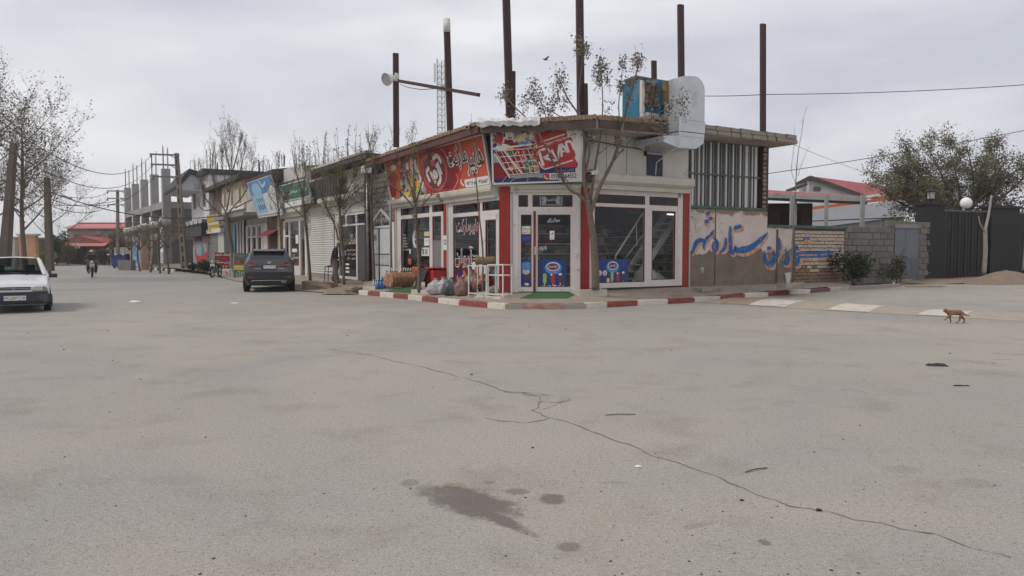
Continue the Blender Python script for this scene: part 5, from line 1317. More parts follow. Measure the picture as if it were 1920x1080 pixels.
def heap(name, c, rx, ry, h, m, label, cat, seed, kind=None):
 rg = random.Random(seed); b = MB(); n, k = 28, 10; rows_ = []
 for i in range(k + 1):
  r = i / k; row = []
  for j in range(n):
   t = 2 * pi * j / n; q = 1 + .12 * sin(3 * t + seed) + .06 * sin(5 * t)
   x, y = c.x + rx * r * q * cos(t), c.y + ry * r * q * sin(t); z = gz(x, y) + h * (1 - r) ** 1.0 * (1 if r > .12 else .93) + rg.uniform(-.03, .03) * (1 - r) - .01 * r - (.02 if i == k else 0)
   row.append((x, y, z))
  rows_.append(row)
 for i in range(k):
  for j in range(n): b.face([rows_[i][j], rows_[i + 1][j], rows_[i + 1][(j + 1) % n], rows_[i][(j + 1) % n]], 0, True)
 return b.top(name, m, label, cat, (c.x, c.y, gz(c.x, c.y)), smooth=True, kind=kind)
M_sand = mk('sand', (128, 112, 97), 1, .15, 5, .5, 30)
hc_ = G(1885, 531); heap('sand_pile', hc_, 2.0, 1.2, .55, M_sand, 'heap of brown sand tipped in front of the black fence', 'sand', 3)
b = MB(); n = 30
for i in range(n):
 for j in range(3):
  def Q(t, u):
   p = G(1690 + 330 * t, 533).lerp(FF.w(fx_(1690 + 330 * t), .3, .3), u); return (p.x, p.y, gz(p.x, p.y) + .02 + .1 * sin(pi * min(1, u * .7)) + .02 * sin(23 * t + 5 * u))
  b.face([Q(i / n, j / 3), Q((i + 1) / n, j / 3), Q((i + 1) / n, (j + 1) / 3), Q(i / n, (j + 1) / 3)], 0, True)
b.build('dirt_strip', M_soil, kind='structure')
b = MB(); a, c = G(1700, 539), G(1752, 535)
for k in range(3): b.box(a.x + .35 * k, a.x + 1.3 + .3 * k, a.y + .3 * k - .1, a.y + .3 * k + .16, .15, .3 - .03 * k)
b.top('concrete_ramp', M_kd, 'low concrete ramp pieces leading to the grey sheet door', 'ramp', (a.x, a.y, .15))
# ============== yard canopy behind the low wall
M_rroof = mk('red_roof_sheet', (150, 58, 58), .6, .1, 2, dirt=(168, 104, 98), dirt_amt=.2)
M_fasc = mk('grey_fascia', (150, 150, 146), .6, .1, 2, dirt=(110, 106, 100), dirt_amt=.2)
YC = 36.0
cn = thing('yard_canopy', 'long canopy with a red sheet roof and pale posts behind the low wall', 'canopy', tuple(at(1500, 470, YC)))
pL, pR = at(1432, 366, YC), at(1626, 374, YC - 1.5)
d = (pR - pL).normalized()
b = MB(); up = Vector((0, 0, 1)); q = Vector((-d.y, d.x, 0))
b.bar(pL - d * 3, pR, .1, .22); b.build('fascia', M_fasc, cn)
b = MB(); a = pL - d * 3; zf = .17
b.face([a + up * zf, pR + up * zf * .3, pR + q * 5 + up * .52, a + q * 5 + up * .72]); b.face([a + up * .02, a + q * 5 + up * .55, pR + q * 5 + up * .35, pR - up * .0]); b.build('roof_sheet', M_rroof, cn)
b = MB(); b.bar(pL - d * 3 - up * .16 + q * .08, pR - up * .16 + q * .08, .14, .14); b.build('beam', mk('dark_beam', (72, 66, 64), .8, .2), cn)
for px, wd in ((1485, .17), (1549, .14), (1617, .16)):
 p = at(px, 400, YC - .4 - (px - 1432) / 194 * 1.4); b = MB(); b.bar((p.x, p.y, .2), (p.x, p.y, pL.z - .1), wd); b.build('post', mk('pale_post', (148, 148, 146), .6, .1), cn)
p = at(1492, 400, YC - .2); b = MB(); b.bar((p.x, p.y, .2), (p.x, p.y, pL.z - .1), .08); b.build('post', M_fasc, cn)
c0, c1 = at(1400, 440, 40.5), at(1524, 440, 39.5)
yb = thing('yard_building', 'brown rendered room in the shade of the yard canopy', 'building', tuple(c0))
b = MB(); b.box(c0.x, c1.x, 39.6, 44, 0, 4.1); b.build('wall', mk('brown_render', (88, 76, 70), .95, .12, 1.5), yb)
b = MB(); p, q2 = at(1466, 396, 39.5), at(1502, 430, 39.5); b.box(p.x, q2.x, 39.53, 39.6, .3, p.z); w_ = b.build('door', mk('dark_door', (58, 52, 50), .8, .1), yb)
sh = thing('white_shed', 'long low shed with a white and orange roof edge behind the yard posts', 'shed', tuple(at(1620, 440, 52)))
a, c = at(1480, 396, 52), at(1720, 366, 50)
b = MB(); b.bar(a, c, .2, .2); b.build('roof_edge', mk('orange_trim', (176, 92, 58), .7, .15, 2), sh)
b = MB(); u = Vector((0, 0, .26)); b.bar(a + u, c + u + Vector((0, 0, .1)), .25, .18); b.build('roof_ridge', M_white, sh)
a2, c2 = at(1480, 412, 51.6), at(1700, 388, 49.8)
b = MB(); b.hexa([tuple(a2 + Vector((0, .2, -.8))), tuple(c2 + Vector((0, .2, -.6))), tuple(c2 + Vector((0, .3, -.6))), tuple(a2 + Vector((0, .3, -.8))), tuple(a2 + Vector((0, 0, .5))), tuple(c2 + Vector((0, 0, .5))), tuple(c2 + Vector((0, .3, .5))), tuple(a2 + Vector((0, .3, .5)))]); b.build('roof_sheet', mk('pale_sheet', (190, 192, 198), .5, .08, 1), sh)
b = MB(); b.hexa([(a2.x, a2.y + .3, 0), (c2.x, c2.y + .3, 0), (c2.x, c2.y + 3, 0), (a2.x, a2.y + 3, 0), (a2.x, a2.y + .3, a2.z - .6), (c2.x, c2.y + .3, c2.z - .5), (c2.x, c2.y + 3, c2.z - .5), (a2.x, a2.y + 3, a2.z - .6)]); b.build('wall', mk('grey_shed_wall', (116, 112, 110), .9, .1), sh)
b = MB(); p, q2 = at(1440, 418, 51), at(1690, 408, 49.5); b.tube([p, q2], .04, 5); b.build('rail', M_fence, sh)
# ============== white gabled house with the red roof
YH = 60.0
hs = thing('red_roofed_house', 'white gabled house with a red sheet roof beyond the yard', 'house', tuple(at(1560, 470, YH)))
g0, g1, g2 = at(1488, 376, YH), at(1518, 331, YH), at(1618, 366, YH + .5)
base_z = 0
b = MB()
wallp_ = [at(1507, 345, YH + .3), at(1522, 333, YH + .3), at(1606, 364, YH + .3)]
b.prism([(at(1500, 380, YH + .3).x, 0), (g2.x - .3, 0), (g2.x - .3, at(1606, 366, YH + .3).z), (at(1522, 334, YH).x, at(1522, 335, YH).z), (at(1500, 350, YH).x, at(1500, 348, YH).z)], YH + .3, YH + 2.5)
b.build('wall', mk('white_render', (206, 208, 206), .8, .04, 1), hs)
r1, r2 = at(1518, 330, YH), at(1690, 350, YH + 22)
e2_ = at(1622, 367, YH); RV = at(1695, 339, YH + 12) - r1; RV.z = 0; ridge_back = r1 + RV; eave_back = e2_ + RV
th = Vector((0, 0, -.22))
b = MB(); b.hexa([r1 + th, e2_ + th, eave_back + th, ridge_back + th, r1, e2_, eave_back, ridge_back]); b.build('roof', M_rroof, hs)
e1_ = at(1491, 344, YH); b = MB(); b.hexa([e1_ + th, r1 + th - Vector((.0, 0, 0)), ridge_back + th, e1_ + RV + th, e1_, r1 - Vector((.02, 0, 0)), ridge_back - Vector((.02, 0, 0)), e1_ + RV]); b.build('roof', M_rroof, hs)
for p, q2 in ((e1_, r1), (r1, e2_)):
 b = MB(); o = Vector((0, -.12, -.12)); b.bar(p + o, q2 + o, .12, .3); b.build('barge_board', mk('dark_bargeboard', (74, 68, 66), .7, .1), hs)
p = at(1480, 357, YH - 3); q2 = at(1507, 346, YH - 3); b = MB(); b.bar(p, q2, 1.4, .2); b.build('porch_roof', MATS['dark_bargeboard'], hs)
p = at(1514, 350, YH + .1); b = MB(); b.cyl((p.x, p.y, at(1514, 362, YH).z - .6), (p.x, p.y, at(1514, 340, YH).z), .14, 8); b.build('drainpipe', M_white, hs)
for px in (1529, 1536): p = at(px, 354, YH + .15); b = MB(); b.ell(tuple(p), (.14, .1, .2), 8, 6); b.build('wall_lamp', M_blockd, hs)
# ============== plants
M_leaf_r = leafm('grey_green_leaf', (112, 112, 88), .3)
M_leaf_r2 = leafm('olive_leaf', (126, 124, 98), .3)
M_leaf_y = leafm('spring_leaf', (122, 122, 74), .25)
M_leaf_d = leafm('dark_green_leaf', (50, 64, 42), .3)
M_leaf_s = leafm('dusty_green_leaf', (96, 98, 68), .3)
M_leaf_b = leafm('brownish_leaf', (108, 92, 72), .3)
M_seed = mk('dry_seed', (122, 112, 102), .9, .25, 4)
def limb_tree(name, label, base, limbs, twig, leaf=None, m_leaf=(None,), group=None, seed=1, m_bark=None, trunk_n=8, cat='tree'):
 """limbs: list of (points, r0, r1); twig: (per metre, length, levels, up, radius); leaf: (count per twig tip metre, size, spread, aspect)"""
 rg = random.Random(seed); t = thing(name, label, cat, tuple(base), group=group)
 tr = MB()
 for pts, r0, r1 in limbs:
  q = smooth3(pts, 4); k = len(q) - 1
  tr.tube(q, [r0 + (r1 - r0) * i / k for i in range(k + 1)], trunk_n if r0 > .03 else 5)
 tw = MB(); tips = []
 def grow(p, d, L, r, lev):
  n = 3; q = [p]; dd = d.copy()
  for i in range(n):
   dd = (dd + Vector((rg.gauss(0, .16), rg.gauss(0, .16), rg.gauss(twig[3] * .3, .12)))).normalized(); q.append(q[-1] + dd * L / n)
  tw.tube(q, [r, r * .8, r * .62, r * .4], 3, cap=False); tips.append((q, dd, L))
  if lev > 0:
   for i in range(rg.randint(2, 3)):
    f = rg.uniform(.25, .95); s = q[0].lerp(q[-1], f); a = dd.orthogonal().normalized(); a.rotate(Matrix.Rotation(rg.uniform(0, 6.28), 3, dd))
    grow(s, (dd * .75 + a * rg.uniform(.4, .8) + Vector((0, 0, twig[3] * .4))).normalized(), L * rg.uniform(.45, .75), r * .62, lev - 1)
 for pts, r0, r1 in limbs:
  q = smooth3(pts, 4); Ls = sum((q[i + 1] - q[i]).length for i in range(len(q) - 1))
  if len(pts) and getattr(pts, 'bare', False): continue
  n = int(Ls * twig[0] * (1 if r0 < .09 else .35))
  for i in range(n):
   f = rg.uniform(.35 if r0 > .05 else .15, 1) * (len(q) - 1); j = min(int(f), len(q) - 2); s = q[j].lerp(q[j + 1], f - j); d = (q[j + 1] - q[j]).normalized()
   a = d.orthogonal().normalized(); a.rotate(Matrix.Rotation(rg.uniform(0, 6.28), 3, d))
   grow(s, (d * .6 + a * rg.uniform(.5, .9) + Vector((0, 0, twig[3] * .5))).normalized(), twig[1] * rg.uniform(.5, 1.2), twig[4], twig[2])
  grow(q[-1], (q[-1] - q[-2]).normalized(), twig[1] * .8, min(twig[4], r1), max(0, twig[2] - 1))
 tr.build('trunk', m_bark or M_bark, t)
 tw.build('twigs', M_twig, t, kind='stuff')
 if leaf:
  lf = MB(); cnt, size, spread, asp = leaf
  for q, d, L in tips:
   for i in range(max(0, int(rg.gauss(cnt * L, 1)))):
    s = q[0].lerp(q[-1], rg.random() ** .7) + Vector((rg.gauss(0, spread), rg.gauss(0, spread), rg.gauss(0, spread)))
    leafq(lf, s, size * rg.uniform(.5, 1.3), rg, asp, rg.randrange(len(m_leaf)))
  lf.build('crown', list(m_leaf), t, kind='stuff')
 return t
def smooth3(pts, sub):
 P = [Vector(p) for p in pts]
 if len(P) < 3: return [P[0], P[0].lerp(P[-1], .5), P[-1]]
 o = []
 for i in range(len(P) - 1):
  a, b_, c, d = P[max(i - 1, 0)], P[i], P[i + 1], P[min(i + 2, len(P) - 1)]
  for j in range(sub):
   t = j / sub; o.append(.5 * ((2 * b_) + (c - a) * t + (2 * a - 5 * b_ + 4 * c - d) * t * t + (3 * b_ - a - 3 * c + d) * t ** 3))
 o.append(P[-1]); return o
def leafq(mb, s, L, rg, asp=.5, mi=0):
 u = Vector((rg.gauss(0, 1), rg.gauss(0, 1), rg.gauss(0, .8))).normalized(); v = u.orthogonal().normalized(); v.rotate(Matrix.Rotation(rg.uniform(0, 6.28), 3, u))
 a = u * L / 2; c = v * L * asp / 2
 n = len(mb.v); mb.v += [tuple(s - a), tuple(s + c), tuple(s + a), tuple(s - c)]; mb.f.append((n, n + 1, n + 2, n + 3)); mb.m.append(mi); mb.s.append(False)
def pixlimb(pts, Y, rg=None, dy=.0):
 r = []
 for i, (px, py) in enumerate(pts): r.append(at(px, py, Y + (rg.uniform(-1, 1) * dy * i / len(pts) if rg else 0)))
 return r
# --- bare tree at the corner with dry seed clusters
rg = random.Random(5); Y0 = 21.75
base = at(1117, 543, Y0); base.z = .5
trk = [(1117, 543), (1116, 500), (1113, 450), (1107, 410), (1103, 375)]
def lb(pts, r0, r1, dy=.5, Y=Y0): return (pixlimb(pts, Y, rg, dy), r0, r1)
L = [lb(trk, .12, .085, 0),
     lb([(1104, 380), (1096, 345), (1095, 300), (1100, 250), (1085, 215), (1065, 185), (1050, 150)], .065, .012),
     lb([(1104, 385), (1085, 365), (1068, 355), (1045, 320), (1020, 270), (1000, 235), (960, 195), (945, 172)], .05, .01, .8),
     lb([(1107, 400), (1125, 350), (1150, 300), (1165, 250), (1172, 215), (1190, 150), (1200, 105)], .065, .01),
     lb([(1098, 320), (1105, 280), (1090, 235), (1085, 180), (1092, 110), (1085, 75)], .04, .008),
     lb([(1135, 325), (1160, 290), (1190, 255), (1230, 215), (1280, 190)], .03, .007, .9),
     lb([(1106, 395), (1112, 340), (1120, 290), (1128, 240), (1130, 180), (1125, 120)], .045, .008),
     lb([(1165, 250), (1160, 200), (1165, 150), (1168, 108)], .022, .006), lb([(1172, 215), (1180, 170), (1195, 140)], .02, .006),
     lb([(1060, 345), (1030, 240), (1010, 180), (992, 155)], .022, .006), lb([(1100, 250), (1060, 225), (1020, 200), (985, 190)], .02, .005),
     lb([(1128, 240), (1150, 225), (1190, 230), (1235, 240)], .016, .005), lb([(1120, 290), (1140, 275), (1160, 262)], .014, .005),
     lb([(1085, 215), (1062, 235), (1030, 240), (970, 222)], .014, .004), lb([(1072, 350), (1035, 305), (1005, 285)], .014, .004)]
ct = thing('bare_corner_tree', 'bare grey tree with dry seed clusters growing at the corner before the door', 'tree', (base.x, base.y, base.z))
tr = MB()
for pts, r0, r1 in L:
 q = smooth3(pts, 4); k = len(q) - 1; tr.tube(q, [r0 + (r1 - r0) * i / k for i in range(k + 1)], 9 if r0 > .04 else 6)
tr.build('trunk', mk('grey_bark', (106, 94, 84), .95, .25, 9, .5, 40), ct)
sd = MB(); tw = MB()
for (px, py, n, sp) in [(1050, 150, 40, 14), (1042, 180, 26, 12), (945, 175, 20, 9), (1000, 172, 34, 12), (1012, 195, 30, 14), (1195, 115, 40, 10), (1168, 120, 20, 8), (1165, 160, 24, 9), (1088, 88, 50, 13), (1100, 92, 20, 8), (1128, 125, 45, 11), (1120, 145, 30, 11), (1140, 150, 14, 8), (1030, 205, 24, 12), (1280, 192, 26, 14), (1240, 236, 20, 12), (1225, 215, 18, 14), (1160, 265, 24, 8), (985, 188, 16, 10), (965, 222, 26, 16), (1030, 240, 22, 14), (1005, 285, 12, 10), (1060, 190, 16, 10), (1182, 152, 14, 7), (950, 170, 14, 9), (1140, 205, 10, 10), (1085, 240, 16, 14), (1112, 262, 14, 10), (1178, 190, 10, 8), (1255, 205, 18, 10), (992, 250, 14, 12)]:
 for i in range(int(n * 4.5)):
  p = at(px + rg.gauss(0, sp * .55), py + rg.gauss(0, sp), Y0 + rg.gauss(0, .35))
  leafq(sd, p, rg.uniform(.035, .095), rg, .75, 0 if rg.random() < .6 else 1)
  if rg.random() < .4: tw.tube([p, p + Vector((rg.gauss(0, .06), rg.gauss(0, .06), rg.gauss(-.08, .05)))], .004, 3, cap=False)
sd.build('seed_clusters', [M_seed, mk('dark_seed', (92, 83, 75), .9, .2)], ct, kind='stuff'); tw.build('twigs', M_twig, ct, kind='stuff')
# --- young street trees on the left pavement
def street_tree(label, px, pyb, Y, trunk_px, limbs_px, r0, twig, leaf, ml, seed, name='street_tree', group='young street trees along the shopfronts'):
 rg = random.Random(seed); LL = [([at(a, b_, Y) for a, b_ in trunk_px], r0, r0 * .7)]
 for pts in limbs_px: LL.append((pixlimb(pts, Y, rg, .5), r0 * .5, .008))
 return limb_tree(name, label, at(px, pyb, Y), LL, twig, leaf, ml, group, seed)
street_tree('young street tree with fresh leaves in front of the sticker window', 786, 545, 24.6, [(786, 548), (786, 500), (782, 440), (778, 380)],
   [[(778, 385), (770, 350), (755, 310), (742, 285)], [(779, 380), (776, 340), (775, 300), (772, 255)], [(779, 382), (790, 345), (800, 310), (805, 285)], [(780, 395), (760, 370), (738, 350), (722, 335)], [(782, 400), (800, 375), (812, 362)]], .062, (5, .5, 1, .9, .008), (16, .06, .05, .5), (M_leaf_y, M_leaf_s), 12)
street_tree('thin bare sapling rising past the red Persian sign', 905, 550, 22.0, [(905, 552), (905, 470), (898, 400), (893, 340)], [[(893, 345), (890, 300), (887, 260), (884, 225)]], .03, (2, .25, 0, .9, .005), (8, .05, .03, .5), (M_leaf_b,), 13)
street_tree('slim street tree beside the dark post and the white gate', 702, 528, 28.2, [(702, 533), (699, 460), (697, 400), (694, 360)],
   [[(695, 380), (690, 340), (680, 305), (665, 285)], [(694, 365), (705, 325), (725, 290), (742, 262)], [(694, 365), (697, 320), (700, 280), (702, 252)], [(696, 390), (715, 365), (730, 345)], [(698, 410), (680, 385), (660, 375)], [(705, 325), (700, 300), (690, 262)]], .06, (6, .55, 1, .8, .008), (14, .055, .05, .5), (M_leaf_y, M_leaf_s, M_leaf_b), 14)
street_tree('leafy street tree with a wide olive crown before the estate agency', 645, 530, 30.6, [(645, 533), (643, 480), (640, 430), (636, 385)],
   [[(637, 390), (620, 360), (600, 345)], [(636, 388), (640, 350), (642, 325)], [(637, 390), (660, 365), (678, 350)], [(636, 385), (628, 350), (620, 330)], [(637, 386), (655, 350), (665, 330)], [(640, 410), (660, 385), (688, 372)]], .06, (13, .6, 2, .5, .007), (12, .06, .09, .5), (M_leaf_s, M_leaf_y, M_leaf_b, M_leaf_y), 15)
street_tree('leaning forked street tree beside the white roller shutter', 632, 445, 31.5, [(641, 500), (630, 430), (612, 390), (602, 365)],
   [[(604, 370), (596, 345), (585, 330)], [(603, 367), (606, 340), (610, 320)]], .04, (12, .5, 2, .5, .006), (11, .06, .08, .5), (M_leaf_s, M_leaf_y), 16)
street_tree('dark stemmed street tree in front of the shutter under the green sign', 582, 522, 33.5, [(582, 527), (577, 460), (572, 410), (568, 370)],
   [[(570, 380), (560, 340), (552, 310), (548, 285)], [(569, 372), (572, 330), (570, 300), (566, 285)], [(572, 400), (590, 370), (600, 345)], [(573, 410), (550, 390), (535, 378)]], .07, (6, .7, 1, .9, .009), (12, .06, .06, .5), (M_leaf_s, M_leaf_b), 17)
street_tree('slim street tree in front of the blue mural board', 525, 470, 37, [(528, 500), (526, 440), (522, 390), (516, 350)],
   [[(517, 355), (505, 330), (498, 312)], [(517, 355), (520, 325), (522, 300)], [(523, 395), (535, 370), (545, 350)], [(522, 390), (508, 372), (500, 360)]], .05, (6, .6, 1, .9, .008), (10, .06, .06, .5), (M_leaf_s, M_leaf_b), 18)
rg = random.Random(3); Yp = 50.0
limbs = [[(424, 400), (410, 370), (400, 330), (398, 290)], [(425, 395), (432, 350), (434, 300), (438, 255)], [(424, 405), (440, 385), (460, 360), (472, 320), (470, 290)], [(424, 410), (395, 385), (380, 360), (376, 330)], [(428, 360), (418, 320), (414, 285)], [(432, 350), (450, 320), (458, 285)], [(434, 330), (424, 290), (420, 265)], [(436, 320), (446, 285), (450, 262)], [(440, 390), (465, 378), (478, 372)], [(405, 390), (385, 395), (372, 385)]]
limb_tree('upright_bare_tree', 'tall upright bare tree beside the yellow board, pale sky behind its crown', at(436, 520, Yp), [([at(*p, Yp) for p in ((441, 520), (437, 480), (430, 440), (425, 405))], .16, .11)] + [(pixlimb(p, Yp, rg, 1.2), .055, .01) for p in limbs], (5, 1.1, 2, 1.0, .011), (4.5, .09, .1, .5), (M_leaf_b, M_leaf_s, M_leaf_b), None, 19)
# --- big bare trees at the left edge
def crown_tree(name, label, px, pyb, Y, H, R, r0, seed, twig, leaf, ml, lean=0, nl=9, z0=.3, group=None):
 rg = random.Random(seed); b0 = G(px, pyb) if pyb else at(px, 480, Y); b0 = Vector((b0.x, Y, gz(b0.x, Y))) if not pyb else b0
 top = b0 + Vector((lean, 0, H)); L = [([b0, b0.lerp(top, .35) + Vector((rg.uniform(-.15, .15), 0, 0)), b0.lerp(top, .7), top - Vector((0, 0, H * .1))], r0, .02)]
 for i in range(nl):
  f = z0 + (.92 - z0) * i / nl; s = b0.lerp(top, f); a = i * 2.4 + rg.uniform(-.5, .5); rr = R * (1 - .65 * max(0, (f - .5) / .5)) * rg.uniform(.75, 1.1)
  d = Vector((cos(a), sin(a), 0)); L.append(([s, s + d * rr * .5 + Vector((0, 0, rr * .35)), s + d * rr + Vector((0, 0, rr * .8))], r0 * .42 * (1 - f * .6), .012))
 return limb_tree(name, label, b0, L, twig, leaf, ml, group, seed)
crown_tree('big_bare_tree', 'big bare tree with thin new leaves filling the left edge above the white car', 48, None, 42, 9.4, 3.0, .16, 31, (4.2, 1.4, 2, .5, .010), (5, .13, .14, .5), (M_leaf_b, M_leaf_s, M_leaf_b), nl=16)
crown_tree('big_bare_tree', 'second bare tree on the far left, half hidden by the concrete pole', -22, None, 38, 10, 3, .15, 33, (4.5, 1.4, 2, .5, .010), (6, .12, .14, .5), (M_leaf_b, M_leaf_s), nl=12)
crown_tree('big_bare_tree', 'smaller twiggy tree right of the big bare tree, reaching towards the wires', 92, None, 58, 8, 3.0, .13, 35, (3.6, 1.4, 2, .6, .011), (2.6, .12, .12, .5), (M_leaf_b, M_leaf_s), nl=11)
def bush(name, label, c, rx, ry, rz, n, size, ml, seed, cat='shrub', group=None, stem=True, clump=7):
 rg = random.Random(seed); t = thing(name, label, cat, tuple(c), group=group); lf = MB(); cl = [Vector((rg.gauss(0, .5), rg.gauss(0, .5), rg.uniform(-.9, .9))) for _ in range(clump)]
 for i in range(n):
  k = rg.choice(cl); d = Vector((rg.gauss(0, 1), rg.gauss(0, 1), rg.gauss(0, 1))).normalized() * rg.random() ** .4
  p = k * .55 + d * .55
  p = Vector((c.x + p.x * rx, c.y + p.y * ry, c.z + rz + p.z * rz))
  if p.z < c.z: p.z = c.z + rg.uniform(0, .2)
  leafq(lf, p, size * rg.uniform(.5, 1.3), rg, .55, rg.randrange(len(ml)))
 lf.build('foliage', list(ml), t, kind='stuff')
 if stem:
  b = MB()
  for i in range(6): b.tube([c + Vector((rg.uniform(-.08, .08), rg.uniform(-.08, .08), -.05)), c + Vector((rg.uniform(-.5, .5) * rx, rg.uniform(-.5, .5) * ry, rz * rg.uniform(.8, 1.5)))], [.02, .008], 4)
  b.build('stems', M_twig, t)
 return t
bush('dark_shrub', 'dense dark green shrub against the brick and block walls', FR.w(FR.x(1572), -.75, .25), .85, .55, .68, 2600, .1, (M_leaf_d, M_leaf_d, M_leaf_s), 51)
bush('dark_shrub', 'loose dark shrub beside the grey sheet door', FR.w(FR.x(1655), -.6, .25), .62, .45, .62, 1000, .1, (M_leaf_d, M_leaf_b), 52)
bush('clipped_bush', 'larger round clipped bush on the kerb before the mural wall', G(384, 513, .1), .72, .7, .55, 2600, .1, (M_leaf_d, M_leaf_d), 53, clump=30)
bush('clipped_bush', 'smaller round clipped bush left of its larger neighbour', G(361, 510, .1), .42, .42, .42, 1200, .1, (M_leaf_d, M_leaf_d), 54, clump=20)
rg = random.Random(7)
limb_tree('bare_sapling', 'tall thin bare sapling standing before the brick wall', FR.w(FR.x(1484), -.9, .4), [(pixlimb([(1484, 528), (1486, 450), (1491, 370), (1495, 300), (1503, 250), (1509, 210)], 26.4), .028, .006), (pixlimb([(1493, 345), (1484, 320), (1488, 280), (1490, 240)], 26.4, rg, .3), .01, .004), (pixlimb([(1496, 330), (1506, 300), (1512, 285)], 26.4, rg, .3), .01, .004)], (2.2, .3, 0, .9, .004), (6, .04, .03, .5), (M_leaf_b,), None, 60, mk('pale_bark', (150, 142, 132), .95, .15, 8))
limb_tree('fence_tree', 'pale forked young trunk in front of the black fence', FF.w(fx_(1820), -.6, .3), [([FF.w(fx_(a), -.6, FF.z(a, c, .6)) for a, c in ((1820, 515), (1822, 470), (1820, 430))], .1, .08), ([FF.w(fx_(a), -.6, FF.z(a, c, .6)) for a, c in ((1820, 432), (1826, 400), (1830, 365))], .07, .04), ([FF.w(fx_(a), -.6, FF.z(a, c, .6)) for a, c in ((1820, 435), (1811, 420), (1807, 405))], .05, .02)], (.6, .4, 0, .8, .008), (4, .06, .04, .5), (M_leaf_s,), None, 61, MATS['pale_bark'])
limb_tree('fence_tree', 'thin pale trunk before the second stone pillar by the sand heap', FF.w(fx_(1900), -.5, .3), [([FF.w(fx_(a), -.5, FF.z(a, c, .5)) for a, c in ((1899, 508), (1901, 460), (1902, 400))], .08, .05)], (1, .4, 0, .8, .008), (4, .06, .04, .5), (M_leaf_s,), None, 62, MATS['pale_bark'])
rg = random.Random(10); Yt = 38.0
LT = []
for (px, py) in [(1632, 330), (1662, 302), (1700, 284), (1740, 275), (1780, 280), (1815, 285), (1850, 280), (1885, 300), (1915, 312), (1950, 305), (1680, 340), (1720, 322), (1760, 312), (1800, 322), (1840, 318), (1880, 340), (1900, 355), (1645, 352), (1850, 360), (1790, 360), (1740, 355), (1660, 365), (1700, 372), (1820, 345)]:
 m_ = ((px + 1800) / 2 + rg.uniform(-20, 20), (py + 420) / 2); LT.append((pixlimb([(1800 + rg.uniform(-12, 12), 420), m_, (px, py)], Yt, rg, 2.6), .09, .014))
limb_tree('broad_olive_tree', 'broad grey green tree with a ragged crown behind the black fence', Vector((at(1800, 470, Yt).x, Yt, gz(20, Yt))), [([Vector((at(1800, 470, Yt).x, Yt, .2)), at(1802, 440, Yt), at(1800, 415, Yt)], .25, .2)] + LT, (7, .72, 2, .3, .009), (52, .115, .16, .5), (M_leaf_r, M_leaf_r2, M_leaf_b, M_leaf_r), None, 63)
bush('garden_bush', 'dense brown green bush under the broad tree behind the block wall', Vector((at(1755, 400, 36).x, 36, .2)), 1.8, 1.2, 2.6, 4200, .16, (M_leaf_s, M_leaf_b, M_leaf_r), 64, clump=12)
bush('garden_bush', 'low green bush peeping over the block wall beside the shed', Vector((at(1695, 420, 34.5).x, 34.5, .2)), 1.3, 1, 1.7, 2600, .13, (M_leaf_s, M_leaf_y, M_leaf_d), 65, clump=12)
bush('garden_bush', 'brown bush behind the fence at the right edge', Vector((at(1890, 400, 37).x, 37, .2)), 2.2, 1.2, 2.2, 3600, .16, (M_leaf_s, M_leaf_b, M_leaf_b), 66, clump=12)
# ============== the row of shops up the left street
X = lambda p, o=0: FL.x(p, o)
Z = lambda p, y, o=0: FL.z(p, y, o)
M_bluewall = mk('pale_render', (176, 172, 164), .9, .1, 1.5, dirt=(140, 132, 122), dirt_amt=.25)
M_beige = mk('beige_stone', (178, 160, 138), .9, .12, 1.5, .2, 20, dirt=(132, 116, 100), dirt_amt=.25)
M_brown = mk('brown_render_wall', (112, 96, 84), .95, .12, 1.2)
M_roofdark = mk('dark_roof_felt', (70, 66, 66), .9, .15, 2, dirt=(96, 90, 84), dirt_amt=.2)
M_slat = mk('white_shutter_slat', (198, 196, 188), .5, .05, 3, dirt=(150, 142, 130), dirt_amt=.12, dscale=2)
M_grslat = mk('grey_shutter_slat', (128, 126, 124), .55, .1, 3)
def fbox(par, nm, m, x0, x1, y0, y1, z0, z1, fr=FL, **k):
 b = MB(); b.box(x0, x1, y0, y1, z0, z1); return bf(b, fr, nm, m, par, **k)
def roller(par, x0, x1, z0, z1, m, n, fr=FL, y=0.0, nm='roller_shutter'):
 b = MB(); h = (z1 - z0) / n
 for i in range(n):
  z = z0 + i * h; b.prism([(y + .03, z), (y - .01, z + h * .1), (y - .028, z + h * .5), (y - .01, z + h * .92), (y + .03, z + h)][::-1], x0, x1, 0, 'x')
 return bf(b, fr, nm, m, par)
# ---- walled gate bay with the small white gate
gb = thing('gate_wall', 'rough concrete block wall filling the gap above the small white gate', 'wall', tuple(FL.w(X(715), 0, .3)))
ga0, ga1 = X(693), XLE - .02
fbox(gb, 'mortar', M_blockd, ga0, ga1, .06, .25, 2.75, 4.75)
rg = random.Random(40)
for r in range(10):
 z = 2.78 + (r + .5) * .2; x = ga0 - (r % 2) * .2
 while x < ga1:
  a0, a1 = max(x, ga0), min(x + .4, ga1)
  if a1 - a0 > .06: piece('block', bme, gb, FL.w((a0 + a1) / 2, .1 + rg.uniform(-.015, .015), z), (a1 - a0 - .014, .18, .185), FL.a)
  x += .4
fbox(gb, 'side_wall', M_white, X(733) + .02, ga1, .02, .2, .3, 2.74)
gt = thing('white_gate', 'small white sheet metal gate with a wrought iron gable on top', 'gate', tuple(FL.w(X(715), 0, .3)))
gx0, gx1 = X(700), X(733); gm = X(712)
M_gate = mk('white_gate_paint', (192, 192, 190), .55, .06, 3, dirt=(132, 120, 110), dirt_amt=.2, dscale=3)
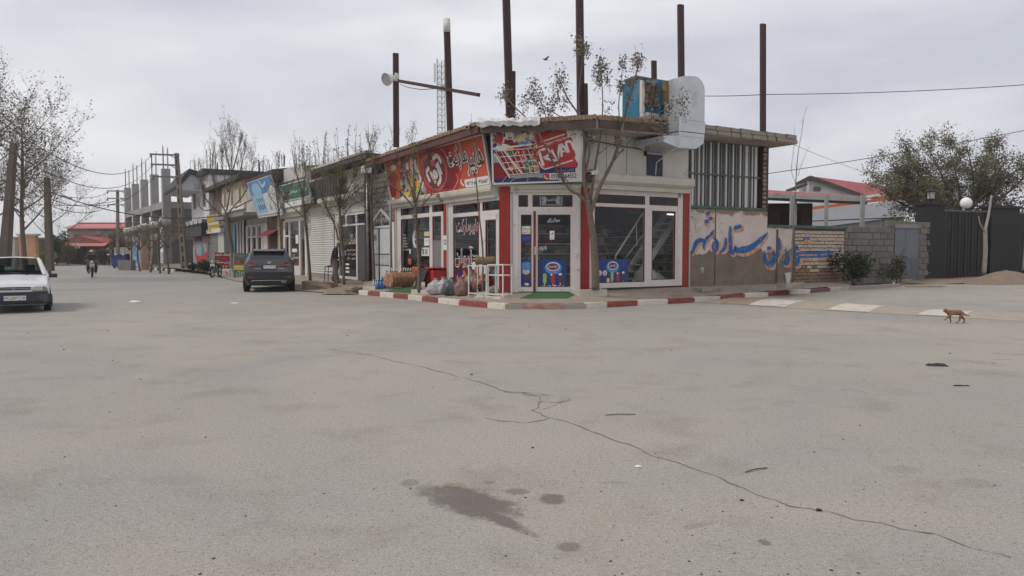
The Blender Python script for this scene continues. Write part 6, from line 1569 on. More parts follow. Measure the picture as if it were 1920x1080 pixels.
for a0, a1 in ((gx0 + .04, gm - .06), (gm + .06, gx1 - .05)):
 f = fbox(gt, 'gate_leaf', M_gate, a0, a1, -.02, .03, .38, 2.5)
 b = MB(); w_ = a1 - a0
 for z in (1.0, 1.45): b.box(a0 + .05, a1 - .05, -.045, -.02, z, z + .025)
 for k in range(4): ribbon(b, [(a0 + w_ * (.2 + .2 * k), 1.02, .02), (a0 + w_ * (.27 + .2 * k), 1.2, .02), (a0 + w_ * (.18 + .2 * k), 1.42, .02)], lambda p, q: (p, -.04, q))
 bf(b, FL, 'scrollwork', M_black, f, kind='stuff')
fbox(gt, 'gate_post', M_black, gm - .05, gm + .05, -.04, .06, .33, 2.55)
b = MB(); b.box(gx0, gx1, -.05, .05, 2.52, 2.62); b.box(gx0, gx0 + .05, -.05, .05, .33, 2.52); b.box(gx1 - .05, gx1, -.05, .05, .33, 2.52); bf(b, FL, 'gate_frame', M_gate, gt)
b = MB(); xm = (gx0 + gx1) / 2; b.bar((gx0, 0, 2.8), (xm, 0, 3.28), .09, .09); b.bar((gx1, 0, 2.8), (xm, 0, 3.28), .09, .09); b.bar((gx0 + .03, 0, 2.62), (gx0 + .03, 0, 2.8), .06); b.bar((gx1 - .03, 0, 2.62), (gx1 - .03, 0, 2.8), .06); b.bar((xm, 0, 2.62), (xm, 0, 3.25), .035)
for s in (-1, 1):
 for k in range(3):
  x = xm + s * (.2 + .28 * k); b.tube([(x, 0, 2.65), (x + s * .14, 0, 2.76), (x + s * .02, 0, 2.9), (x - s * .1, 0, 2.78), (x, 0, 2.72)], .014, 4)
bf(b, FL, 'iron_gable', M_gate, gt)
b = MB(); b.box(gx0 + .1, gx0 + .45, -.03, -.02, 2.02, 2.26); bf(b, FL, 'number_plate', M_silver, gt)
sp_ = thing('roof_prop', 'dark steel post with a downpipe between the estate agency and the gate', 'post', tuple(FL.w(X(693), -.1, .3)))
fbox(sp_, 'post', M_steel, X(691.5), X(696), -.18, -.04, .3, 4.9); b = MB(); b.tube([FL.w(X(698), -.2, .3), FL.w(X(698), -.2, 4.6)], .05, 7); b.build('downpipe', M_silver, sp_)
fbox(sp_, 'brick_strip', mk('pale_pink_brick', (158, 128, 112), .95, .2, 8), X(690.5) - .05, X(691.5), -.1, .1, .3, 2.9)
# ---- estate agency
ea = thing('estate_agency', 'single storey estate agency with a wide dark window and cream shutter box', 'shop', tuple(FL.w(X(660), 0, .3)))
ex0, ex1 = X(630), X(690)
zE = .3
fw_ = front('shopfront_window', FL, ea, [(ex0, X(637), zE, 3.3), (X(686.5), ex1, zE, 3.6), (X(637), X(686.5), 2.72, 2.8), (X(637), X(686.5), 3.2, 3.3), (X(669.5), X(672), zE, 2.72), (X(650), X(652), 2.8, 3.2), (X(669), X(671), 2.8, 3.2), (X(637), X(669.5), zE, zE + .12)],
   [(X(637.3), X(669.2), zE + .13, 2.71), (X(637.3), X(649.8), 2.81, 3.19), (X(652.2), X(668.8), 2.81, 3.19), (X(671.2), X(686.2), 2.81, 3.19)], gask=False)
fbox(fw_, 'door_panel', mk('dark_door_panel', (72, 72, 72), .5, .08), X(672.3), X(686.2), -.01, .04, zE + .03, 2.7)
fbox(ea, 'shutter_lintel', M_slat, X(628), ex1, -.06, .1, 3.32, 3.72)
shutter_box(FL, ea, X(615), X(688), 3.72, 4.12, .5)
fbox(ea, 'upper_wall', M_tan, ex0, ex1, .02, .2, 3.7, 5.3)
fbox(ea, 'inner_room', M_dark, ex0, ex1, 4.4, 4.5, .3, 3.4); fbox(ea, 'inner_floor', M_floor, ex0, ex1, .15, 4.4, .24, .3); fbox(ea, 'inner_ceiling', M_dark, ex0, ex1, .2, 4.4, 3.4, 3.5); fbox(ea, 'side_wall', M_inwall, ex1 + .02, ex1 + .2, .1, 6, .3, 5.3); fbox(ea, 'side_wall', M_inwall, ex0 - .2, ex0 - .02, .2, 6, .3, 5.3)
fbox(ea, 'desk', M_pbrown, X(645), X(668), 2.2, 2.9, .3, 1.05)
P = glassprint(FL, X(638), X(669), .5, 2.65, -.006); q = P.H
P.otext('املاک', P.W * .52, P.W * .97, q * .66, q * .84, DR, W_, ow=.08, ob=.04); P.text('آران', P.W * .12, P.W * .45, q * .64, q * .72, GY)
for i, s in enumerate(('خرید فروش', 'رهن اجاره', 'مشاوره رایگان')): P.text(s, P.W * .4, P.W * .95, q * (.5 - .09 * i), q * (.56 - .09 * i), W_)
for i in range(3): P.rrect(P.W * .34, P.W * .56, q * (.2 - .08 * i), q * (.24 - .08 * i), .03, W_)
for i in range(4): P.rect(P.W * (.06 + .08 * i), P.W * (.1 + .08 * i), q * .4, q * .52, GY)
finish(P, 'window_lettering', fw_)
rs = thing('shutter_shop', 'closed shop with a full height white roller shutter', 'shop', tuple(FL.w(X(600), 0, .28)))
rx0, rx1 = X(578), X(628)
roller(rs, rx0 + .05, rx1 - .05, .42, Z(600, 388), M_slat, 30)
fbox(rs, 'shutter_rail', M_rail, rx1 - .04, rx1 + .04, -.05, .1, .28, 4.1); fbox(rs, 'shutter_rail', M_rail, rx0 - .05, rx0 + .04, -.05, .1, .28, 4.1)
fbox(rs, 'threshold', M_conc, rx0, rx1, -.08, .2, .1, .41)
xcs0, xcs1 = X(586), X(650)
n = 26; cor_me = box_unit('corrugated_rib', mk('dark_corrugated_sheet', (72, 70, 74), .6, .15, 3))
for i in range(n):
 x = xcs0 + (xcs1 - xcs0) * i / n; piece('corrugated_rib', cor_me, rs, FL.w(x + .15, -.34 if i % 2 else -.31, 4.62), ((xcs1 - xcs0) / n * .96, .03, .94), FL.a)
fbox(rs, 'upper_wall', M_tan, rx0, rx1, .02, .2, Z(600, 388) - .05, 5.3)
fbox(rs, 'awning_board', M_brown, rx0, X(630), -.3, 0, 3.98, 4.1)  # brown board jutting out below the corrugated ribs
rf = fbox(rs, 'roof', M_roofdark, X(585, .6), X(688, .6), -.6, 7, 5.36, 5.56)
fbox(rf, 'edge_strip', M_white, X(587, .6), X(640, .6), -.63, -.5, 5.56, 5.68); fbox(rf, 'edge_strip', M_slabedge, X(640, .6) + .02, X(688, .6), -.63, -.4, 5.56, 5.66)
# ---- two shops under the green sign and the mural board
ts = thing('twin_shops', 'pair of shops with white framed doors under the green sign and mural board', 'shop', tuple(FL.w(X(500), 0, .1)))
tx0, tx1 = X(463), X(577)
b = MB(); b.box(tx0, tx1, .02, .25, Z(533, 412), 6.1); bf(b, FL, 'upper_wall', M_bluewall, ts)
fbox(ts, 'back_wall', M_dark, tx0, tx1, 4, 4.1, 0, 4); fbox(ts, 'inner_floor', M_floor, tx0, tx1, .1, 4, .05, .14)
zg = Z(550, 412)
fD = front('shopfront_window', FL, ts, [(X(533), X(536), .0, zg), (X(573), X(577), .0, zg), (X(536), X(573), zg - .1, zg + .1), (X(543), X(545), .0, zg - .1), (X(562), X(564.5), .0, zg - .1), (X(536), X(564), .0, .75), (X(536), X(543), 2.4, 2.5)],
           [(X(545.2), X(561.8), .76, zg - .12), (X(536.2), X(542.8), .76, 2.39), (X(536.2), X(542.8), 2.51, zg - .12), (X(564.7), X(572.8), .1, zg - .12)], gask=False)
P = glassprint(FL, X(545.5), X(561.5), .8, zg - .15, -.006)
P.text('بنگاه', P.W * .2, P.W * .8, P.H * .8, P.H * .95, GY); P.rrect(P.W * .6, P.W * .9, P.H * .5, P.H * .7, .05, W_); P.rrect(P.W * .15, P.W * .75, P.H * .3, P.H * .38, .1, W_); P.text('مسکن', P.W * .1, P.W * .9, P.H * .12, P.H * .25, W_); finish(P, 'window_stickers', fD)
shutter_box(FL, ts, X(534), X(582), zg + .12, Z(556, 390), .5)
zm = Z(500, 418)
fE = front('shopfront_window', FL, ts, [(X(463), X(465), 0, zm), (X(471), X(474), 0, zm), (X(481), X(484), 0, zm), (X(491), X(494), 0, zm), (X(501), X(503), 0, zm), (X(463), X(503), zm - .12, zm), (X(463), X(503), 2.5, 2.6)],
           [(X(465.2), X(470.8), .2, 2.49), (X(474.2), X(480.8), .2, 2.49), (X(484.2), X(490.8), .2, 2.49), (X(465.2), X(470.8), 2.62, zm - .13), (X(474.2), X(480.8), 2.62, zm - .13), (X(484.2), X(490.8), 2.62, zm - .13)], gask=False)
fbox(fE, 'white_panel', M_pvc, X(494.2), X(500.8), -.01, .03, .3, zm - .13)
fbox(ts, 'wall', M_brown, X(503) + .02, X(533) - .02, -.02, .2, 0, zm + .8)
fbox(ts, 'door', mk('dark_wood_door', (70, 58, 52), .8, .15), X(508), X(524), -.06, -.02, .1, 3.0)
b = MB(); z0, z1 = Z(515, 442, .5), Z(515, 431, .0); b.hexa([(X(505), -.75, z0), (X(527), -.75, z0), (X(527), -.02, z1), (X(505), -.02, z1), (X(505), -.75, z0 + .06), (X(527), -.75, z0 + .06), (X(527), -.02, z1 + .06), (X(505), -.02, z1 + .06)]); bf(b, FL, 'door_canopy', mk('red_canopy', (128, 52, 48), .8, .15, 3), ts)
fbox(ts, 'stone_panel', M_silver, X(508), X(520), -.05, -.02, 3.7, 4.6); fbox(ts, 'pilaster', M_beige, X(527) - .2, X(531), -.15, 0, 0, zm + .5)
for i in range(5): fbox(ts, 'eave_bracket', M_brown, X(503 + 6 * i), X(504.5 + 6 * i), -.4, 0, zm + .55, zm + .75)
b = MB()
za, zb = Z(470, 335, .7), Z(513, 316, .7)
xA, xB, xC = X(468, .7), X(513, .7), X(688, .7)
b.hexa([(xA, -.7, za - .55), (xB, -.7, zb - .6), (xB, 5, zb - .6), (xA, 5, za - .55), (xA, -.7, za), (xB, -.7, zb), (xB, 5, zb), (xA, 5, za)])
rfT = bf(b, FL, 'roof', M_roofdark, ts)
b = MB(); yb_ = 1.5; z1, z2 = FL.z(515, 316, -yb_), FL.z(687, 300, -yb_); xa_, xb_ = FL.x(515, -yb_), FL.x(687, -yb_)
b.hexa([(xa_, yb_, z1 - .8), (xb_, yb_, z2 - .35), (xb_, yb_ + 4, z2 - .35), (xa_, yb_ + 4, z1 - .8), (xa_, yb_, z1), (xb_, yb_, z2), (xb_, yb_ + 4, z2), (xa_, yb_ + 4, z1)]); bf(b, FL, 'sloping_roof', M_roofdark, ts)
b = MB(); xr_ = FL.x(615, -yb_); zr1 = z1 + (z2 - z1) * (xr_ - xa_) / (xb_ - xa_); b.bar((xr_, yb_ - .02, zr1 + .03), (xb_, yb_ - .02, z2 + .03), .08, .08); bf(b, FL, 'roof_trim', mk('rusty_trim', (146, 84, 56), .8, .25, 3), ts)
rib = bpy.data.meshes.get('white_rib') or box_unit('cladding_rib', M_slat)
xw0, xw1 = X(521), X(576); zw0, zw1 = Z(545, 336), Z(545, 324)
for i in range(22): piece('cladding_rib', rib, ts, FL.w(xw0 + (xw1 - xw0) * (i + .5) / 22, -.03, (zw0 + zw1) / 2 + .1), ((xw1 - xw0) / 22 * .9, .06, .75), FL.a)
def rods(name, fr_pts, n, h, spread, label, seed, base_b=None):
 """bent starter bars standing on a slab"""
 rg = random.Random(seed); p = fr_pts; b = MB()
 for i in range(n):
  q = p + Vector((rg.uniform(-spread, spread), rg.uniform(-spread, spread), 0)); hh = h * rg.uniform(.7, 1.05)
  b.tube([q, q + Vector((rg.uniform(-.04, .04), rg.uniform(-.04, .04), hh * .6)), q + Vector((rg.uniform(-.1, .1), rg.uniform(-.06, .06), hh))], .022, 4)
 return b.top(name, mk('rusty_rebar', (92, 80, 76), .8, .2, 6), label, 'rebar', tuple(p), group='starter bars on the roofs')
rods('starter_bars', at(530, 312, 52), 9, 1.0, .4, 'tight bunch of dark starter bars above the mural board', 1)
rods('starter_bars', at(497, 322, 54), 6, .9, .4, 'thin starter bars on the roof edge left of the tight bunch', 2)
rods('starter_bars', at(394, 318, 72), 9, 2.1, .5, 'tall starter bars behind the top of the white gabled house', 3)
rods('starter_bars', at(367, 318, 78), 6, 1.1, .6, 'short pale starter bars left of the tall ones', 4)
b = MB(); rg = random.Random(17); lf = MB()
for i in range(46):
 px = rg.uniform(552, 700); py = 318 - (px - 552) * .12; Y = 41 - (px - 552) * .06; p = at(px, py + 6, Y); h = rg.uniform(.5, 2.0); q = [p, p + Vector((rg.uniform(-.06, .06), 0, h * .5)), p + Vector((rg.uniform(-.12, .12), 0, h))]
 b.tube(q, [.016, .012, .006], 3, cap=False)
 for k in range(9): leafq(lf, q[0].lerp(q[2], rg.uniform(.3, 1)) + Vector((rg.gauss(0, .05), rg.gauss(0, .05), 0)), rg.uniform(.06, .13), rg, .5)
n0 = len(b.v); b.raw(lf.v, lf.f, 1)
tag(b.build('rooftop_weeds', [M_twig, M_leaf_s], kind='stuff'), 'dry upright weeds and shoots along the roof edge', 'weeds')
# ---- signs of the row
bl_ = FL.w(X(533, .55), -.55, Z(533, 377, .55)); br2 = FL.w(X(584, .55), -.55, Z(584, 367, .55)); tl_ = FL.w(X(536, .75), -.75, Z(536, 346, .75))
P, t = signboard('green_signboard', bl_, br2, tl_, 'dark green shop sign with pale Persian writing over the narrow white door', bl_)
P.rect(0, P.W, 0, P.H, DG, 1); P.rect(0, P.W * .1, 0, P.H, TE, 1.5); P.stroke([(P.W * .02, P.H * .5, .1), (P.W * .06, P.H * .85, .2), (P.W * .04, P.H * .6, .3), (P.W * .09, P.H * .3, .1)], W_, 2)
P.text('مشاور املاک', P.W * .5, P.W * .95, P.H * .72, P.H * .92, GY); P.text('ساحل', P.W * .28, P.W * .6, P.H * .32, P.H * .62, W_, bold=.02); P.text('بنگاه', P.W * .68, P.W * .92, P.H * .36, P.H * .68, W_, bold=.02); finish(P, 'print', t)
b = MB(); x0, x1 = X(534, .6), X(586, .6); fbox(ts, 'lower_fascia', M_white, x0, x1, -.6, -.5, Z(556, 386, .55), Z(556, 376, .55))
for i in range(3): fbox(ts, 'lower_fascia', M_bluewall, X(571 + 5 * i, .66), X(575 + 5 * i, .66), -.68, -.62, Z(573, 383, .6), Z(573, 372, .6))
bl_ = FL.w(X(486, .7), -.7, Z(486, 408, .7)); br2 = FL.w(X(531, .7), -.7, Z(531, 401, .7)); tl_ = FL.w(X(474, 1.2), -1.35, Z(474, 342, 1.2))
P, t = signboard('mural_board', bl_, br2, tl_, 'tilted board printed with a pale blue palace under a bright blue sky', bl_)
M_sky1 = M_blue2; P.rect(0, P.W, 0, P.H, LB, 1); P.rect(0, P.W, 0, P.H * .22, W_, 1.4); P.rect(.05, P.W * .5, P.H * .1, P.H * .62, PB, 1.6); P.disc(P.W * .3, P.H * .74, P.W * .2, PB, 1.8, ry=P.H * .2); P.rrect(P.W * .12, P.W * .48, P.H * .12, P.H * .7, .5, PB, 2)
rg = random.Random(3)
for i in range(4): P.rrect(P.W * (.16 + .08 * i), P.W * (.2 + .08 * i), P.H * .2, P.H * .34, .05, BL, 2.4); P.rrect(P.W * (.16 + .08 * i), P.W * (.2 + .08 * i), P.H * .42, P.H * .52, .05, TE, 2.4)
P.poly([(P.W * .5, P.H * .15), (P.W, P.H * .12), (P.W, P.H * .6), (P.W * .92, P.H * .78), (P.W * .82, P.H * .72), (P.W * .7, P.H * .62), (P.W * .5, P.H * .6)], W_, 2.6)
for i in range(50): P.rrect(*(lambda a, c, r: (a - r, a + r, c - r * .5, c + r * .5, r * .3))(rg.uniform(P.W * .55, P.W * .95), rg.uniform(P.H * .15, P.H * .58), rg.uniform(.04, .14)), rg.choice((GY, W_, CR, LB)), 2.8 + .02 * i)
P.stroke([(P.W * .5, P.H * .98, .1), (P.W * .6, P.H * .8, .18), (P.W * .75, P.H * .9, .1)], W_, 4.2); P.rect(P.W * .02, P.W * .98, P.H * .02, P.H * .06, GY, 4.4); finish(P, 'print', t)
# ---- beige two storey block and canopy
bb = thing('beige_block', 'two storey beige building with grey roller shutters under a flat canopy', 'building', tuple(FL.w(X(430), 0, 0)))
bx0, bx1 = X(394), X(463) - .05
zbt = Z(463, 333)
fbox(bb, 'wall', M_beige, bx0 + 6, bx1, .05, 9, Z(430, 405), zbt); fbox(bb, 'brown_wall', M_brown, bx0 + .4, bx0 + 5.9, .3, 9, 3, zbt + .3)
fbox(bb, 'roof', M_roofdark, bx0, bx1 + .3, -.5, 9, zbt, zbt + .3)
fbox(bb, 'cornice', M_white, bx0 + 7, bx1, -.15, .05, Z(430, 398), Z(430, 388))
for i in range(3): fbox(bb, 'pier', M_bluewall, bx0 + 7 + 3 * i, bx0 + 7.8 + 3 * i, -.1, .05, Z(430, 388), zbt - .6)
b = MB(); zc_ = Z(430, 411, 1.2); b.box(X(412, 1.2), X(470, 1.2), -1.6, 0, zc_, zc_ + .2); bf(b, FL, 'canopy', mk('grey_canopy', (128, 126, 124), .8, .1), bb)
zs = Z(415, 436)
roller(bb, X(393), X(408), .0, zs, M_grslat, 20); roller(bb, X(409), X(420.5), .0, zs, M_slat, 24); fbox(bb, 'shutter_hood', M_white, X(392), X(421), -.3, .1, zs, zs + .35)
fbox(bb, 'dark_bay', mk('dark_bay', (74, 76, 82), .8, .12), X(421), X(455), .02, .2, 0, zc_); fbox(bb, 'blue_jamb', M_pteal, X(440), X(442), -.06, .0, 0, 3.6); fbox(bb, 'upper_wall', M_brown, X(393), X(455), .25, .4, zs, zc_)
for i in range(3): fbox(bb, 'window_frame', M_pvc, X(447 + 5 * i), X(448.2 + 5 * i), -.08, .0, 0, zc_)
YB = FL.w(X(402), -1.2, 0).y
bl_, br2, tl_ = at(392, 436, YB), at(412, 433.5, YB - .1), at(391, 404, YB)
P, t = signboard('yellow_board', bl_, br2, tl_, 'yellow projecting board with grey and red writing over the roller shutters', bl_)
P.rect(0, P.W, 0, P.H, Y_, 1); P.rect(0, P.W, P.H * .44, P.H * .56, W_, 1.5); P.text('لوازم', P.W * .25, P.W * .8, P.H * .7, P.H * .88, GY); P.text('خانگی', P.W * .1, P.W * .6, P.H * .56, P.H * .68, BK, 3); P.text('دامپزشکی', P.W * .1, P.W * .9, P.H * .28, P.H * .4, R_, bold=.03); P.rrect(P.W * .2, P.W * .4, P.H * .05, P.H * .15, .03, CR, 2); finish(P, 'print', t)
b = MB(); b.bar(at(411, 425, YB), FL.w(X(417), 0, Z(417, 420)), .08); b.build('bracket', M_silver, t)
# ---- white gabled house
wh = thing('white_gabled_house', 'white two storey house with narrow windows and a dark gabled porch roof', 'house', tuple(FL.w(X(378), 0, -.2)))
hx0, hx1 = X(361), X(394) - .05
zt_h = Z(378, 333)
fbox(wh, 'wall', mk('white_house_render', (208, 206, 204), .8, .04, 1), hx0, hx1, 0, 10, 3.6, zt_h); fbox(wh, 'lower_wall', mk('pinkish_render', (172, 142, 124), .9, .1, 1.5), hx0, hx1, .05, 10, -.4, 3.6)
for a0, a1 in ((365.5, 370), (383, 388)):
 f = fbox(wh, 'window', M_pgrey, X(a0), X(a1), -.06, .0, Z(375, 390), Z(375, 348)); fbox(f, 'pane', M_pblack, X(a0 + .8), X(a1 - .8), -.09, -.06, Z(375, 388), Z(375, 350))
zg0 = zt_h
b = MB()
for k, (xa_, xb_) in enumerate(((hx0 - .4, X(382)),)):
 tri = [(-2.3, zg0 - .9), (-1.1, zg0 + .75), (.5, zg0 + .35), (.5, zg0 - .1), (-1.0, zg0 + .3), (-2.2, zg0 - 1.15)]
 b.prism(tri[::-1], xa_ - 3, xb_, 0, 'x')
bf(b, FL, 'roof', mk('slate_dark', (62, 62, 68), .8, .12, 2), wh)
b = MB(); b.prism([(-2.1, zg0 - 1.15), (-1.0, zg0 + .28), (.4, zg0 - .1), (.0, zg0 - 1.3)][::-1], hx0 - 3, X(382) - .3, 0, 'x'); bf(b, FL, 'gable_soffit', mk('white_soffit', (196, 196, 198), .8, .04), wh)
fbox(wh, 'roof', MATS['slate_dark'], X(378), hx1 + .2, -.5, 10, zt_h, zt_h + .45)
fbox(wh, 'awning', mk('dark_awning', (62, 60, 62), .8, .15), hx0 - .5, hx1, -.7, 0, Z(378, 444), Z(378, 420)); fbox(wh, 'awning_trim', M_conc, hx0 - .8, hx1, -.85, 0, Z(378, 420), Z(378, 414))
for i in range(5): fbox(wh, 'valance', M_galv, hx0 + 2.6 * i, hx0 + 1.8 + 2.6 * i, -.88, -.86, Z(378, 422), Z(378, 415))
P = glassprint(FL, X(365), X(391), .0, 2.4, -.02); P.rect(0, P.W, 0, P.H, GY); P.disc(P.W * .4, P.H * .55, P.W * .36, TE, 2, ry=P.H * .4); P.disc(P.W * .35, P.H * .7, P.W * .2, GY, 2.5, ry=P.H * .3)
P.stroke([(P.W * .9, P.H * .95, .4), (P.W * .92, P.H * .5, .9), (P.W * .6, P.H * .2, 1.3), (P.W * .25, P.H * .3, .9), (P.W * .15, P.H * .55, .3)], R_, 3); P.disc(P.W * .5, P.H * .1, .35, CR, 3.2); finish(P, 'painted_mural', wh)
fbox(wh, 'street_plate', M_pnavy, X(366.5), X(378), -.06, -.02, Z(372, 452), Z(372, 446))
def stand_board(name, bl, br, tl, label):
 P = Panel(bl, br, tl); t = thing(name, label, 'sign', tuple(bl)); b = MB(); n = P.n * -.04
 q = [P.p(0, 0, 0), P.p(P.W, 0, 0), P.p(P.W, P.H, 0), P.p(0, P.H, 0)]; b.hexa([q[0] + n, q[1] + n, q[1], q[0], q[3] + n, q[2] + n, q[2], q[3]]); b.build('board', M_pgrey, t)
 for a in (.02, P.W - .02): b = MB(); b.bar(P.p(a, P.H, -1), P.p(a, -.55, -1), .05); b.build('leg', M_silver, t)
 b = MB(); b.bar(P.p(P.W / 2, P.H * .9, -2), P.p(P.W / 2, -.5, -2) + P.n * -1.0, .05); b.build('prop', M_silver, t)
 return P, t
Ys = 47
bl_ = at(401, 508, Ys); bl_.z += .0
P, t = stand_board('red_board', at(401, 509, Ys), at(432, 510, Ys), at(399.5, 473, Ys), 'red standing board with white estate agent lettering beside the parked motorbike')
P.rect(0, P.W, 0, P.H, DR, 1); P.rect(.03, P.W - .03, P.H * .02, P.H * .16, W_, 1.5); P.text('املاک ایران', P.W * .06, P.W * .94, P.H * .82, P.H * .95, W_, bold=.04); P.text('مشاور معاملات', P.W * .2, P.W * .8, P.H * .66, P.H * .74, PK); P.text('رهن مسکن', P.W * .05, P.W * .95, P.H * .42, P.H * .58, W_, bold=.03); P.text('۰۹۱۲', P.W * .1, P.W * .9, P.H * .22, P.H * .34, CR); P.text('خرید فروش', P.W * .08, P.W * .9, P.H * .04, P.H * .13, BK, 3); finish(P, 'print', t)
Ys = 43
P, t = stand_board('green_board', at(437, 525, Ys), at(467, 526, Ys), at(436, 474, Ys), 'green standing board with red and white lettering half behind the dark SUV')
P.rect(0, P.W, 0, P.H, DG, 1); P.rect(0, P.W, P.H * .38, P.H * .54, Y_, 1.5); P.otext('چیتا', P.W * .1, P.W * .62, P.H * .84, P.H * .98, DR, PK, ow=.06); P.stroke([(P.W * .12, P.H * .74, .12), (P.W * .14, P.H * .66, .14), (P.W * .5, P.H * .64, .14), (P.W * .9, P.H * .66, .1)], R_, 2); P.text('تلفن', P.W * .1, P.W * .6, P.H * .41, P.H * .5, BK); P.text('۰۹۱۵', P.W * .2, P.W * .75, P.H * .26, P.H * .33, W_)
for i in range(3): P.text('۹۱۲۲', P.W * .15, P.W * .85, P.H * (.19 - .07 * i), P.H * (.235 - .07 * i), W_)
finish(P, 'print', t)
# ============== concrete frame building under construction
YN = 80.0
cfA = at(314, 470, YN); cfB = at(242, 470, YN * 1.3); cfA.z = cfB.z = 0
dv = (cfB - cfA); Lc = dv.length; FCo = Frame((cfA.x, cfA.y), atan2(-dv.y, -dv.x))
cf = thing('unfinished_building', 'unfinished grey concrete frame building with starter bars rising from its columns', 'building', tuple(cfA) )
zB = 1.6 + 91 * YN / FPX; zT = 1.6 + 152 * YN / FPX; zM = zB - 3.3; depth = 10
M_cf = mk('new_concrete', (146, 143, 139), .95, .1, 1, .2, 15)
def colm(x, y, z0, z1, s=.8):
 b = MB(); b.box(x - s / 2, x + s / 2, y - s / 2, y + s / 2, z0, z1); c = bf(b, FCo, 'column', M_cf, cf)
 r = MB(); rg = random.Random(int(x * 7 + y))
 for sx, sy in ((-.22, -.22), (.22, -.22), (.22, .22), (-.22, .22), (0, -.22)): r.tube([FCo.w(x + sx, y + sy, z1 - .1), FCo.w(x + sx + rg.uniform(-.05, .05), y + sy, z1 + 2.4 + rg.uniform(-.4, .3))], .03, 4)
 r.build('starter_bars', MATS['rusty_rebar'], c)
for i in range(5):
 x = -Lc * i / 4; colm(x, 0, -.4, zT); colm(x, depth, -.4, zT - .6)
colm(0, depth * .55, -.4, zT - 1.5)
for z in (zB, zM):
 b = MB(); b.box(-Lc - .4, .34, -.34, depth + .3, z - .4, z); bf(b, FCo, 'floor_slab', M_cf, cf)
 b = MB(); b.box(-Lc - .4, .36, -.37, -.2, z - .7, z + .02); bf(b, FCo, 'edge_beam', M_cf, cf); b = MB(); b.box(.2, .38, -.36, depth + .3, z - .7, z + .02); bf(b, FCo, 'edge_beam', M_cf, cf)
bme2 = chip_unit('infill_block', mk('infill_block', (104, 102, 100), .95, .12, 3, .2, 30, rnd=.1), 9, .03)
for r in range(12):
 z = zM + .02 + (r + .5) * .22
 if z > zB - .75: break
 y = .4 - (r % 2) * .6
 while y < depth - .3:
  a0, a1 = max(y, .35), min(y + 1.2, depth - .3)
  if a1 - a0 > .1: piece('infill_block', bme2, cf, FCo.w(.2, (a0 + a1) / 2, z), (.2, a1 - a0 - .02, .21), FCo.a)
  y += 1.2
b = MB(); b.box(.05, .28, .35, depth, -.3, zM - .7); bf(b, FCo, 'infill_wall', MATS['infill_block'], cf); b = MB(); b.box(-Lc, -.3, depth - .2, depth, -.3, zM - .7); bf(b, FCo, 'infill_wall', MATS['infill_block'], cf)
b = MB(); p0, p1 = at(312, 417, YN - 2), at(237, 433, YN * 1.3 - 2); b.cyl(p0, p1, .42, 10); pp = b.build('roll', M_white, cf)
for t_ in (.02, .33, .66): q = p0.lerp(p1, t_); d_ = (p1 - p0).normalized(); b = MB(); b.cyl(q, q + d_ * .5, .46, 10); b.build('strap', M_black, pp)
swl = thing('street_wall', 'long grey street wall with blue painted writing at its near end', 'wall', tuple(FCo.w(2, -3, -.3)))
fbox(swl, 'wall', mk('grey_street_wall', (132, 126, 120), .95, .12, 1, .2, 15), -Lc - 2, 2.6, -3.2, -2.9, -.4, 2.0, fr=FCo); fbox(swl, 'end_pier', mk('pinkish_render', (172, 142, 124)), 3.9, 5.4, -3.3, -2.6, -.4, 3.4, fr=FCo)
P = Panel(FCo.w(-.5, -3.215, -.2), FCo.w(3.8, -3.215, -.2), FCo.w(-.5, -3.215, 2.9)); b = MB(); b.box(-.5, 3.8, -3.2, -3.0, -.3, 2.95); bf(b, FCo, 'mural_wall', M_panelw, swl)
P.rect(0, P.W, 0, P.H, LB, .5)
rg = random.Random(5)
for i in range(24): P.disc(rg.uniform(.3, P.W - .3), rg.uniform(.3, P.H - .3), rg.uniform(.1, .3), rg.choice((W_, GY, LB)), 1 + .1 * i, ry=rg.uniform(.05, .2), n=8)
for i, s in enumerate(('آموزشگاه', 'رانندگی', 'ستاره')): P.text(s, P.W * .1, P.W * .9, P.H * (.7 - .3 * i), P.H * (.88 - .3 * i), BL, 5)
finish(P, 'painted_mural', swl)
for i, (px, w_) in enumerate(((243, 2.2), (262, 2.0), (281, 2.2), (300, 2.4), (316, 1.9))):
 fxx = FCo.x(px, 4.2); c = FCo.w(fxx, -4.2, 0); c.z = gz(c.x, c.y) - .05; rg = random.Random(i)
 limb_tree('willow_street_tree', ['farthest dusty street tree before the concrete frame building', 'second farthest dusty street tree along the grey street wall', 'middle dusty street tree along the grey street wall', 'dusty street tree just left of the blue painted writing', 'nearest dusty street tree, over the blue painted writing'][i], c,
              [([c, c + Vector((rg.uniform(-.3, .3), 0, 1.8)), c + Vector((rg.uniform(-.3, .3), 0, 3.9))], .1, .03)] + [([c + Vector((0, 0, 2)), c + Vector((cos(a) * w_ * .5, sin(a) * w_ * .5, 3.3)), c + Vector((cos(a) * w_ * .7, sin(a) * w_ * .7, 3.9 + .4 * sin(a * 3)))], .05, .012) for a in (0, 1.2, 2.5, 3.8, 5.1)],
              (3, .7, 2, -.1, .009), (8, .14, .18, .4), (M_leaf_s, M_leaf_b, M_leaf_s, M_leaf_b), 'street trees along the grey wall', 70 + i)
kb = MB(); kw, kd = MB(), MB()
kps = [G(244, 503), G(330, 509)]
km_w, km_b = chip_unit('far_kerb_stone', M_kw, 1), chip_unit('far_kerb_stone', mk('kerb_black', (70, 68, 66), .9, .15, 4), 2)
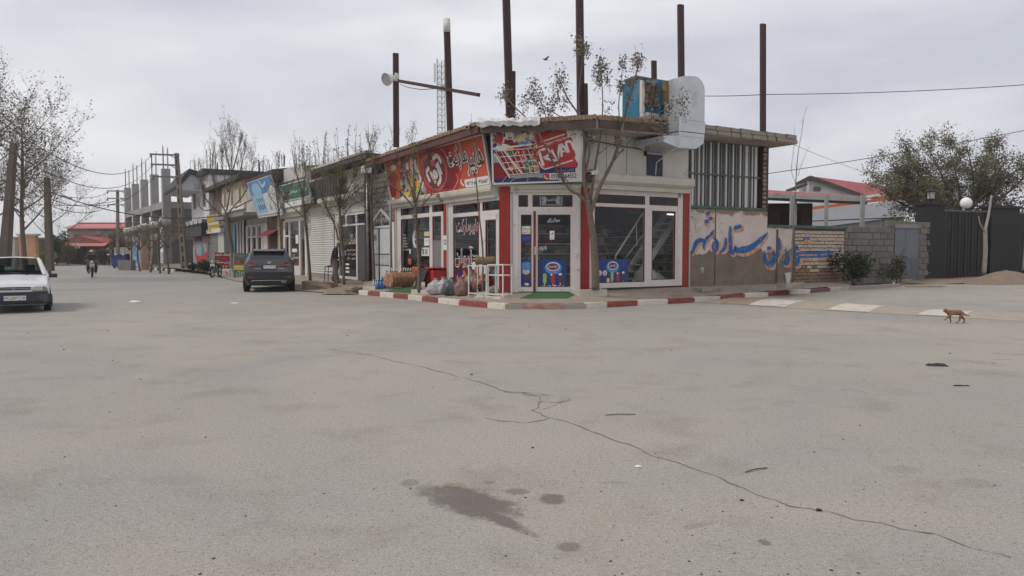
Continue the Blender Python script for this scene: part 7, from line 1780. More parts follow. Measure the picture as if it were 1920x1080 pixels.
fk = MB(); fk.hexa([tuple(kps[0]), tuple(kps[1]), tuple(kps[1] + Vector((.3, 1.2, 0))), tuple(kps[0] + Vector((.3, 1.2, 0)))] + [tuple(q + Vector((0, 0, .1))) for q in (kps[0], kps[1], kps[1] + Vector((.3, 1.2, 0)), kps[0] + Vector((.3, 1.2, 0)))]); fkerb = fk.build('far_kerb', M_conc_d, kind='structure')
for i in range(18):
 a, c = kps[0].lerp(kps[1], i / 18), kps[0].lerp(kps[1], (i + 1) / 18); m_ = (a + c) / 2
 piece('kerb_stone', km_w if i % 2 else km_b, fkerb, (m_.x - .06, m_.y - .12, m_.z + .1), ((c - a).length * .97, .2, .26), atan2(c.y - a.y, c.x - a.x))
# ============== far end of the street
YF = 100.0
def fz(py, Y=YF): return at(960, py, Y).z
fx2 = lambda px, Y=YF: at(px, 470, Y).x
rh = thing('far_house', 'distant two tier house with red roofs closing the left street', 'house', (fx2(165), YF, -.3))
M_fr = mk('far_red_roof', (150, 68, 62), .7, .12, 1, dirt=(170, 108, 98), dirt_amt=.25)
M_fp = mk('far_pink_roof', (190, 112, 108), .7, .1, 1)
FX = lambda px: at(px, 470, YF + 5.4).x
b = MB(); b.box(FX(122), FX(231), YF + 6, YF + 14, 0, at(960, 428, YF + 5.4).z); b.build('wall', mk('far_render', (150, 138, 126), .9, .1, .8), rh)
yf = YF + 6; s_ = (YF + 6) / YF
def FX(px): return at(px, 470, YF + 5.4).x
def FZ(py): return at(960, py, YF + 5.4).z
b = MB(); b.hexa([(FX(120), YF + 5.2, FZ(428)), (FX(231), YF + 5.2, FZ(428)), (FX(233), YF + 9, FZ(420)), (FX(123), YF + 9, FZ(420)), (FX(120), YF + 5.2, FZ(427)), (FX(231), YF + 5.2, FZ(427)), (FX(233), YF + 9, FZ(417)), (FX(123), YF + 9, FZ(417))]); b.build('roof', M_fp, rh)
b = MB(); b.box(FX(124), FX(233), YF + 8.6, YF + 9.6, FZ(421), FZ(415.5)); b.build('ridge', M_fr, rh)
for a0, a1, ar in ((134, 146, 0), (175, 188, 1), (198, 210, 1)):
 x0, x1 = FX(a0), FX(a1); b = MB(); zz0, zz1 = FZ(448), FZ(434)
 pts = [(x0, zz0), (x1, zz0), (x1, zz1 - .3)] + ([((x0 + x1) / 2 + (x1 - x0) / 2 * cos(t), zz1 - .3 + .4 * sin(t)) for t in (.4, .8, 1.2, 1.57, 1.94, 2.34, 2.74)] if ar else []) + [(x0, zz1 - .3)]
 b.prism(pts, YF + 5.85, YF + 5.98); f = b.build('window', M_pgrey, rh); b = MB(); b.box(x0 + .12, x1 - .12, YF + 5.8, YF + 5.85, zz0 + .1, zz1 - .4); b.build('pane', mk('far_pane', (84, 86, 86), .3, .1), f)
x0, x1 = fx2(97), fx2(206)
b = MB(); b.box(x0 + .5, x1, YF, YF + 5.9, -.5, fz(458)); b.build('lower_wall', mk('far_brick', (136, 112, 98), .95, .2, 3), rh)
b = MB(); b.prism([(x0, fz(457)), (x1, fz(458)), (x1, fz(455)), (fx2(157), fz(443)), (x0, fz(455.5))], YF - .6, YF + 5.5); b.build('roof', M_fr, rh)
b = MB(); b.prism([(fx2(112), fz(455.5)), (fx2(200), fz(456)), (fx2(157), fz(447))], YF - .75, YF - .62); b.build('gable', mk('far_gable', (126, 98, 90), .9, .1), rh)
b = MB(); b.hexa([(x0, YF - 1.6, fz(462)), (fx2(208), YF - 1.6, fz(462)), (fx2(208), YF - .6, fz(456.5)), (x0, YF - .6, fz(455.5)), (x0, YF - 1.6, fz(461)), (fx2(208), YF - 1.6, fz(461)), (fx2(208), YF - .6, fz(455.4)), (x0, YF - .6, fz(454.6))]); b.build('eave', M_fp, rh)
b = MB(); b.box(fx2(133), fx2(146), YF - .12, YF - .02, -.4, fz(463)); b.build('gate_leaf', mk('far_gate', (56, 60, 68), .7, .1), rh); b = MB(); b.box(fx2(146) + .06, fx2(161), YF - .12, YF - .02, -.4, fz(463)); b.build('gate_leaf', MATS['far_gate'], rh)
b = MB(); b.box(fx2(155), fx2(164), YF - 1.8, YF - 1.65, fz(466), fz(461.5)); b.build('sign_plate', mk('pale_plate', (170, 182, 178), .6), rh)
for k, (a0, a1) in enumerate(((98, 127), (170, 205))): b = MB(); b.box(fx2(a0), fx2(a1), YF - .06, YF, fz(470), fz(468)); b.build('ledge', M_bluewall, rh)
ow = thing('orange_wall', 'peach rendered yard wall behind the white car', 'wall', tuple(at(40, 470, 62)))
p0, p1 = at(20, 470, 62), at(58, 470, 60); zt3 = at(40, 442, 61).z
b = MB(); b.box(p0.x, at(40, 470, 62).x, 61.2, 61.6, -.2, zt3 - .3); b.build('panel', M_bluewall, ow); b = MB(); b.box(at(40, 470, 61).x + .05, p1.x, 60.6, 61.0, -.2, zt3); b.build('wall', mk('peach_render', (186, 142, 112), .9, .1, 1), ow); b = MB(); b.box(at(39, 470, 61).x, p1.x + .15, 60.5, 61.1, zt3, zt3 + .15); b.build('coping', M_bluewall, ow)
lw = thing('left_yard_wall', 'low brown yard wall at the far left side of the street', 'wall', tuple(at(-60, 470, 66)))
b = MB(); b.box(at(-140, 470, 66).x, at(20, 470, 66).x, 66, 66.4, -.3, 2.2); b.build('wall', M_brown, lw)
lg = thing('left_low_house', 'low brown house behind the twiggy trees on the left', 'house', tuple(at(80, 470, 90)))
b = MB(); b.box(at(-60, 470, 90).x, at(100, 470, 97).x, 90, 97, -.3, 3.0); b.build('wall', mk('far_brown_wall', (120, 104, 92), .95, .15, 1), lg); b = MB(); b.box(at(-62, 470, 90).x, at(101, 470, 97).x, 89.6, 97, 3.0, 3.25); b.build('roof', M_slabedge, lg)
bush('green_bush', 'bright green bush by the second concrete pole', Vector((at(80, 480, 70).x, 70, -.2)), 1.3, 1, .95, 1500, .16, (M_leaf_y, leafm('fresh_green_leaf', (112, 134, 54))), 80)
bush('dark_conifer', 'dark conifer left of the distant red roofed house', Vector((at(106, 480, 96).x, 96, -.2)), 1.3, 1.2, 2.4, 2200, .3, (M_leaf_d, M_leaf_d), 81, cat='tree')
bush('roadside_bush', 'dry bush in front of the distant brick wall', Vector((at(128, 480, 95).x, 95, -.2)), 1.4, .8, 1.5, 1500, .2, (M_leaf_s, M_leaf_b), 82)
bush('roadside_bush', 'large dusty bush right of the distant gate', Vector((at(190, 480, 96).x, 96, -.2)), 1.7, 1, 1.2, 2200, .22, (M_leaf_d, M_leaf_b, M_leaf_s), 83)
bush('roadside_bush', 'tall dusty bush behind the blue bin', Vector((at(218, 480, 93).x, 93, -.2)), 1.3, 1, 2.6, 2600, .22, (M_leaf_s, M_leaf_b), 84)
heap('earth_bank', G(118, 497), 3.4, 1.6, .25, M_soil, 'low brown earth bank at the end of the street', 'earth', 4, )
bn = thing('blue_bin', 'big blue steel waste bin at the roadside', 'bin', tuple(G(215, 503)))
p = G(212, 503); x0, x1 = at(207, 470, p.y).x, at(236, 470, p.y).x; M_bin = mk('bin_blue', (44, 54, 112), .5, .12, 3)
b = MB(); b.prism([(x0 + .12, p.z + .2), (x1 - .12, p.z + .2), (x1, p.z + 1.5), (x0, p.z + 1.5)], p.y, p.y + 1.3); b.build('tub', M_bin, bn)
b = MB(); b.box(x0 - .05, x1 + .05, p.y - .06, p.y + 1.36, p.z + 1.4, p.z + 1.55); b.build('rim', M_bin, bn)
for k in range(3): b = MB(); b.box(x1 - .4 - .8 * k, x1 - .15 - .8 * k, p.y - .1, p.y - .02, p.z + 1.42, p.z + 1.56); b.build('white_tag', M_white, bn)
for sx in (x0 + .3, x1 - .3): b = MB(); b.cyl((sx, p.y + .1, p.z + .1), (sx, p.y + .25, p.z + .1), .1, 8); b.build('wheel', M_rubber, bn)
p = G(233, 507); b = MB(); rg = random.Random(2); b.box(p.x - .62, p.x + .62, p.y, p.y + 1, p.z - .05, p.z + 1.0, jit=.05, rg=rg); b.top('concrete_cube', M_conc, 'grey concrete cube standing beside the blue bin', 'block', tuple(p))
# ============== poles and wires
def pole(label, px0, py0, px1, py1, Y, w0, w1, arms=(), lad=False, name='utility_pole', lamp=False, m=None):
 p1 = at(px1, py1, Y); p0 = at(px0, py0, Y); t = thing(name, label, 'pole', tuple(p1)); b = MB(); d = p0 - p1; a0, a1 = w0 * Y / FPX / 2, w1 * Y / FPX / 2
 s = Vector((1, 0, 0)); y_ = Vector((0, 1, 0))
 if lad:
  b.hexa([p1 - s * a1 - y_ * a1, p1 - s * a1 * .35 - y_ * a1, p1 - s * a1 * .35 + y_ * a1, p1 - s * a1 + y_ * a1, p0 - s * a0 - y_ * a0, p0 - s * a0 * .35 - y_ * a0, p0 - s * a0 * .35 + y_ * a0, p0 - s * a0 + y_ * a0])
  b.hexa([p1 + s * a1 * .35 - y_ * a1, p1 + s * a1 - y_ * a1, p1 + s * a1 + y_ * a1, p1 + s * a1 * .35 + y_ * a1, p0 + s * a0 * .35 - y_ * a0, p0 + s * a0 - y_ * a0, p0 + s * a0 + y_ * a0, p0 + s * a0 * .35 + y_ * a0])
  for i in range(12):
   c = p1 + d * (.04 + i * .082); w_ = a1 + (a0 - a1) * i / 12; b.box(c.x - w_ * .4, c.x + w_ * .4, c.y - w_ * .9, c.y + w_ * .9, c.z, c.z + d.z * .035)
 else:
  b.hexa([p1 - s * a1 - y_ * a1, p1 + s * a1 - y_ * a1, p1 + s * a1 + y_ * a1, p1 - s * a1 + y_ * a1, p0 - s * a0 - y_ * a0, p0 + s * a0 - y_ * a0, p0 + s * a0 + y_ * a0, p0 - s * a0 + y_ * a0])
 b.build('shaft', m or M_pole, t)
 for (ax0, ay0, ax1, ay1) in arms:
  A, B = at(ax0, ay0, Y - .3), at(ax1, ay1, Y - .3); b = MB(); b.bar(A, B, .12, .14); b.bar(B.lerp(A, .35), B.lerp(A, .02) - Vector((0, 0, .45)), .06); ar = b.build('crossarm', M_silver if not lad else mk('arm_grey', (104, 102, 102), .7, .1), t)
  for f in (0.02, .5) if not lad else (0.03,):
   q = A.lerp(B, f); b = MB(); b.lathe([(.0, -.28), (.06, -.26), (.1, -.14), (.05, -.1), (.09, -.02), (.03, .04)], tuple(q), 8); b.build('insulator', M_pbrown if not lad else MATS['arm_grey'], ar)
 return t
M_pole = mk('pole_concrete', (128, 120, 112), .95, .15, 2, .2, 15)
pole('leaning ladder type concrete pole with three long crossarms beside the white house', 331, 287, 347, 507, 66, 6, 11, ((281, 289, 336, 291), (283, 308, 337, 310), (286, 331, 338, 332)), True)
pole('slim concrete pole with three short crossarms beyond the blue bin', 220.5, 356, 221, 505, 84, 4, 5, ((201, 358, 240, 358.5), (201, 372, 238, 372), (202, 384, 240, 384)))
pole('thick dark concrete pole behind the white car on the far left', 26, 268, 8, 500, 30, 9, 16, m=mk('dark_pole_concrete', (96, 86, 78), .95, .15, 2, .2, 15))
pole('brownish concrete pole by the green bush on the left', 88, 333, 94, 508, 55, 8, 11, m=MATS['dark_pole_concrete'])
def wire(a, c, sag, label, r=.016, ya=None, yb=None, n=18, grp='overhead wires'):
 A, B = at(*a), at(*c); q = []
 for i in range(n + 1):
  t = i / n; p = A.lerp(B, t); p.z -= sag * 4 * t * (1 - t); q.append(p)
 b = MB(); b.tube(q, r, 4, cap=False); return b.top('overhead_wire', M_black, label, 'wire', tuple(A), grp)
wire((-60, 180, 22), (282, 293, 66), 1.9, 'uppermost sagging wire from the left edge to the top crossarm', .02)
wire((-60, 230, 24), (284, 312, 66), 2.0, 'second sagging wire running to the middle crossarm', .02)
wire((80, 340, 52), (286, 335, 66), 2.0, 'third sagging wire running to the lowest crossarm', .022)
for i, (a, c, s) in enumerate((((90, 360, 55), (201, 362, 84), .5), ((92, 372, 55), (201, 376, 84), .6), ((92, 385, 55), (202, 388, 84), .6))): wire(a, c, s, ['top wire from the brownish pole to the slim pole', 'middle wire from the brownish pole to the slim pole', 'bottom wire from the brownish pole to the slim pole'][i], .026)
wire((94, 360, 55), (520, 380, 62), 1.6, 'thick black cable crossing in front of the concrete frame building', .035)
wire((240, 372, 84), (-40, 366, 60), .8, 'cable from the slim pole back to the left edge', .03)
wire((1322, 180, 25), (1435, 177, 26), .02, 'short taut wire from the tin duct to the lone column', .012); wire((1435, 177, 26), (2700, 66, 24), .45, 'long wire from the lone column to the right edge', .012)
wire((1437, 326, 30), (2700, 60, 34), .5, 'lower wire passing the broad olive tree', .013); wire((1440, 250, 45), (1640, 330, 60), .1, 'faint thin wire behind the sapling', .014)
# ============== vehicles
def car_loft(parent, name, st, mats, pick):
 """st: (y, zb, wr, w1, z1, w2, z2, w3, z3, w4, z4, z5) from front to rear"""
 b = MB(); R = []
 for s in st:
  y, zb, wr, w1, z1, w2, z2, w3, z3, w4, z4, z5 = s
  h = [(wr, zb), (w1, z1), (w2, z2), (w3, z3), (w4, z4)]
  ring = [(0, zb)] + h + [(0, z5)] + [(-x, z) for x, z in h[::-1]]
  n0 = len(b.v); b.v += [(x, y, z) for x, z in ring]; R.append(n0)
 n = 12
 for i in range(len(R) - 1):
  for j in range(n):
   k = (j + 1) % n; a, c = R[i] + j, R[i] + k; d, e_ = R[i + 1] + k, R[i + 1] + j
   seg = j if j < 6 else 11 - j
   b.f.append((a, e_, d, c)); b.m.append(pick(i, seg)); b.s.append(True)
 b.f.append(tuple(R[0] + j for j in range(n))); b.m.append(pick(-1, 0)); b.s.append(False)
 b.f.append(tuple(R[-1] + j for j in range(n))[::-1]); b.m.append(pick(-2, 0)); b.s.append(False)
 o = b.build(name, mats, parent)
 o.data.polygons.foreach_set('use_smooth', [True] * len(o.data.polygons))
 o.data.set_sharp_from_angle(angle=radians(32))
 return o
def car_wheel(par, x, y, r, wd, m_rim, nm='wheel'):
 b = MB(); s = 1 if x > 0 else -1
 b.lathe([(r * .62, -wd / 2), (r * .93, -wd / 2), (r, -wd * .38), (r, wd * .38), (r * .93, wd / 2), (r * .62, wd / 2)], (x, y, r), 28, 0, 'x'); w_ = b.build(nm, M_rubber, par)
 b = MB(); o = x + s * wd * .4
 b.lathe([(0, s * .02), (r * .16, s * .02), (r * .6, -s * .02), (r * .66, s * .03)], (o, y, r), 20, 0, 'x')
 for k in range(5):
  a = k * 2 * pi / 5; b.bar((o + s * .03, y + cos(a) * r * .1, r + sin(a) * r * .1), (o + s * .02, y + cos(a) * r * .6, r + sin(a) * r * .6), .05, .02)
 b.build('rim', m_rim, w_)
 return w_
M_carwhite = mk('white_car_paint', (208, 208, 210), .3, .03, 1, coat=.5, dirt=(178, 174, 168), dirt_amt=.05)
M_cargrey = mk('dark_grey_car_paint', (78, 76, 78), .42, .06, 1.5, metal=.25, coat=.25, dirt=(104, 98, 92), dirt_amt=.25)
M_bump = mk('blue_grey_bumper', (52, 55, 68), .6, .1, 3, dirt=(84, 82, 82), dirt_amt=.2)
M_carglass = glass('windscreen_glass', (.5, .57, .59), .7)
M_tint = mk('dark_tinted_glass', (44, 46, 54), .12, .05, spec=.6)
M_seat = mk('car_seat_cloth', (92, 95, 98), .9, .15)
M_lampg = mk('headlamp_glass', (186, 184, 166), .15, .1, 9, spec=.7)
M_tail = mk('tail_lamp_red', (160, 34, 38), .25, .15, 6, spec=.6)
M_plate = mk('number_plate_white', (204, 204, 200), .5, .03)
# ---- white estate car coming down the left street
yaw = atan2(-(13.1), 19.4)
cw = local_thing('white_car', 'white estate car with dark bumper driving in at the left edge', 'car', (0, 0, 0))
fr_pt = at(27, 585, 19.0); fdirv = Vector((.54, -.84, 0)).normalized()
ctr = Vector((fr_pt.x, fr_pt.y, 0)) - fdirv * 1.97
cw.location = (ctr.x, ctr.y, 0); cw.rotation_euler = (0, 0, atan2(-fdirv.x, fdirv.y))
st = [(1.93, .24, .60, .69, .40, .70, .60, .66, .645, .60, .665, .675), (1.86, .20, .68, .77, .42, .775, .655, .73, .715, .66, .735, .745), (1.3, .19, .70, .80, .5, .795, .76, .745, .82, .64, .85, .865),
      (.86, .19, .71, .805, .5, .79, .85, .75, .90, .68, .925, .945), (.80, .19, .71, .805, .5, .79, .86, .745, .91, .675, .945, .965), (.12, .19, .71, .805, .5, .785, .88, .60, 1.33, .555, 1.385, 1.415), (-.9, .19, .71, .805, .5, .785, .9, .605, 1.36, .56, 1.41, 1.435),
      (-1.68, .2, .71, .80, .5, .775, .92, .585, 1.34, .54, 1.395, 1.415), (-1.88, .22, .68, .785, .5, .76, .92, .69, .98, .6, 1.02, 1.04), (-1.97, .3, .6, .74, .5, .73, .8, .68, .84, .58, .86, .87)]
def pickw(i, seg):
 if i == 4 and seg == 5: return 1
 if i in (4, 5, 6) and seg == 3: return 1
 if i == 7 and seg == 5: return 1
 return 0
car_loft(cw, 'body', st, [M_carwhite, M_carglass], pickw)
for s in (-1, 1):
 b = MB(); b.bar((s * .675, .81, .95), (s * .555, .13, 1.385), .07, .05); b.bar((s * .765, .78, .88), (s * .6, .1, 1.34), .05, .05); b.build('windscreen_pillar', M_carwhite, cw)
 for yy in (-.25, -1.1): b = MB(); b.bar((s * .785, yy, .9), (s * .603, yy, 1.35), .09, .04); b.build('door_pillar', M_carwhite, cw)
b = MB(); b.prism([(-.66, .955), (.66, .955), (.62, 1.0), (-.62, 1.0)], .79, .8); b.build('windscreen_seal', M_black, cw)
for s in (-.3, .36): b = MB(); b.tube([(s, .84, .95), (s + .05, .80, .985), (s + .42, .74, 1.02)], .014, 5); b.build('wiper', M_black, cw)
b = MB(); b.box(-.8, .8, 1.72, 2.0, .22, .54);
bm = bmesh.new(); me = bpy.data.meshes.new('front_bumper'); me.from_pydata(b.v, [], b.f); bm.from_mesh(me); bmesh.ops.bevel(bm, geom=bm.edges[:], offset=.06, segments=3, affect='EDGES'); bm.to_mesh(me); bm.free(); me.materials.append(M_bump); o = bpy.data.objects.new('front_bumper', me); COL.objects.link(o); o.parent = cw
b = MB()
for s in (-.42, .42): b.box(s - .16, s + .16, 1.99, 2.008, .25, .32)
b.box(-.2, .2, 1.99, 2.008, .24, .3); b.build('air_intake', M_black, o); BASE[o.name] = Vector((0, 0, 0))
b = MB(); b.box(-.26, .26, 2.0, 2.018, .33, .45); pl = b.build('number_plate', M_plate, o)
P = Panel((.26, 2.019, .33), (-.26, 2.019, .33), (.26, 2.019, .45)); P.rect(0, .045, 0, P.H, BL, 1); P.text('۸۳ل۱۹۶', .06, .36, .028, .095, BK, 2, bold=.02); P.rect(.385, .39, 0, P.H, BK, 2); P.text('۶۸', .41, .5, .035, .09, BK, 2, bold=.02); P.mb.build('plate_digits', PRINT, pl)
for s in (-1, 1):
 b = MB(); b.prism([(s * .40, .575), (s * .72, .565), (s * .735, .60), (s * .70, .675), (s * .47, .68), (s * .42, .64)][::s], 1.88, 1.965); h_ = b.build('headlight', M_lampg, cw)
 b = MB(); b.prism([(s * .645, .568), (s * .66, .568), (s * .65, .678), (s * .635, .678)][::s], 1.965, 1.97); b.prism([(s * .39, .56), (s * .74, .55), (s * .73, .565), (s * .4, .575)][::s], 1.86, 1.968); b.build('headlight_bezel', M_black, h_)
 b = MB(); b.prism([(s * .655, .575), (s * .735, .57), (s * .72, .64), (s * .655, .665)][::s], 1.9, 1.972); b.build('indicator', mk('indicator_glass', (150, 138, 110), .2, .1), h_)
 b = MB(); b.box(min(s * .80, s * .99), max(s * .80, s * .99), .52, .66, .86, .97); b.bar((s * .78, .6, .9), (s * .82, .6, .9), .08, .06); m_ = b.build('mirror', M_bump, cw)
 b = MB(); b.bar((s * .50, .0, 1.445), (s * .50, -1.5, 1.455), .04, .03)
 for yy in (-.1, -1.4): b.box(s * .5 - .025, s * .5 + .025, yy - .05, yy + .05, 1.4, 1.45)
 b.build('roof_rail', M_silver, cw)
 for yy in (1.18, -1.16):
  b = MB(); b.lathe([(.0, s * .0), (.33, s * .0), (.345, -s * .06)], (s * .812, yy, .29), 24, 0, 'x'); b.build('wheel_arch', M_black, cw); car_wheel(cw, s * .735, yy, .275, .17, M_silver)
 b = MB(); b.bar((s * .80, .7, .68), (s * .80, -1.7, .69), .02, .06); b.build('side_strip', M_bump, cw)
 b = MB(); b.bar((s * .81, -.1, .8), (s * .81, -.25, .8), .02, .03); b.build('door_handle', M_black, cw)
b = MB()
for z in (.60, .645): b.prism([(-.37, z), (.37, z), (.36, z + .024), (-.36, z + .024)][::-1], 1.92, 1.955)
g_ = b.build('grille', M_black, cw); b = MB(); b.prism([(-.06, .63), (0, .6), (.06, .63), (0, .66)], 1.955, 1.965); b.build('badge', M_silver, g_)
b = MB(); b.box(-.7, .7, -1.6, .78, .3, .34); b.box(-.7, .7, .62, .8, .34, .86); b.build('cabin_floor', mk('car_interior_grey', (84, 88, 92), .9, .1), cw)
for s in (-.36, .36): b = MB(); b.box(s - .22, s + .22, -.5, -.35, .4, 1.0); b.box(s - .22, s + .22, -.45, .1, .4, .55); b.box(s - .12, s + .12, -.46, -.38, 1.02, 1.2); b.build('seat', M_seat, cw)
b = MB(); b.box(-.65, .65, -1.15, -1.0, .4, 1.02); b.build('seat', M_seat, cw)
b = MB(); b.lathe([(.17, 0), (.185, .02), (.17, .03)], (.36, .42, .92), 16, 0, 'y'); b.build('steering_wheel', M_black, cw)
# ---- dark grey SUV parked at the kerb
sv = local_thing('grey_suv', 'dusty dark grey SUV seen from behind, parked by the shops', 'car', (0, 0, 0))
hd2 = radians(18.5); r0 = G(505, 546); fw2 = Vector((-sin(hd2), cos(hd2), 0)); cs = Vector((r0.x, r0.y, 0)) + fw2 * 1.55
sv.location = (cs.x, cs.y, gz(cs.x, cs.y)); sv.rotation_euler = (0, 0, hd2)
st = [(2.35, .32, .6, .72, .55, .72, .75, .68, .8, .6, .83, .84), (2.15, .25, .75, .88, .6, .88, .86, .82, .92, .7, .95, .97), (1.25, .24, .8, .94, .62, .92, 1.0, .84, 1.06, .74, 1.1, 1.12), (1.15, .24, .8, .94, .62, .92, 1.02, .82, 1.08, .72, 1.12, 1.14),
      (.35, .24, .8, .94, .62, .92, 1.03, .72, 1.5, .64, 1.58, 1.62), (-.9, .24, .8, .94, .62, .93, 1.05, .72, 1.53, .635, 1.62, 1.655), (-1.86, .24, .8, .94, .62, .93, 1.07, .70, 1.52, .61, 1.6, 1.635), (-2.0, .25, .8, .94, .62, .93, 1.07, .71, 1.48, .62, 1.545, 1.575),
      (-2.24, .27, .78, .935, .62, .93, 1.04, .80, 1.22, .72, 1.25, 1.265), (-2.27, .28, .76, .93, .62, .92, 1.02, .80, 1.18, .70, 1.21, 1.22), (-2.30, .28, .74, .92, .6, .90, .84, .84, .92, .74, .95, .96), (-2.36, .30, .70, .90, .55, .89, .70, .84, .76, .7, .78, .785)]
def picks(i, seg):
 if i in (3, 4, 5, 6) and seg == 3: return 1
 if i == 3 and seg == 5: return 1
 if i == 7 and seg == 5: return 1
 if seg == 0: return 2
 if i in (10, -2) and seg in (1,): return 2
 return 0
car_loft(sv, 'body', st, [M_cargrey, M_tint, M_black], picks)
b = MB(); b.hexa([(-.60, -2.06, 1.56), (.60, -2.06, 1.56), (.56, -1.8, 1.63), (-.56, -1.8, 1.63), (-.58, -2.1, 1.6), (.58, -2.1, 1.6), (.56, -1.8, 1.665), (-.56, -1.8, 1.665)]); b.build('spoiler', M_cargrey, sv)
b = MB(); b.box(-.25, .25, -2.12, -2.09, 1.575, 1.595); b.build('brake_light', M_tail, sv)
for s in (-1, 1):
 b = MB()
 pts = [(.42, 1.06), (.60, 1.15), (.94, 1.2), (.955, 1.03), (.80, 1.0), (.5, 1.02)]
 yk = lambda x: -2.335 if x < .75 else -2.335 + (x - .75) * 1.1
 fr_ = [(s * x, yk(x), z) for x, z in pts]; bk = [(s * x * .98, yk(x) + .12, z) for x, z in pts]
 n0 = len(b.v); b.v += fr_ + bk
 for i in range(6): b.f.append((n0 + i, n0 + (i + 1) % 6, n0 + 6 + (i + 1) % 6, n0 + 6 + i)); b.m.append(0); b.s.append(False)
 b.f.append(tuple(n0 + i for i in range(6))); b.m.append(0); b.s.append(False)
 t_ = b.build('tail_light', M_tail, sv)
 b = MB(); b.hexa([(s * .5, -2.345, 1.035), (s * .78, -2.345, 1.025), (s * .78, -2.33, 1.025), (s * .5, -2.33, 1.035), (s * .5, -2.345, 1.06), (s * .78, -2.345, 1.065), (s * .78, -2.33, 1.065), (s * .5, -2.33, 1.06)]); b.build('clear_lens', mk('pale_lens', (170, 120, 116), .25, .1), t_)
 b = MB(); b.box(min(s * .55, s * .82), max(s * .55, s * .82), -2.385, -2.35, .555, .60); b.build('reflector', M_tail, sv)
 b = MB(); b.box(min(s * .95, s * 1.1), max(s * .95, s * 1.1), .75, .87, 1.06, 1.2); b.bar((s * .88, .8, 1.1), (s * .97, .8, 1.1), .07, .05); b.build('mirror', M_cargrey, sv)
 b = MB(); b.bar((s * .6, .2, 1.665), (s * .6, -1.7, 1.675), .03, .03)
 for yy in (.1, -.75, -1.6): b.box(s * .6 - .02, s * .6 + .02, yy - .05, yy + .05, 1.6, 1.665)
 b.build('roof_rail', M_black, sv)
 for yy in (1.42, -1.4):
  b = MB(); b.lathe([(.0, 0), (.42, 0), (.44, -s * .08)], (s * .948, yy, .37), 26, 0, 'x'); b.build('wheel_arch', M_black, sv); car_wheel(sv, s * .84, yy, .36, .24, M_silver)
 b = MB(); b.box(min(s * .3, s * .55), max(s * .3, s * .55), -2.325, -2.3, .9, .915); b.build('chrome_badge', M_chrome, sv)
b = MB(); b.box(-.27, .27, -2.36, -2.33, .9, 1.05); pl = b.build('number_plate', M_black, sv)
P = Panel((-.25, -2.362, .915), (.25, -2.362, .915), (-.25, -2.362, 1.035)); P.rect(0, P.W, 0, P.H, W_, 1); P.rect(0, .04, 0, P.H, BL, 1.5); P.text('۱۷۳ب۴۹۲', .055, .37, .03, .095, BK, 2, bold=.02); P.text('۱۵', .4, .48, .035, .09, BK, 2, bold=.02); P.mb.build('plate_digits', PRINT, pl)
b = MB();
for i in range(20):
 t0, t1 = 2 * pi * i / 20, 2 * pi * (i + 1) / 20; b.bar((.075 * cos(t0), -2.335, 1.145 + .038 * sin(t0)), (.075 * cos(t1), -2.335, 1.145 + .038 * sin(t1)), .02, .012)
b.bar((-.03, -2.335, 1.12), (-.015, -2.335, 1.17), .016); b.bar((.015, -2.335, 1.12), (.03, -2.335, 1.17), .016); b.bar((-.02, -2.335, 1.14), (.022, -2.335, 1.15), .014); b.build('maker_emblem', M_chrome, sv)
b = MB(); b.tube([(-.02, -2.2, 1.30), (.15, -2.18, 1.315), (.42, -2.17, 1.30)], .02, 6); b.build('wiper', M_black, sv)
b = MB(); b.tube([(-.66, -2.41, .40), (-.62, -2.41, .455), (.62, -2.41, .455), (.66, -2.41, .40)], .015, 5); b.build('diffuser_trim', M_silver, sv)
b = MB(); b.box(-.64, .64, -2.39, -2.3, .30, .44); b.build('diffuser', M_black, sv)
for x in (.48, .57): b = MB(); b.cyl((x, -2.44, .395), (x, -2.2, .395), .035, 12); b.build('exhaust', M_silver, sv)
b = MB(); b.tube([(0, -1.7, 1.64), (0, -1.78, 1.72)], .015, 5); b.build('aerial', M_black, sv)
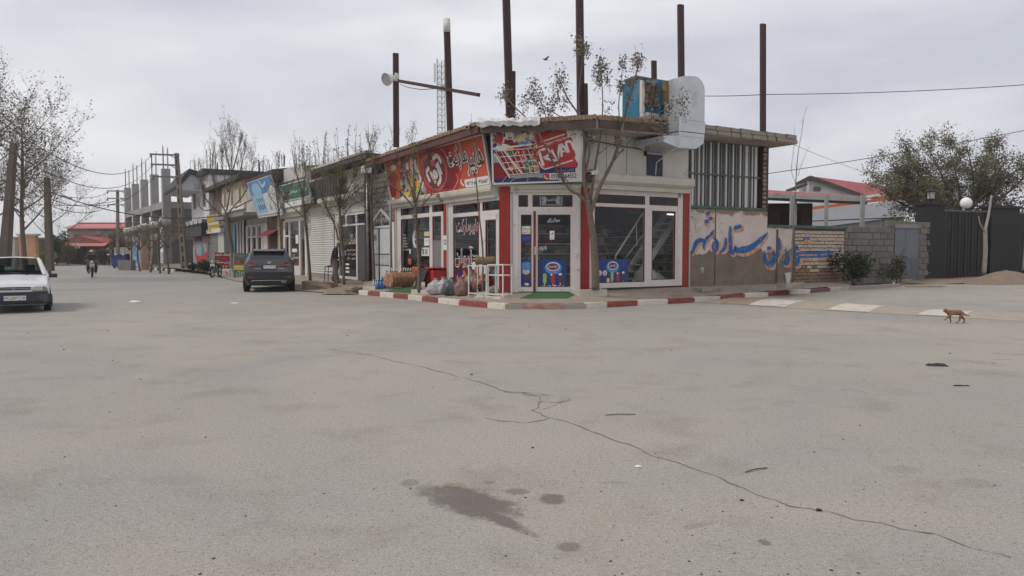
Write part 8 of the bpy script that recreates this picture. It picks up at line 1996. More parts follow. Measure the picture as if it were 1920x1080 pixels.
# ---- motorbikes
M_moto = mk('motorbike_dark', (46, 44, 44), .5, .15, 6); M_eng = mk('engine_metal', (110, 106, 102), .5, .15, 9, metal=.5)
def motorbike(name, label, loc, rz, steer=0.0):
 t = local_thing(name, label, 'motorbike', loc, rz)          # forward is +y
 for yy in (.62, -.62):
  b = MB(); prof = [(.24, -.04), (.29, -.05), (.31, 0), (.29, .05), (.24, .04)]; b.lathe(prof, (0, yy, .31), 22, 0, 'x'); w_ = b.build('wheel', M_rubber, t)
  b = MB(); b.lathe([(.235, -.03), (.25, 0), (.235, .03), (.22, 0), (.235, -.03)], (0, yy, .31), 20, 0, 'x'); b.cyl((-.08, yy, .31), (.08, yy, .31), .05, 8)
  for k in range(10): a = k * pi / 5; b.bar((0, yy, .31), (0, yy + .23 * cos(a), .31 + .23 * sin(a)), .008)
  b.build('rim', M_silver, w_)
  b = MB(); b.tube([(0, yy + .33 * cos(a), .31 + .33 * sin(a)) for a in ([.5, 1.0, 1.57, 2.1, 2.6] if yy > 0 else [.6, 1.1, 1.57, 2.2, 2.9])], .06, 6); b.build('mudguard', M_moto, t)
 for s in (-1, 1): b = MB(); b.tube([(s * .09, .64, .31), (s * .09, .40, .95)], .025, 6); b.build('fork', M_silver, t); b = MB(); b.tube([(s * .12, -.62, .31), (s * .12, -.45, .68)], .03, 6); b.build('shock', M_silver, t)
 b = MB(); b.tube([(0, .42, .85), (0, .1, .5), (0, -.1, .35), (0, -.5, .42), (0, -.62, .31)], .035, 6); b.tube([(0, .42, .88), (0, 0, .72), (0, -.5, .68)], .03, 6); b.build('frame', M_moto, t)
 b = MB(); b.ell((0, .12, .82), (.14, .26, .12), 14, 8); b.build('tank', mk('motorbike_red', (116, 40, 38), .35, .1), t)
 b = MB(); b.box(-.13, .13, -.72, -.08, .72, .80); b.build('seat', M_black, t)
 b = MB(); b.box(-.14, .14, -.18, .2, .3, .55); b.cyl((0, .05, .5), (0, .2, .68), .08, 8); b.build('engine', M_eng, t)
 b = MB(); b.tube([(.14, .15, .5), (.16, .05, .26), (.17, -.3, .26), (.18, -.8, .36)], [.025, .03, .045, .05], 7); b.build('exhaust', M_chrome, t)
 b = MB(); b.tube([(-.36, .25, 1.05), (-.2, .36, 1.02), (.2, .36, 1.02), (.36, .25, 1.05)], .016, 6); h_ = b.build('handlebar', M_silver, t)
 for s in (-1, 1):
  b = MB(); b.cyl((s * .3, .285, 1.045), (s * .40, .23, 1.06), .022, 8); b.build('grip', M_black, h_); b = MB(); b.tube([(s * .26, .3, 1.05), (s * .32, .3, 1.2)], .008, 4); b.ell((s * .34, .3, 1.23), (.06, .02, .04), 8, 6); b.build('mirror', M_black, h_)
 b = MB(); b.lathe([(.0, .1), (.08, .08), (.09, 0), (.0, .12)], (0, .47, .93), 14, 0, 'y'); b.ell((0, .5, .93), (.09, .05, .09), 12, 8); b.build('headlight', M_lampg, t)
 b = MB(); b.box(-.13, .13, .52, .54, .68, .82); b.build('front_plate', M_plate, t); b = MB(); b.box(-.1, .1, -.84, -.80, .6, .72); b.build('tail_light', M_tail, t)
 return t
pm = G(173, 520); mdir = Vector((.50, -.86, 0)); mrz = atan2(-mdir.x, mdir.y)
moto = motorbike('motorbike', 'motorbike with one rider coming down the street', (pm.x, pm.y, pm.z), mrz)
pk = at(405, 522, 45); dup(moto, (pk.x, pk.y, gz(pk.x, pk.y) + .02), mrz - .5, 'small motorbike parked in front of the red standing board')
# ============== people and the cat
M_skin = mk('skin', (150, 106, 84), .6, .08); M_hair = mk('dark_hair', (40, 34, 32), .8)
def hand(par, w_, d, side, r=.011, m=None):
 """palm, four bent fingers of different length and a thumb"""
 w_ = Vector(w_); d = Vector(d).normalized(); s = Vector(side).normalized(); s = (s - d * s.dot(d)).normalized(); n = d.cross(s); b = MB()
 b.tube([w_, w_ + d * .03, w_ + d * .085], [.024, .036, .034], 8)
 for i, L in enumerate((.072, .082, .076, .06)):
  q = w_ + d * .08 + s * (-.03 + .02 * i); b.tube([q, q + d * L * .45, q + d * L * .75 + n * L * .25, q + d * L * .9 + n * L * .5], [r, r, r * .9, r * .7], 6)
 q = w_ + d * .025 - s * .03; b.tube([q, q - s * .025 + d * .03, q - s * .03 + d * .062 + n * .012], [r * 1.15, r * 1.1, r * .85], 6)
 return b.build('hand', m or M_skin, par)
def person(name, label, loc, rz, J, jacket, trousers, shoe, hat=None, hatm=None, extra=None, collar=None):
 t = local_thing(name, label, 'person', loc, rz); V = {k: Vector(v) for k, v in J.items() if k != 'bag'}
 order = ['pelvis', 'waist', 'chest', 'neck', 'head', 'crown', 'sl', 'el', 'wl', 'sr', 'er', 'wr', 'hl', 'kl', 'al', 'tl', 'hr', 'kr', 'ar', 'tr', 'chin']
 V['waist'] = V['pelvis'].lerp(V['chest'], .45); up = (V['head'] - V['neck']).normalized(); V['crown'] = V['head'] + up * .1
 fwd = Vector(J.get('face', (1, 0, 0))); V['chin'] = V['head'] + fwd * .06 - up * .08
 idx = {k: i for i, k in enumerate(order)}
 E = [('pelvis', 'waist'), ('waist', 'chest'), ('chest', 'neck'), ('neck', 'head'), ('head', 'crown'), ('head', 'chin'), ('chest', 'sl'), ('sl', 'el'), ('el', 'wl'), ('chest', 'sr'), ('sr', 'er'), ('er', 'wr'), ('pelvis', 'hl'), ('hl', 'kl'), ('kl', 'al'), ('al', 'tl'), ('pelvis', 'hr'), ('hr', 'kr'), ('kr', 'ar'), ('ar', 'tr')]
 rad = {'pelvis': .12, 'waist': .11, 'chest': .13, 'neck': .05, 'head': .085, 'crown': .07, 'chin': .045, 'sl': .06, 'sr': .06, 'el': .042, 'er': .042, 'wl': .028, 'wr': .028, 'hl': .08, 'hr': .08, 'kl': .055, 'kr': .055, 'al': .038, 'ar': .038, 'tl': .03, 'tr': .03}
 skin('body', [V[k] for k in order], [(idx[a], idx[c]) for a, c in E], [rad[k] for k in order], M_skin, t)
 b = MB(); side = up.cross(fwd).normalized()
 b.ell(tuple(V['head'] + fwd * .1 - up * .0), (.018, .016, .024), 8, 6)
 for s in (-1, 1): b.ell(tuple(V['head'] + side * .085 * s - up * .0), (.022, .012, .03), 8, 6)
 b.build('nose_and_ears', M_skin, t)
 b = MB()
 for s in (-1, 1): b.ell(tuple(V['head'] + fwd * .085 + side * .032 * s + up * .02), (.012, .012, .008), 8, 6)
 b.ell(tuple(V['head'] + fwd * .09 - up * .05), (.008, .024, .006), 8, 6); b.build('eyes_and_mouth', M_hair, t)
 jk = ['pelvis', 'waist', 'chest', 'cn', 'sl', 'el', 'wl', 'sr', 'er', 'wr']; V['cn'] = V['chest'].lerp(V['neck'], .75); V2 = dict(V); V2['pelvis'] = V['pelvis'] - (V['waist'] - V['pelvis']) * .25
 for a, c in (('el', 'wl'), ('er', 'wr')): V2[c] = V[a].lerp(V[c], .92)
 ji = {k: i for i, k in enumerate(jk)}; rj = [.165, .16, .175, .075, .085, .068, .055, .085, .068, .055]
 skin('jacket', [V2[k] for k in jk], [(ji[a], ji[c]) for a, c in (('pelvis', 'waist'), ('waist', 'chest'), ('chest', 'cn'), ('chest', 'sl'), ('sl', 'el'), ('el', 'wl'), ('chest', 'sr'), ('sr', 'er'), ('er', 'wr'))], rj, jacket, t)
 tk = ['pelvis', 'hl', 'kl', 'al', 'hr', 'kr', 'ar']; ti = {k: i for i, k in enumerate(tk)}; bag = J.get('bag', 1.0)
 skin('trousers', [V[k] for k in tk], [(ti[a], ti[c]) for a, c in (('pelvis', 'hl'), ('hl', 'kl'), ('kl', 'al'), ('pelvis', 'hr'), ('hr', 'kr'), ('kr', 'ar'))], [.15, .11 * bag, .088 * bag, .066 * bag, .11 * bag, .088 * bag, .066 * bag], trousers, t)
 for a, c in (('al', 'tl'), ('ar', 'tr')): chain('shoe', [V[a] - Vector((0, 0, .02)), V[a].lerp(V[c], .5) - Vector((0, 0, .015)), V[c]], [.05, .048, .04], shoe, t, 1)
 for e_, w_ in (('el', 'wl'), ('er', 'wr')): hand(t, V[w_], V[w_] - V[e_], fwd)
 if hat:
  b = MB(); b.ell(tuple(V['head'] + up * .045), (.112, .108, .098), 16, 10, zmin=(V['head'] + up * .01).z);
  b.prism([(V['head'].x + fwd.x * .1 + .075 * cos(a), V['head'].y + fwd.y * .1 + .075 * sin(a)) for a in [k * pi / 6 for k in range(12)]], (V['head'] + up * .04).z, (V['head'] + up * .05).z, 0, 'z'); b.build(hat, hatm, t)
 return t
M_navy = mk('navy_jacket', (46, 48, 58), .9, .15, 5); M_mauve = mk('mauve_trousers', (128, 104, 108), .9, .1, 4); M_shoe = mk('brown_shoe', (70, 60, 54), .7, .1)
pf = at(627, 530, 31.2)
person('person', 'man in navy jacket, mauve baggy trousers and white cap walking past the shutter', (pf.x, pf.y, .27), radians(14),
       dict(pelvis=(0, 0, .95), chest=(.05, 0, 1.28), neck=(.12, 0, 1.50), head=(.17, 0, 1.62), sl=(.07, .18, 1.41), sr=(.07, -.18, 1.41), el=(.0, .24, 1.14), er=(.03, -.24, 1.14), wl=(.13, .20, .93), wr=(.2, -.2, .98), hl=(0, .09, .9), hr=(0, -.09, .9), kl=(.05, .1, .5), kr=(.06, -.1, .5), al=(-.09, .11, .09), ar=(.1, -.1, .08), tl=(.07, .12, .05), tr=(.27, -.11, .04), face=(1, 0, 0), bag=1.22), M_navy, M_mauve, M_shoe, 'cap', mk('white_cap', (190, 188, 182), .9, .06))
rl = Vector((pm.x, pm.y, pm.z))
person('person', 'rider in dark jacket and pale cap sitting on the moving motorbike', tuple(rl), mrz,
       dict(pelvis=(0, -.28, .84), chest=(0, -.14, 1.2), neck=(0, -.08, 1.42), head=(0, -.05, 1.55), sl=(-.19, -.12, 1.35), sr=(.19, -.12, 1.35), el=(-.38, .0, 1.16), er=(.38, .0, 1.16), wl=(-.36, .2, 1.06), wr=(.36, .2, 1.06), hl=(-.1, -.24, .83), hr=(.1, -.24, .83), kl=(-.24, .12, .68), kr=(.24, .12, .68), al=(-.2, -.08, .3), ar=(.2, -.08, .3), tl=(-.21, .1, .25), tr=(.21, .1, .25), face=(0, 1, 0), bag=1.05), mk('brown_jacket', (70, 60, 56), .9, .15, 5), mk('dark_trousers', (60, 60, 60), .9, .1), M_shoe, 'cap', MATS['white_cap'])
kc = G(1787, 606); k = .00079
def cp(x, y, dy=0): return ((x - 650) * k, dy, (738 - y) * k)
cat = local_thing('cat', 'ginger brown cat walking across the worn white speed hump paint', 'cat', tuple(kc), 0)
M_cat = mk('ginger_fur', (132, 100, 80), .95, .35, 18, .4, 90, dirt=(84, 60, 46), dirt_amt=.3, dscale=14)
CP = [cp(880, 450), cp(760, 435), cp(640, 440), cp(530, 440), cp(470, 415), cp(410, 380), cp(365, 400),
      cp(545, 505, -.03), cp(470, 570, -.035), cp(415, 625, -.035), cp(375, 650, -.035),
      cp(560, 520, .03), cp(585, 610, .03), cp(610, 695, .03), cp(580, 722, .03),
      cp(860, 520, -.035), cp(800, 600, -.035), cp(800, 660, -.035), cp(720, 725, -.035), cp(695, 728, -.035),
      cp(900, 520, .035), cp(930, 590, .035), cp(1000, 640, .035), cp(975, 722, .035), cp(945, 728, .035),
      cp(945, 470), cp(1000, 515), cp(1060, 540), cp(1120, 525)]
CE = [(0, 1), (1, 2), (2, 3), (3, 4), (4, 5), (5, 6), (3, 7), (7, 8), (8, 9), (9, 10), (3, 11), (11, 12), (12, 13), (13, 14), (0, 15), (15, 16), (16, 17), (17, 18), (18, 19), (0, 20), (20, 21), (21, 22), (22, 23), (23, 24), (0, 25), (25, 26), (26, 27), (27, 28)]
CR_ = [.062, .068, .062, .058, .042, .046, .024, .034, .02, .015, .015, .034, .02, .015, .016, .042, .026, .016, .015, .016, .042, .026, .016, .015, .016, .02, .014, .012, .01]
skin('body', CP, CE, CR_, M_cat, cat, 2, 1)
for s in (-1, 1): b = MB(); p = Vector(cp(425, 345, s * .026)); b.raw([p + Vector((-.014, 0, -.012)), p + Vector((.016, 0, -.012)), p + Vector((0, s * .012, -.012)), p + Vector((.004, s * .006, .03))], [(0, 1, 3), (1, 2, 3), (2, 0, 3)]); b.build('ear', M_cat, cat)
b = MB()
for s in (-1, 1): b.ell(tuple(Vector(cp(375, 385, s * .024))), (.006, .005, .006), 8, 6)
b.build('eyes', M_hair, cat)
# ============== goods and small things on the pavement
def gp(px, py, dz=0): p = G(px, py, .2); return Vector((p.x, p.y, p.z + dz))
def pave_z(p):
 """height of the pavement sheet under a point"""
 dg = bpy.context.evaluated_depsgraph_get(); ok, loc, *_ = pavement.ray_cast(Vector((p[0], p[1], 3)), Vector((0, 0, -1)))
 return loc.z if ok else gz(p[0], p[1]) + KERB_H
bpy.context.view_layer.update()
def on_pave(px, py):
 r = ray(px, py).normalized(); ok, loc, *_ = pavement.ray_cast(Vector((0, 0, 1.6)), r)
 if ok: return loc
 p = G(px, py, KERB_H); return p
M_mat = mk('green_mat', (62, 100, 64), 1, .2, 20, .5, 90)
def mat_sheet(name, pxs, label):
 P = [on_pave(*q) for q in pxs]; b = MB(); n = 6
 def Q(u, v): p = (P[0].lerp(P[1], u)).lerp(P[3].lerp(P[2], u), v); return (p.x, p.y, pave_z(p) + .012)
 for i in range(n):
  for j in range(n): b.face([Q(i / n, j / n), Q((i + 1) / n, j / n), Q((i + 1) / n, (j + 1) / n), Q(i / n, (j + 1) / n)])
 for e_ in range(4):
  for i in range(n):
   f = [(lambda t: Q(t, 0)), (lambda t: Q(1, t)), (lambda t: Q(1 - t, 1)), (lambda t: Q(0, 1 - t))][e_]; a, c = f(i / n), f((i + 1) / n); b.face([(a[0], a[1], a[2] - .014), (c[0], c[1], c[2] - .014), c, a])
 return b.top(name, M_mat, label, 'mat', tuple(P[0]))
mat_sheet('green_mat', [(975, 560), (1064, 560), (1083, 549), (1000, 549)], 'green doormat in front of the corner glass door')
mat_sheet('green_mat', [(722, 547), (800, 551), (790, 540), (762, 537)], 'long green mat along the kerb under the street tree')
def treebox(px0, px1, py, d, h, label, m=M_kw):
 a, c = on_pave(px0, py), on_pave(px1, py); dv = (c - a); L = dv.length; t = local_thing('tree_box', label, 'planter', tuple(a.lerp(c, .5)), atan2(dv.y, dv.x), 'kerb stone boxes around the street trees')
 for (x0, x1, y0, y1) in ((-L / 2, L / 2, 0, .12), (-L / 2, L / 2, d - .12, d), (-L / 2, -L / 2 + .12, .121, d - .121), (L / 2 - .12, L / 2, .121, d - .121)):
  b = MB(); b.box(x0, x1, y0, y1, -.1, h, jit=.012, rg=random.Random(int(px0))); b.build('side_stone', m, t)
 b = MB(); b.box(-L / 2 + .1, L / 2 - .1, .1, d - .1, -.1, h - .05); b.build('soil', M_soil, t)
M_tile = mk('pale_glazed_tile', (186, 180, 166), .6, .08, 5, .1, 20, dirt=(140, 128, 112), dirt_amt=.25)
treebox(1087, 1139, 556, .75, .2, 'pale stone box around the bare corner tree', M_tile)
treebox(771, 812, 551, .6, .13, 'pale stone box around the young tree before the sticker window', M_tile)
treebox(681, 703, 543, .5, .12, 'pale stone box around the slim tree by the white gate', M_tile)
rk = on_pave(738, 541); rd = -FL.X
st_ = thing('disc_stand', 'low iron stand carrying the row of round brown discs', 'stand', tuple(rk)); b = MB(); z0 = rk.z
b.tube([rk, rk + Vector((0, 0, .22))], .02, 5); b.tube([rk + FL.X * .3 + Vector((0, 0, .62)), rk - FL.X * .75 + Vector((0, 0, .62))], .014, 5); b.tube([rk + Vector((0, 0, .2)), rk + FL.Y * .3 + Vector((0, 0, .62))], .014, 5); b.tube([rk - FL.X * .7 + Vector((0, 0, .02)), rk - FL.X * .7 + Vector((0, 0, .62))], .014, 5); b.build('iron_frame', M_black, st_)
M_bread = mk('brown_flat_bread', (160, 120, 94), .95, .3, 10, .6, 40, dirt=(186, 152, 122), dirt_amt=.3, dscale=9)
c0 = on_pave(729, 543) + Vector((0, 0, .14)); R_d = .27
b = MB(); rg = random.Random(3); n = 26
for i in range(n):
 pass
prof = []
b.lathe([(0, -.02), (R_d * .6, -.022), (R_d, -.012), (R_d * 1.01, .0), (R_d, .012), (R_d * .6, .02), (0, .02)], (0, 0, 0), 26, 0, 'x')
b.v = [(x * .6 + rg.uniform(-.006, .006), y * (1 + rg.uniform(-.02, .02)), z * (1 + rg.uniform(-.02, .02))) for x, y, z in b.v]
disc0 = b.build('brown_disc', M_bread)
for i in range(9):
 o = disc0 if i == 0 else disc0.copy()
 if i: COL.objects.link(o)
 p = c0 + FL.X * (.0) + (-FL.X) * 0 + Vector((.088 * i, .045 * i, .2 + .01 * (i % 3)))
 o.location = p; o.rotation_euler = (rg.uniform(-.1, .1), rg.uniform(-.06, .06), radians(240) + rg.uniform(-.12, .12))
 tag(o, 'foremost round brown disc of the row, seen nearly face on' if i == 0 else ('last round brown disc of the row, nearest the sticker window' if i == 8 else ['second', 'third', 'fourth', 'fifth', 'sixth', 'seventh', 'eighth'][i - 1] + ' round brown disc of the row, counted from the foremost'), 'flat bread', 'round brown discs hanging in a row')
b = MB(); rg = random.Random(9)
for i in range(10): p = c0 + Vector((.08 * i, .03 * i, .5)); ribbon(b, [(p.x, p.z, .01), (p.x + .03, p.z + .1, .05), (p.x + rg.uniform(-.05, .05), p.z + .14, .02)], lambda x, z: (x, p.y, z))
b.top('plastic_ties', M_pwhite, 'white plastic bag handles knotted above the brown discs', 'plastic bags', tuple(c0 + Vector((0, 0, .45))), kind='stuff')
wp = on_pave(715, 542); t = thing('water_pack', 'shrink wrapped pack of blue water bottles by the kerb', 'bottles', tuple(wp))
M_bot = mk('blue_bottle', (58, 116, 186), .25, .15, 6, spec=.6); M_bw = mk('clear_bottle', (176, 186, 196), .2, .1, 6, spec=.6)
def bottle(x, y, z, h, r, m):
 b = MB(); b.lathe([(0, 0), (r, .01), (r, h * .62), (r * .85, h * .7), (r * .35, h * .86), (r * .35, h), (0, h)], (x, y, z), 10); return b.build('bottle', m, t)
for i in range(5):
 for j in range(2): bottle(wp.x - .12 + .11 * i, wp.y + .11 * j, wp.z + .0, .3 - .02 * j, .052, M_bot)
for i in range(3): bottle(wp.x - .32 + .07 * i, wp.y + .22 + .02 * i, wp.z, .34, .05, M_bw)
for i in range(3): bottle(wp.x + .02 + .11 * i, wp.y + .14, wp.z + .27, .2, .045, M_bot)
def bag(name, px, py, sx, sy, sz, m, label, seed, tie=True, cat='bag'):
 sx, sy, sz = sx * 1.2, sy * 1.15, sz * 1.08; rg = random.Random(seed); p = on_pave(px, py); bm = bmesh.new(); bmesh.ops.create_icosphere(bm, subdivisions=4, radius=1)
 import mathutils.noise as mn
 for v in bm.verts:
  q = v.co.copy(); k = 1 + .18 * mn.noise(q * 2.2 + Vector((seed * 3.1, 0, 0))) + .09 * mn.noise(q * 5 + Vector((0, seed * 1.7, 0)))
  z = q.z * k;
  if z < -.55: z = -.55 + (z + .55) * .15
  pinch = 1 - .55 * max(0, z - .45) / .6
  v.co = Vector((q.x * k * sx * pinch, q.y * k * sy * pinch, (z + .6) * sz * .62))
 me = bpy.data.meshes.new(name); bm.to_mesh(me); bm.free(); me.materials.append(m); me.polygons.foreach_set('use_smooth', [True] * len(me.polygons))
 t = local_thing(name, label, cat, (p.x, p.y, p.z), 0); o = bpy.data.objects.new('sack', me); COL.objects.link(o); o.parent = t
 if tie:
  b = MB();
  for k in range(4): a = k * 1.6; b.face([(0, 0, sz * .85), (.1 * cos(a), .1 * sin(a), sz * 1.05), (.15 * cos(a + .5), .12 * sin(a + .5), sz * 1.1), (.04 * cos(a + 1), .04 * sin(a + 1), sz * .88)])
  b.build('knot', m, t)
 return t
M_pb = lambda n, c: mk(n, c, .4, .22, 5, .35, 16, spec=.5)
bag('plastic_bag', 818, 552, .26, .2, .45, M_pb('pale_plastic', (160, 160, 160)), 'pale printed plastic bag standing leftmost before the shopfront', 1)
bag('plastic_bag', 832, 551, .2, .2, .47, M_pb('pale_plastic', (160, 160, 160)), 'second pale plastic bag with a knotted top', 2)
bag('plastic_bag', 848, 553, .26, .22, .48, M_pb('dark_plastic', (72, 74, 78)), 'bulging dark grey plastic bag between pale and brown bags', 3)
bag('sack', 866, 554, .2, .2, .5, M_pb('brown_sack', (128, 96, 88)), 'brown pink sack leaning left of the white rack', 4)
bag('sack', 872, 549, .16, .16, .6, M_pb('orange_sack', (164, 100, 66)), 'tall orange brown sack behind the brown pink one', 5)
bag('sack', 884, 548, .18, .18, .62, M_pb('grey_brown_sack', (132, 118, 108)), 'grey brown sack pressed against the rack leg', 6)
bag('sack', 893, 549, .2, .16, .55, M_pb('brown_sack', (128, 96, 88)), 'reddish sack standing inside the white rack', 7)
bag('sack', 907, 549, .18, .16, .5, M_pb('orange_sack', (164, 100, 66)), 'orange sack at the back of the white rack', 8)
bag('sack', 905, 540, .3, .26, .75, mk('white_woven_sack', (186, 182, 174), .9, .12, 9, .4, 30), 'white woven sack standing inside behind the right glass door', 9).location = FR.w(FR.x(1240), .75, .35)
bag('sack', 905, 540, .28, .26, .5, MATS['white_woven_sack'], 'lower pale sack inside beside the white woven sack', 10).location = FR.w(FR.x(1262), .8, .35)
ra, rb_, rc = on_pave(879, 556), on_pave(912, 558), on_pave(943, 559)
def rack(p, q, depth, h, label, mid):
 d = (q - p); d.z = 0; L = d.length; t = local_thing('metal_rack', label, 'rack', tuple(p), atan2(d.y, d.x), 'white metal racks before the shopfront')
 for x in (0, L):
  for y in (0, depth): b = MB(); b.box(x - .015, x + .015, y - .015, y + .015, 0, h); b.build('post', M_white, t)
 for z in mid + [h]:
  b = MB()
  for (x0, x1, y0, y1) in ((.015, L - .015, -.014, .014), (.015, L - .015, depth - .014, depth + .014), (-.014, .014, .015, depth - .015), (L - .014, L + .014, .015, depth - .015)): b.box(x0, x1, y0, y1, z - .028, z)
  b.build('shelf_frame', M_white, t)
 return L
rack(ra, rb_, .34, .95, 'left white metal rack holding sacks, rolled blanket on top', [.12])
rack(rb_ + Vector((.05, 0, 0)), rc, .34, .98, 'right white metal rack beside the red corner pillar', [.12, .68])
bl0 = ra + Vector((.2, .17, .95)); b = MB(); rg = random.Random(4); q = [(bl0 + Vector((.62 * t_, -.02 * t_, .13 + .01 * sin(9 * t_)))) for t_ in [i / 12 for i in range(13)]]
b.tube(q, [.125 + rg.uniform(-.012, .012) for _ in q], 14); b.top('rolled_blanket', mk('brown_blanket', (128, 106, 78), 1, .25, 9, .7, 40), 'rolled brown blanket lying on top of the white racks', 'blanket', tuple(bl0))
p = on_pave(900, 554); b = MB(); rg = random.Random(8)
for i in range(9): b.box(*(lambda x, y, z, s: (x, x + s, y, y + s * .8, z, z + s * .5))(p.x - .2 + rg.uniform(0, .6), p.y + rg.uniform(.05, .3), p.z + .13 + .05 * i * .5, rg.uniform(.1, .2)), jit=.02, rg=rg)
b.top('dark_clutter', mk('dark_clutter', (58, 56, 56), .8, .3, 9), 'dark jumble of goods on the lower shelf of the racks', 'goods', tuple(p), kind='stuff')
bag('grey_bundle', 930, 549, .26, .2, .22, mk('grey_cloth', (132, 122, 118), 1, .15, 5, .5, 20), 'low grey cloth bundle at the foot of the right rack', 12, False, 'bundle')
bag('pale_bundle', 908, 557, .18, .14, .16, mk('pale_cloth', (168, 160, 154), 1, .1, 5, .5, 20), 'small pale bundle lying on the ribbed white slab', 13, False, 'bundle')
p, q2 = on_pave(890, 561), on_pave(938, 560); t = local_thing('ribbed_slab', 'ribbed white plastic slab lying on the kerb before the racks', 'slab', tuple(p), atan2(q2.y - p.y, q2.x - p.x)); L = (q2 - p).length
b = MB(); b.box(0, L, 0, .4, -.04, .09, jit=.01, rg=random.Random(2)); b.build('block', M_kw, t); b = MB()
for i in range(11): b.box(.03 + i * L / 16, .05 + i * L / 16, -.012, 0, .0, .08)
b.build('ribs', M_kw, t, kind='stuff')
p = on_pave(826, 538); t = local_thing('red_stall', 'red stall box half covered with a dark cloth beside the grey door', 'stall', tuple(p - FL.Y * .55), FL.a + .0); b = MB(); b.box(-.1, .62, .0, .5, 0, .6); b.build('box', M_pred, t)
b = MB(); rg = random.Random(6); gd = [[(-.42 + .78 * i / 8, -.06 - .05 * j + rg.uniform(-.02, .02), .66 - .09 * j - .05 * (8 - i) * .9 * (j / 5) + rg.uniform(-.02, .02)) for j in range(6)] for i in range(9)]
for i in range(8):
 for j in range(5): b.face([gd[i][j], gd[i][j + 1], gd[i + 1][j + 1], gd[i + 1][j]], 0, True)
b.box(-.2, .3, .0, .4, .6, .65); b.build('cover', mk('charcoal_cloth', (50, 50, 52), .9, .2, 6), t); b = MB(); b.box(-.1, .65, -.04, .5, .652, .69); b.build('lid', mk('red_lid', (176, 50, 42), .5, .08), t)
p = at(622, 528, 32.4); t = local_thing('plastic_chair', 'black plastic armchair standing by the white roller shutter', 'chair', (p.x, p.y, .27), radians(-60)); z = .43
b = MB(); b.box(-.22, .22, -.22, .22, z - .03, z); b.build('seat', M_black, t)
for sx in (-1, 1):
 for sy, zz in ((-1, z + .22), (1, z)): b = MB(); b.tube([(sx * .27, sy * .24, 0), (sx * .24, sy * .21, zz)], .018, 6); b.build('leg', M_black, t)
 b = MB(); b.tube([(sx * .24, -.21, z + .2), (sx * .26, .0, z + .24), (sx * .23, .22, z + .3)], .02, 6); b.build('armrest', M_black, t)
b = MB()
for k in range(5): b.tube([(-.18 + .09 * k, .2, z), (-.18 + .09 * k, .27, z + .4)], .014, 5)
b.tube([(-.23, .2, z), (-.24, .26, z + .3), (-.16, .28, z + .44), (.16, .28, z + .44), (.24, .26, z + .3), (.23, .2, z)], .02, 6); b.build('backrest', M_black, t)
def cctv(p, d, label):
 t = thing('security_camera', label, 'camera', tuple(p)); p = Vector(p); d = Vector(d).normalized(); b = MB(); b.bar(p, p + d * .26, .1, .1); b.bar(p + Vector((0, 0, .06)), p + d * .32 + Vector((0, 0, .06)), .12, .015); b.build('housing', M_white, t); b = MB(); b.cyl(p + d * .26, p + d * .285, .035, 10); b.build('lens', M_black, t); b = MB(); b.bar(p + d * .05, p + d * .02 + Vector((0, .18, .1)), .04); b.ell(tuple(p + d * .02 + Vector((0, .18, .1))), .06, 8, 6); b.build('mount', M_white, t)
cctv(at(1120, 323, 21.9), (-.7, -.5, -.15), 'white security camera behind the fork of the corner tree')
cctv(at(880, 236, 21.9), (-.2, -.9, -.3), 'small white security camera above the red Persian sign'); cctv(at(738, 378, 27.6), (-.8, -.4, -.1), 'white security camera on the conduit by the gate')
p = at(1108, 330, 22.1); b = MB(); b.ell(tuple(p), (.16, .12, .2), 12, 8); b.top('round_siren', mk('brown_siren', (96, 84, 76), .7, .15), 'round brown siren on the pillar beside the security camera', 'siren', tuple(p))
p = at(686, 318, 30.2); t = thing('wall_floodlight', 'silver floodlight mounted above the estate agency post', 'floodlight', tuple(p)); b = MB(); b.prism([(p.x - .2, p.z - .16), (p.x + .24, p.z - .12), (p.x + .24, p.z + .12), (p.x - .14, p.z + .16)], p.y - .1, p.y + .1); b.build('housing', M_galv, t); b = MB(); b.box(p.x - .17, p.x + .0, p.y - .115, p.y - .1, p.z - .11, p.z + .11); b.build('lens', M_pwhite, t)
q = on_pave(733, 532); b = MB(); b.tube([q + Vector((0, .2, 0)), at(732, 380, 27.9)], .04, 8); b.top('conduit', M_silver, 'upright grey conduit between the gate and the left shopfront', 'pipe', tuple(q))
def scrap(name, px, py, sx, sy, h, m, label, cat, seed, rz=0):
 p = G(px, py); rg = random.Random(seed); b = MB(); n = 6; gd = [[(sx * (i / n - .5) * (1 + rg.uniform(-.08, .08)), sy * (j / n - .5) * (1 + rg.uniform(-.1, .1)) * (1 - .5 * abs(i / n - .5)), h * rg.uniform(.25, 1) * (0.12 if i in (0, n) or j in (0, n) else 1) + .004) for j in range(n + 1)] for i in range(n + 1)]
 for i in range(n):
  for j in range(n): b.face([gd[i][j], gd[i + 1][j], gd[i + 1][j + 1], gd[i][j + 1]], 0, True)
 o = b.build(name, m); o.location = p; o.rotation_euler = (0, 0, rz); return tag(o, label, cat)
M_dk = mk('dark_rubbish', (52, 50, 48), .8, .2, 9)
scrap('dark_rag', 1757, 686, .28, .12, .035, M_dk, 'flattened dark rag lying on the road, below the cat', 'rag', 1, -.2)
scrap('dark_stick', 1803, 724, .2, .03, .012, M_dk, 'thin dark scrap beyond the dark rag on the road', 'scrap', 2)
scrap('paper_scrap', 253, 567, .3, .2, .06, M_pwhite, 'white paper scrap on the road between car and SUV', 'paper', 3)
scrap('paper_scrap', 440, 569, .2, .12, .03, M_pwhite, 'small pale scrap on the road before the SUV', 'paper', 4)
scrap('paper_scrap', 1197, 876, .05, .035, .012, M_pwhite, 'tiny white scrap beside the long crack in the foreground', 'paper', 5)
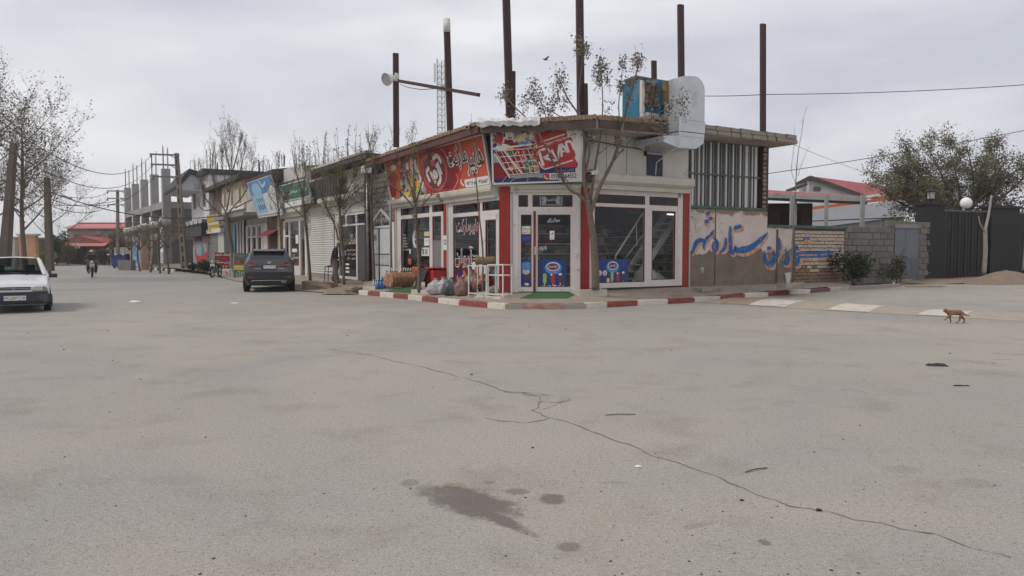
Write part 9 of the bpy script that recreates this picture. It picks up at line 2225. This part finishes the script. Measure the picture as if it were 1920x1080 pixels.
for i, (px, py, L, a, lb_) in enumerate(((1163, 779, .3, .1, 'short dry stick lying right of the broken asphalt'), (1418, 883, .22, .5, 'thin dry twig lying above the long crack'))):
 p = G(px, py); b = MB(); b.tube([(-L / 2, 0, .012), (0, .01, .016), (L / 2, 0, .012)], .005, 5); o = b.build('dry_stick', M_bark); o.location = p - Vector((0, 0, .004)); o.rotation_euler = (0, 0, a); tag(o, lb_, 'stick')
for i, (px, py, s, lb_) in enumerate(((1391, 939, .016, 'small dark pebble just below the long crack'), (1535, 958, .022, 'dark pebble lying on the long crack at right'), (999, 840, .014, 'single dark pebble under the broken asphalt'), (884, 703, .022, 'dark clod near the far crack'))):
 rubble('pebble', px, py, s * 1.4, s, s * .7, M_dk, lb_, 'pebble', 20 + i)
p = at(1023, 112, 62); t = local_thing('flying_bird', 'small dark bird flying high between the tall steel columns', 'bird', tuple(p), .4)
b = MB(); b.ell((0, 0, 0), (.17, .06, .055), 12, 8); b.ell((-.18, 0, .03), (.06, .045, .045), 10, 8); b.tube([(-.23, 0, .03), (-.27, 0, .02)], [.015, .003], 5); b.face([(.14, -.02, 0), (.14, .02, 0), (.34, .07, .0), (.34, -.07, .0)]); b.build('body', M_dk, t)
for s in (-1, 1): b = MB(); b.prism([(-.08, s * .03), (.1, s * .03), (.16, s * .3), (.06, s * .45), (-.03, s * .26)][::s], .02, .032, 0, 'z'); b.v = [(x, y, z + abs(y) * .45) for x, y, z in b.v]; b.build('wing', M_dk, t)
# ============== thin haze, added to lift the blacks and soften contrast
hz = MB(); hz.box(-910, 910, -70, 1510, -1.6, 46)
HZ = bpy.data.materials.new('added_haze'); HZ.use_nodes = True; t_ = HZ.node_tree; t_.nodes.clear()
o_ = t_.nodes.new('ShaderNodeOutputMaterial'); v_ = t_.nodes.new('ShaderNodeVolumePrincipled')
v_.inputs['Density'].default_value = .0006; v_.inputs['Color'].default_value = (.93, .94, .96, 1); t_.links.new(v_.outputs[0], o_.inputs['Volume'])
tag(hz.build('haze', HZ, kind='stuff'), 'thin pale haze added over the whole street to lift its dark tones', 'haze')
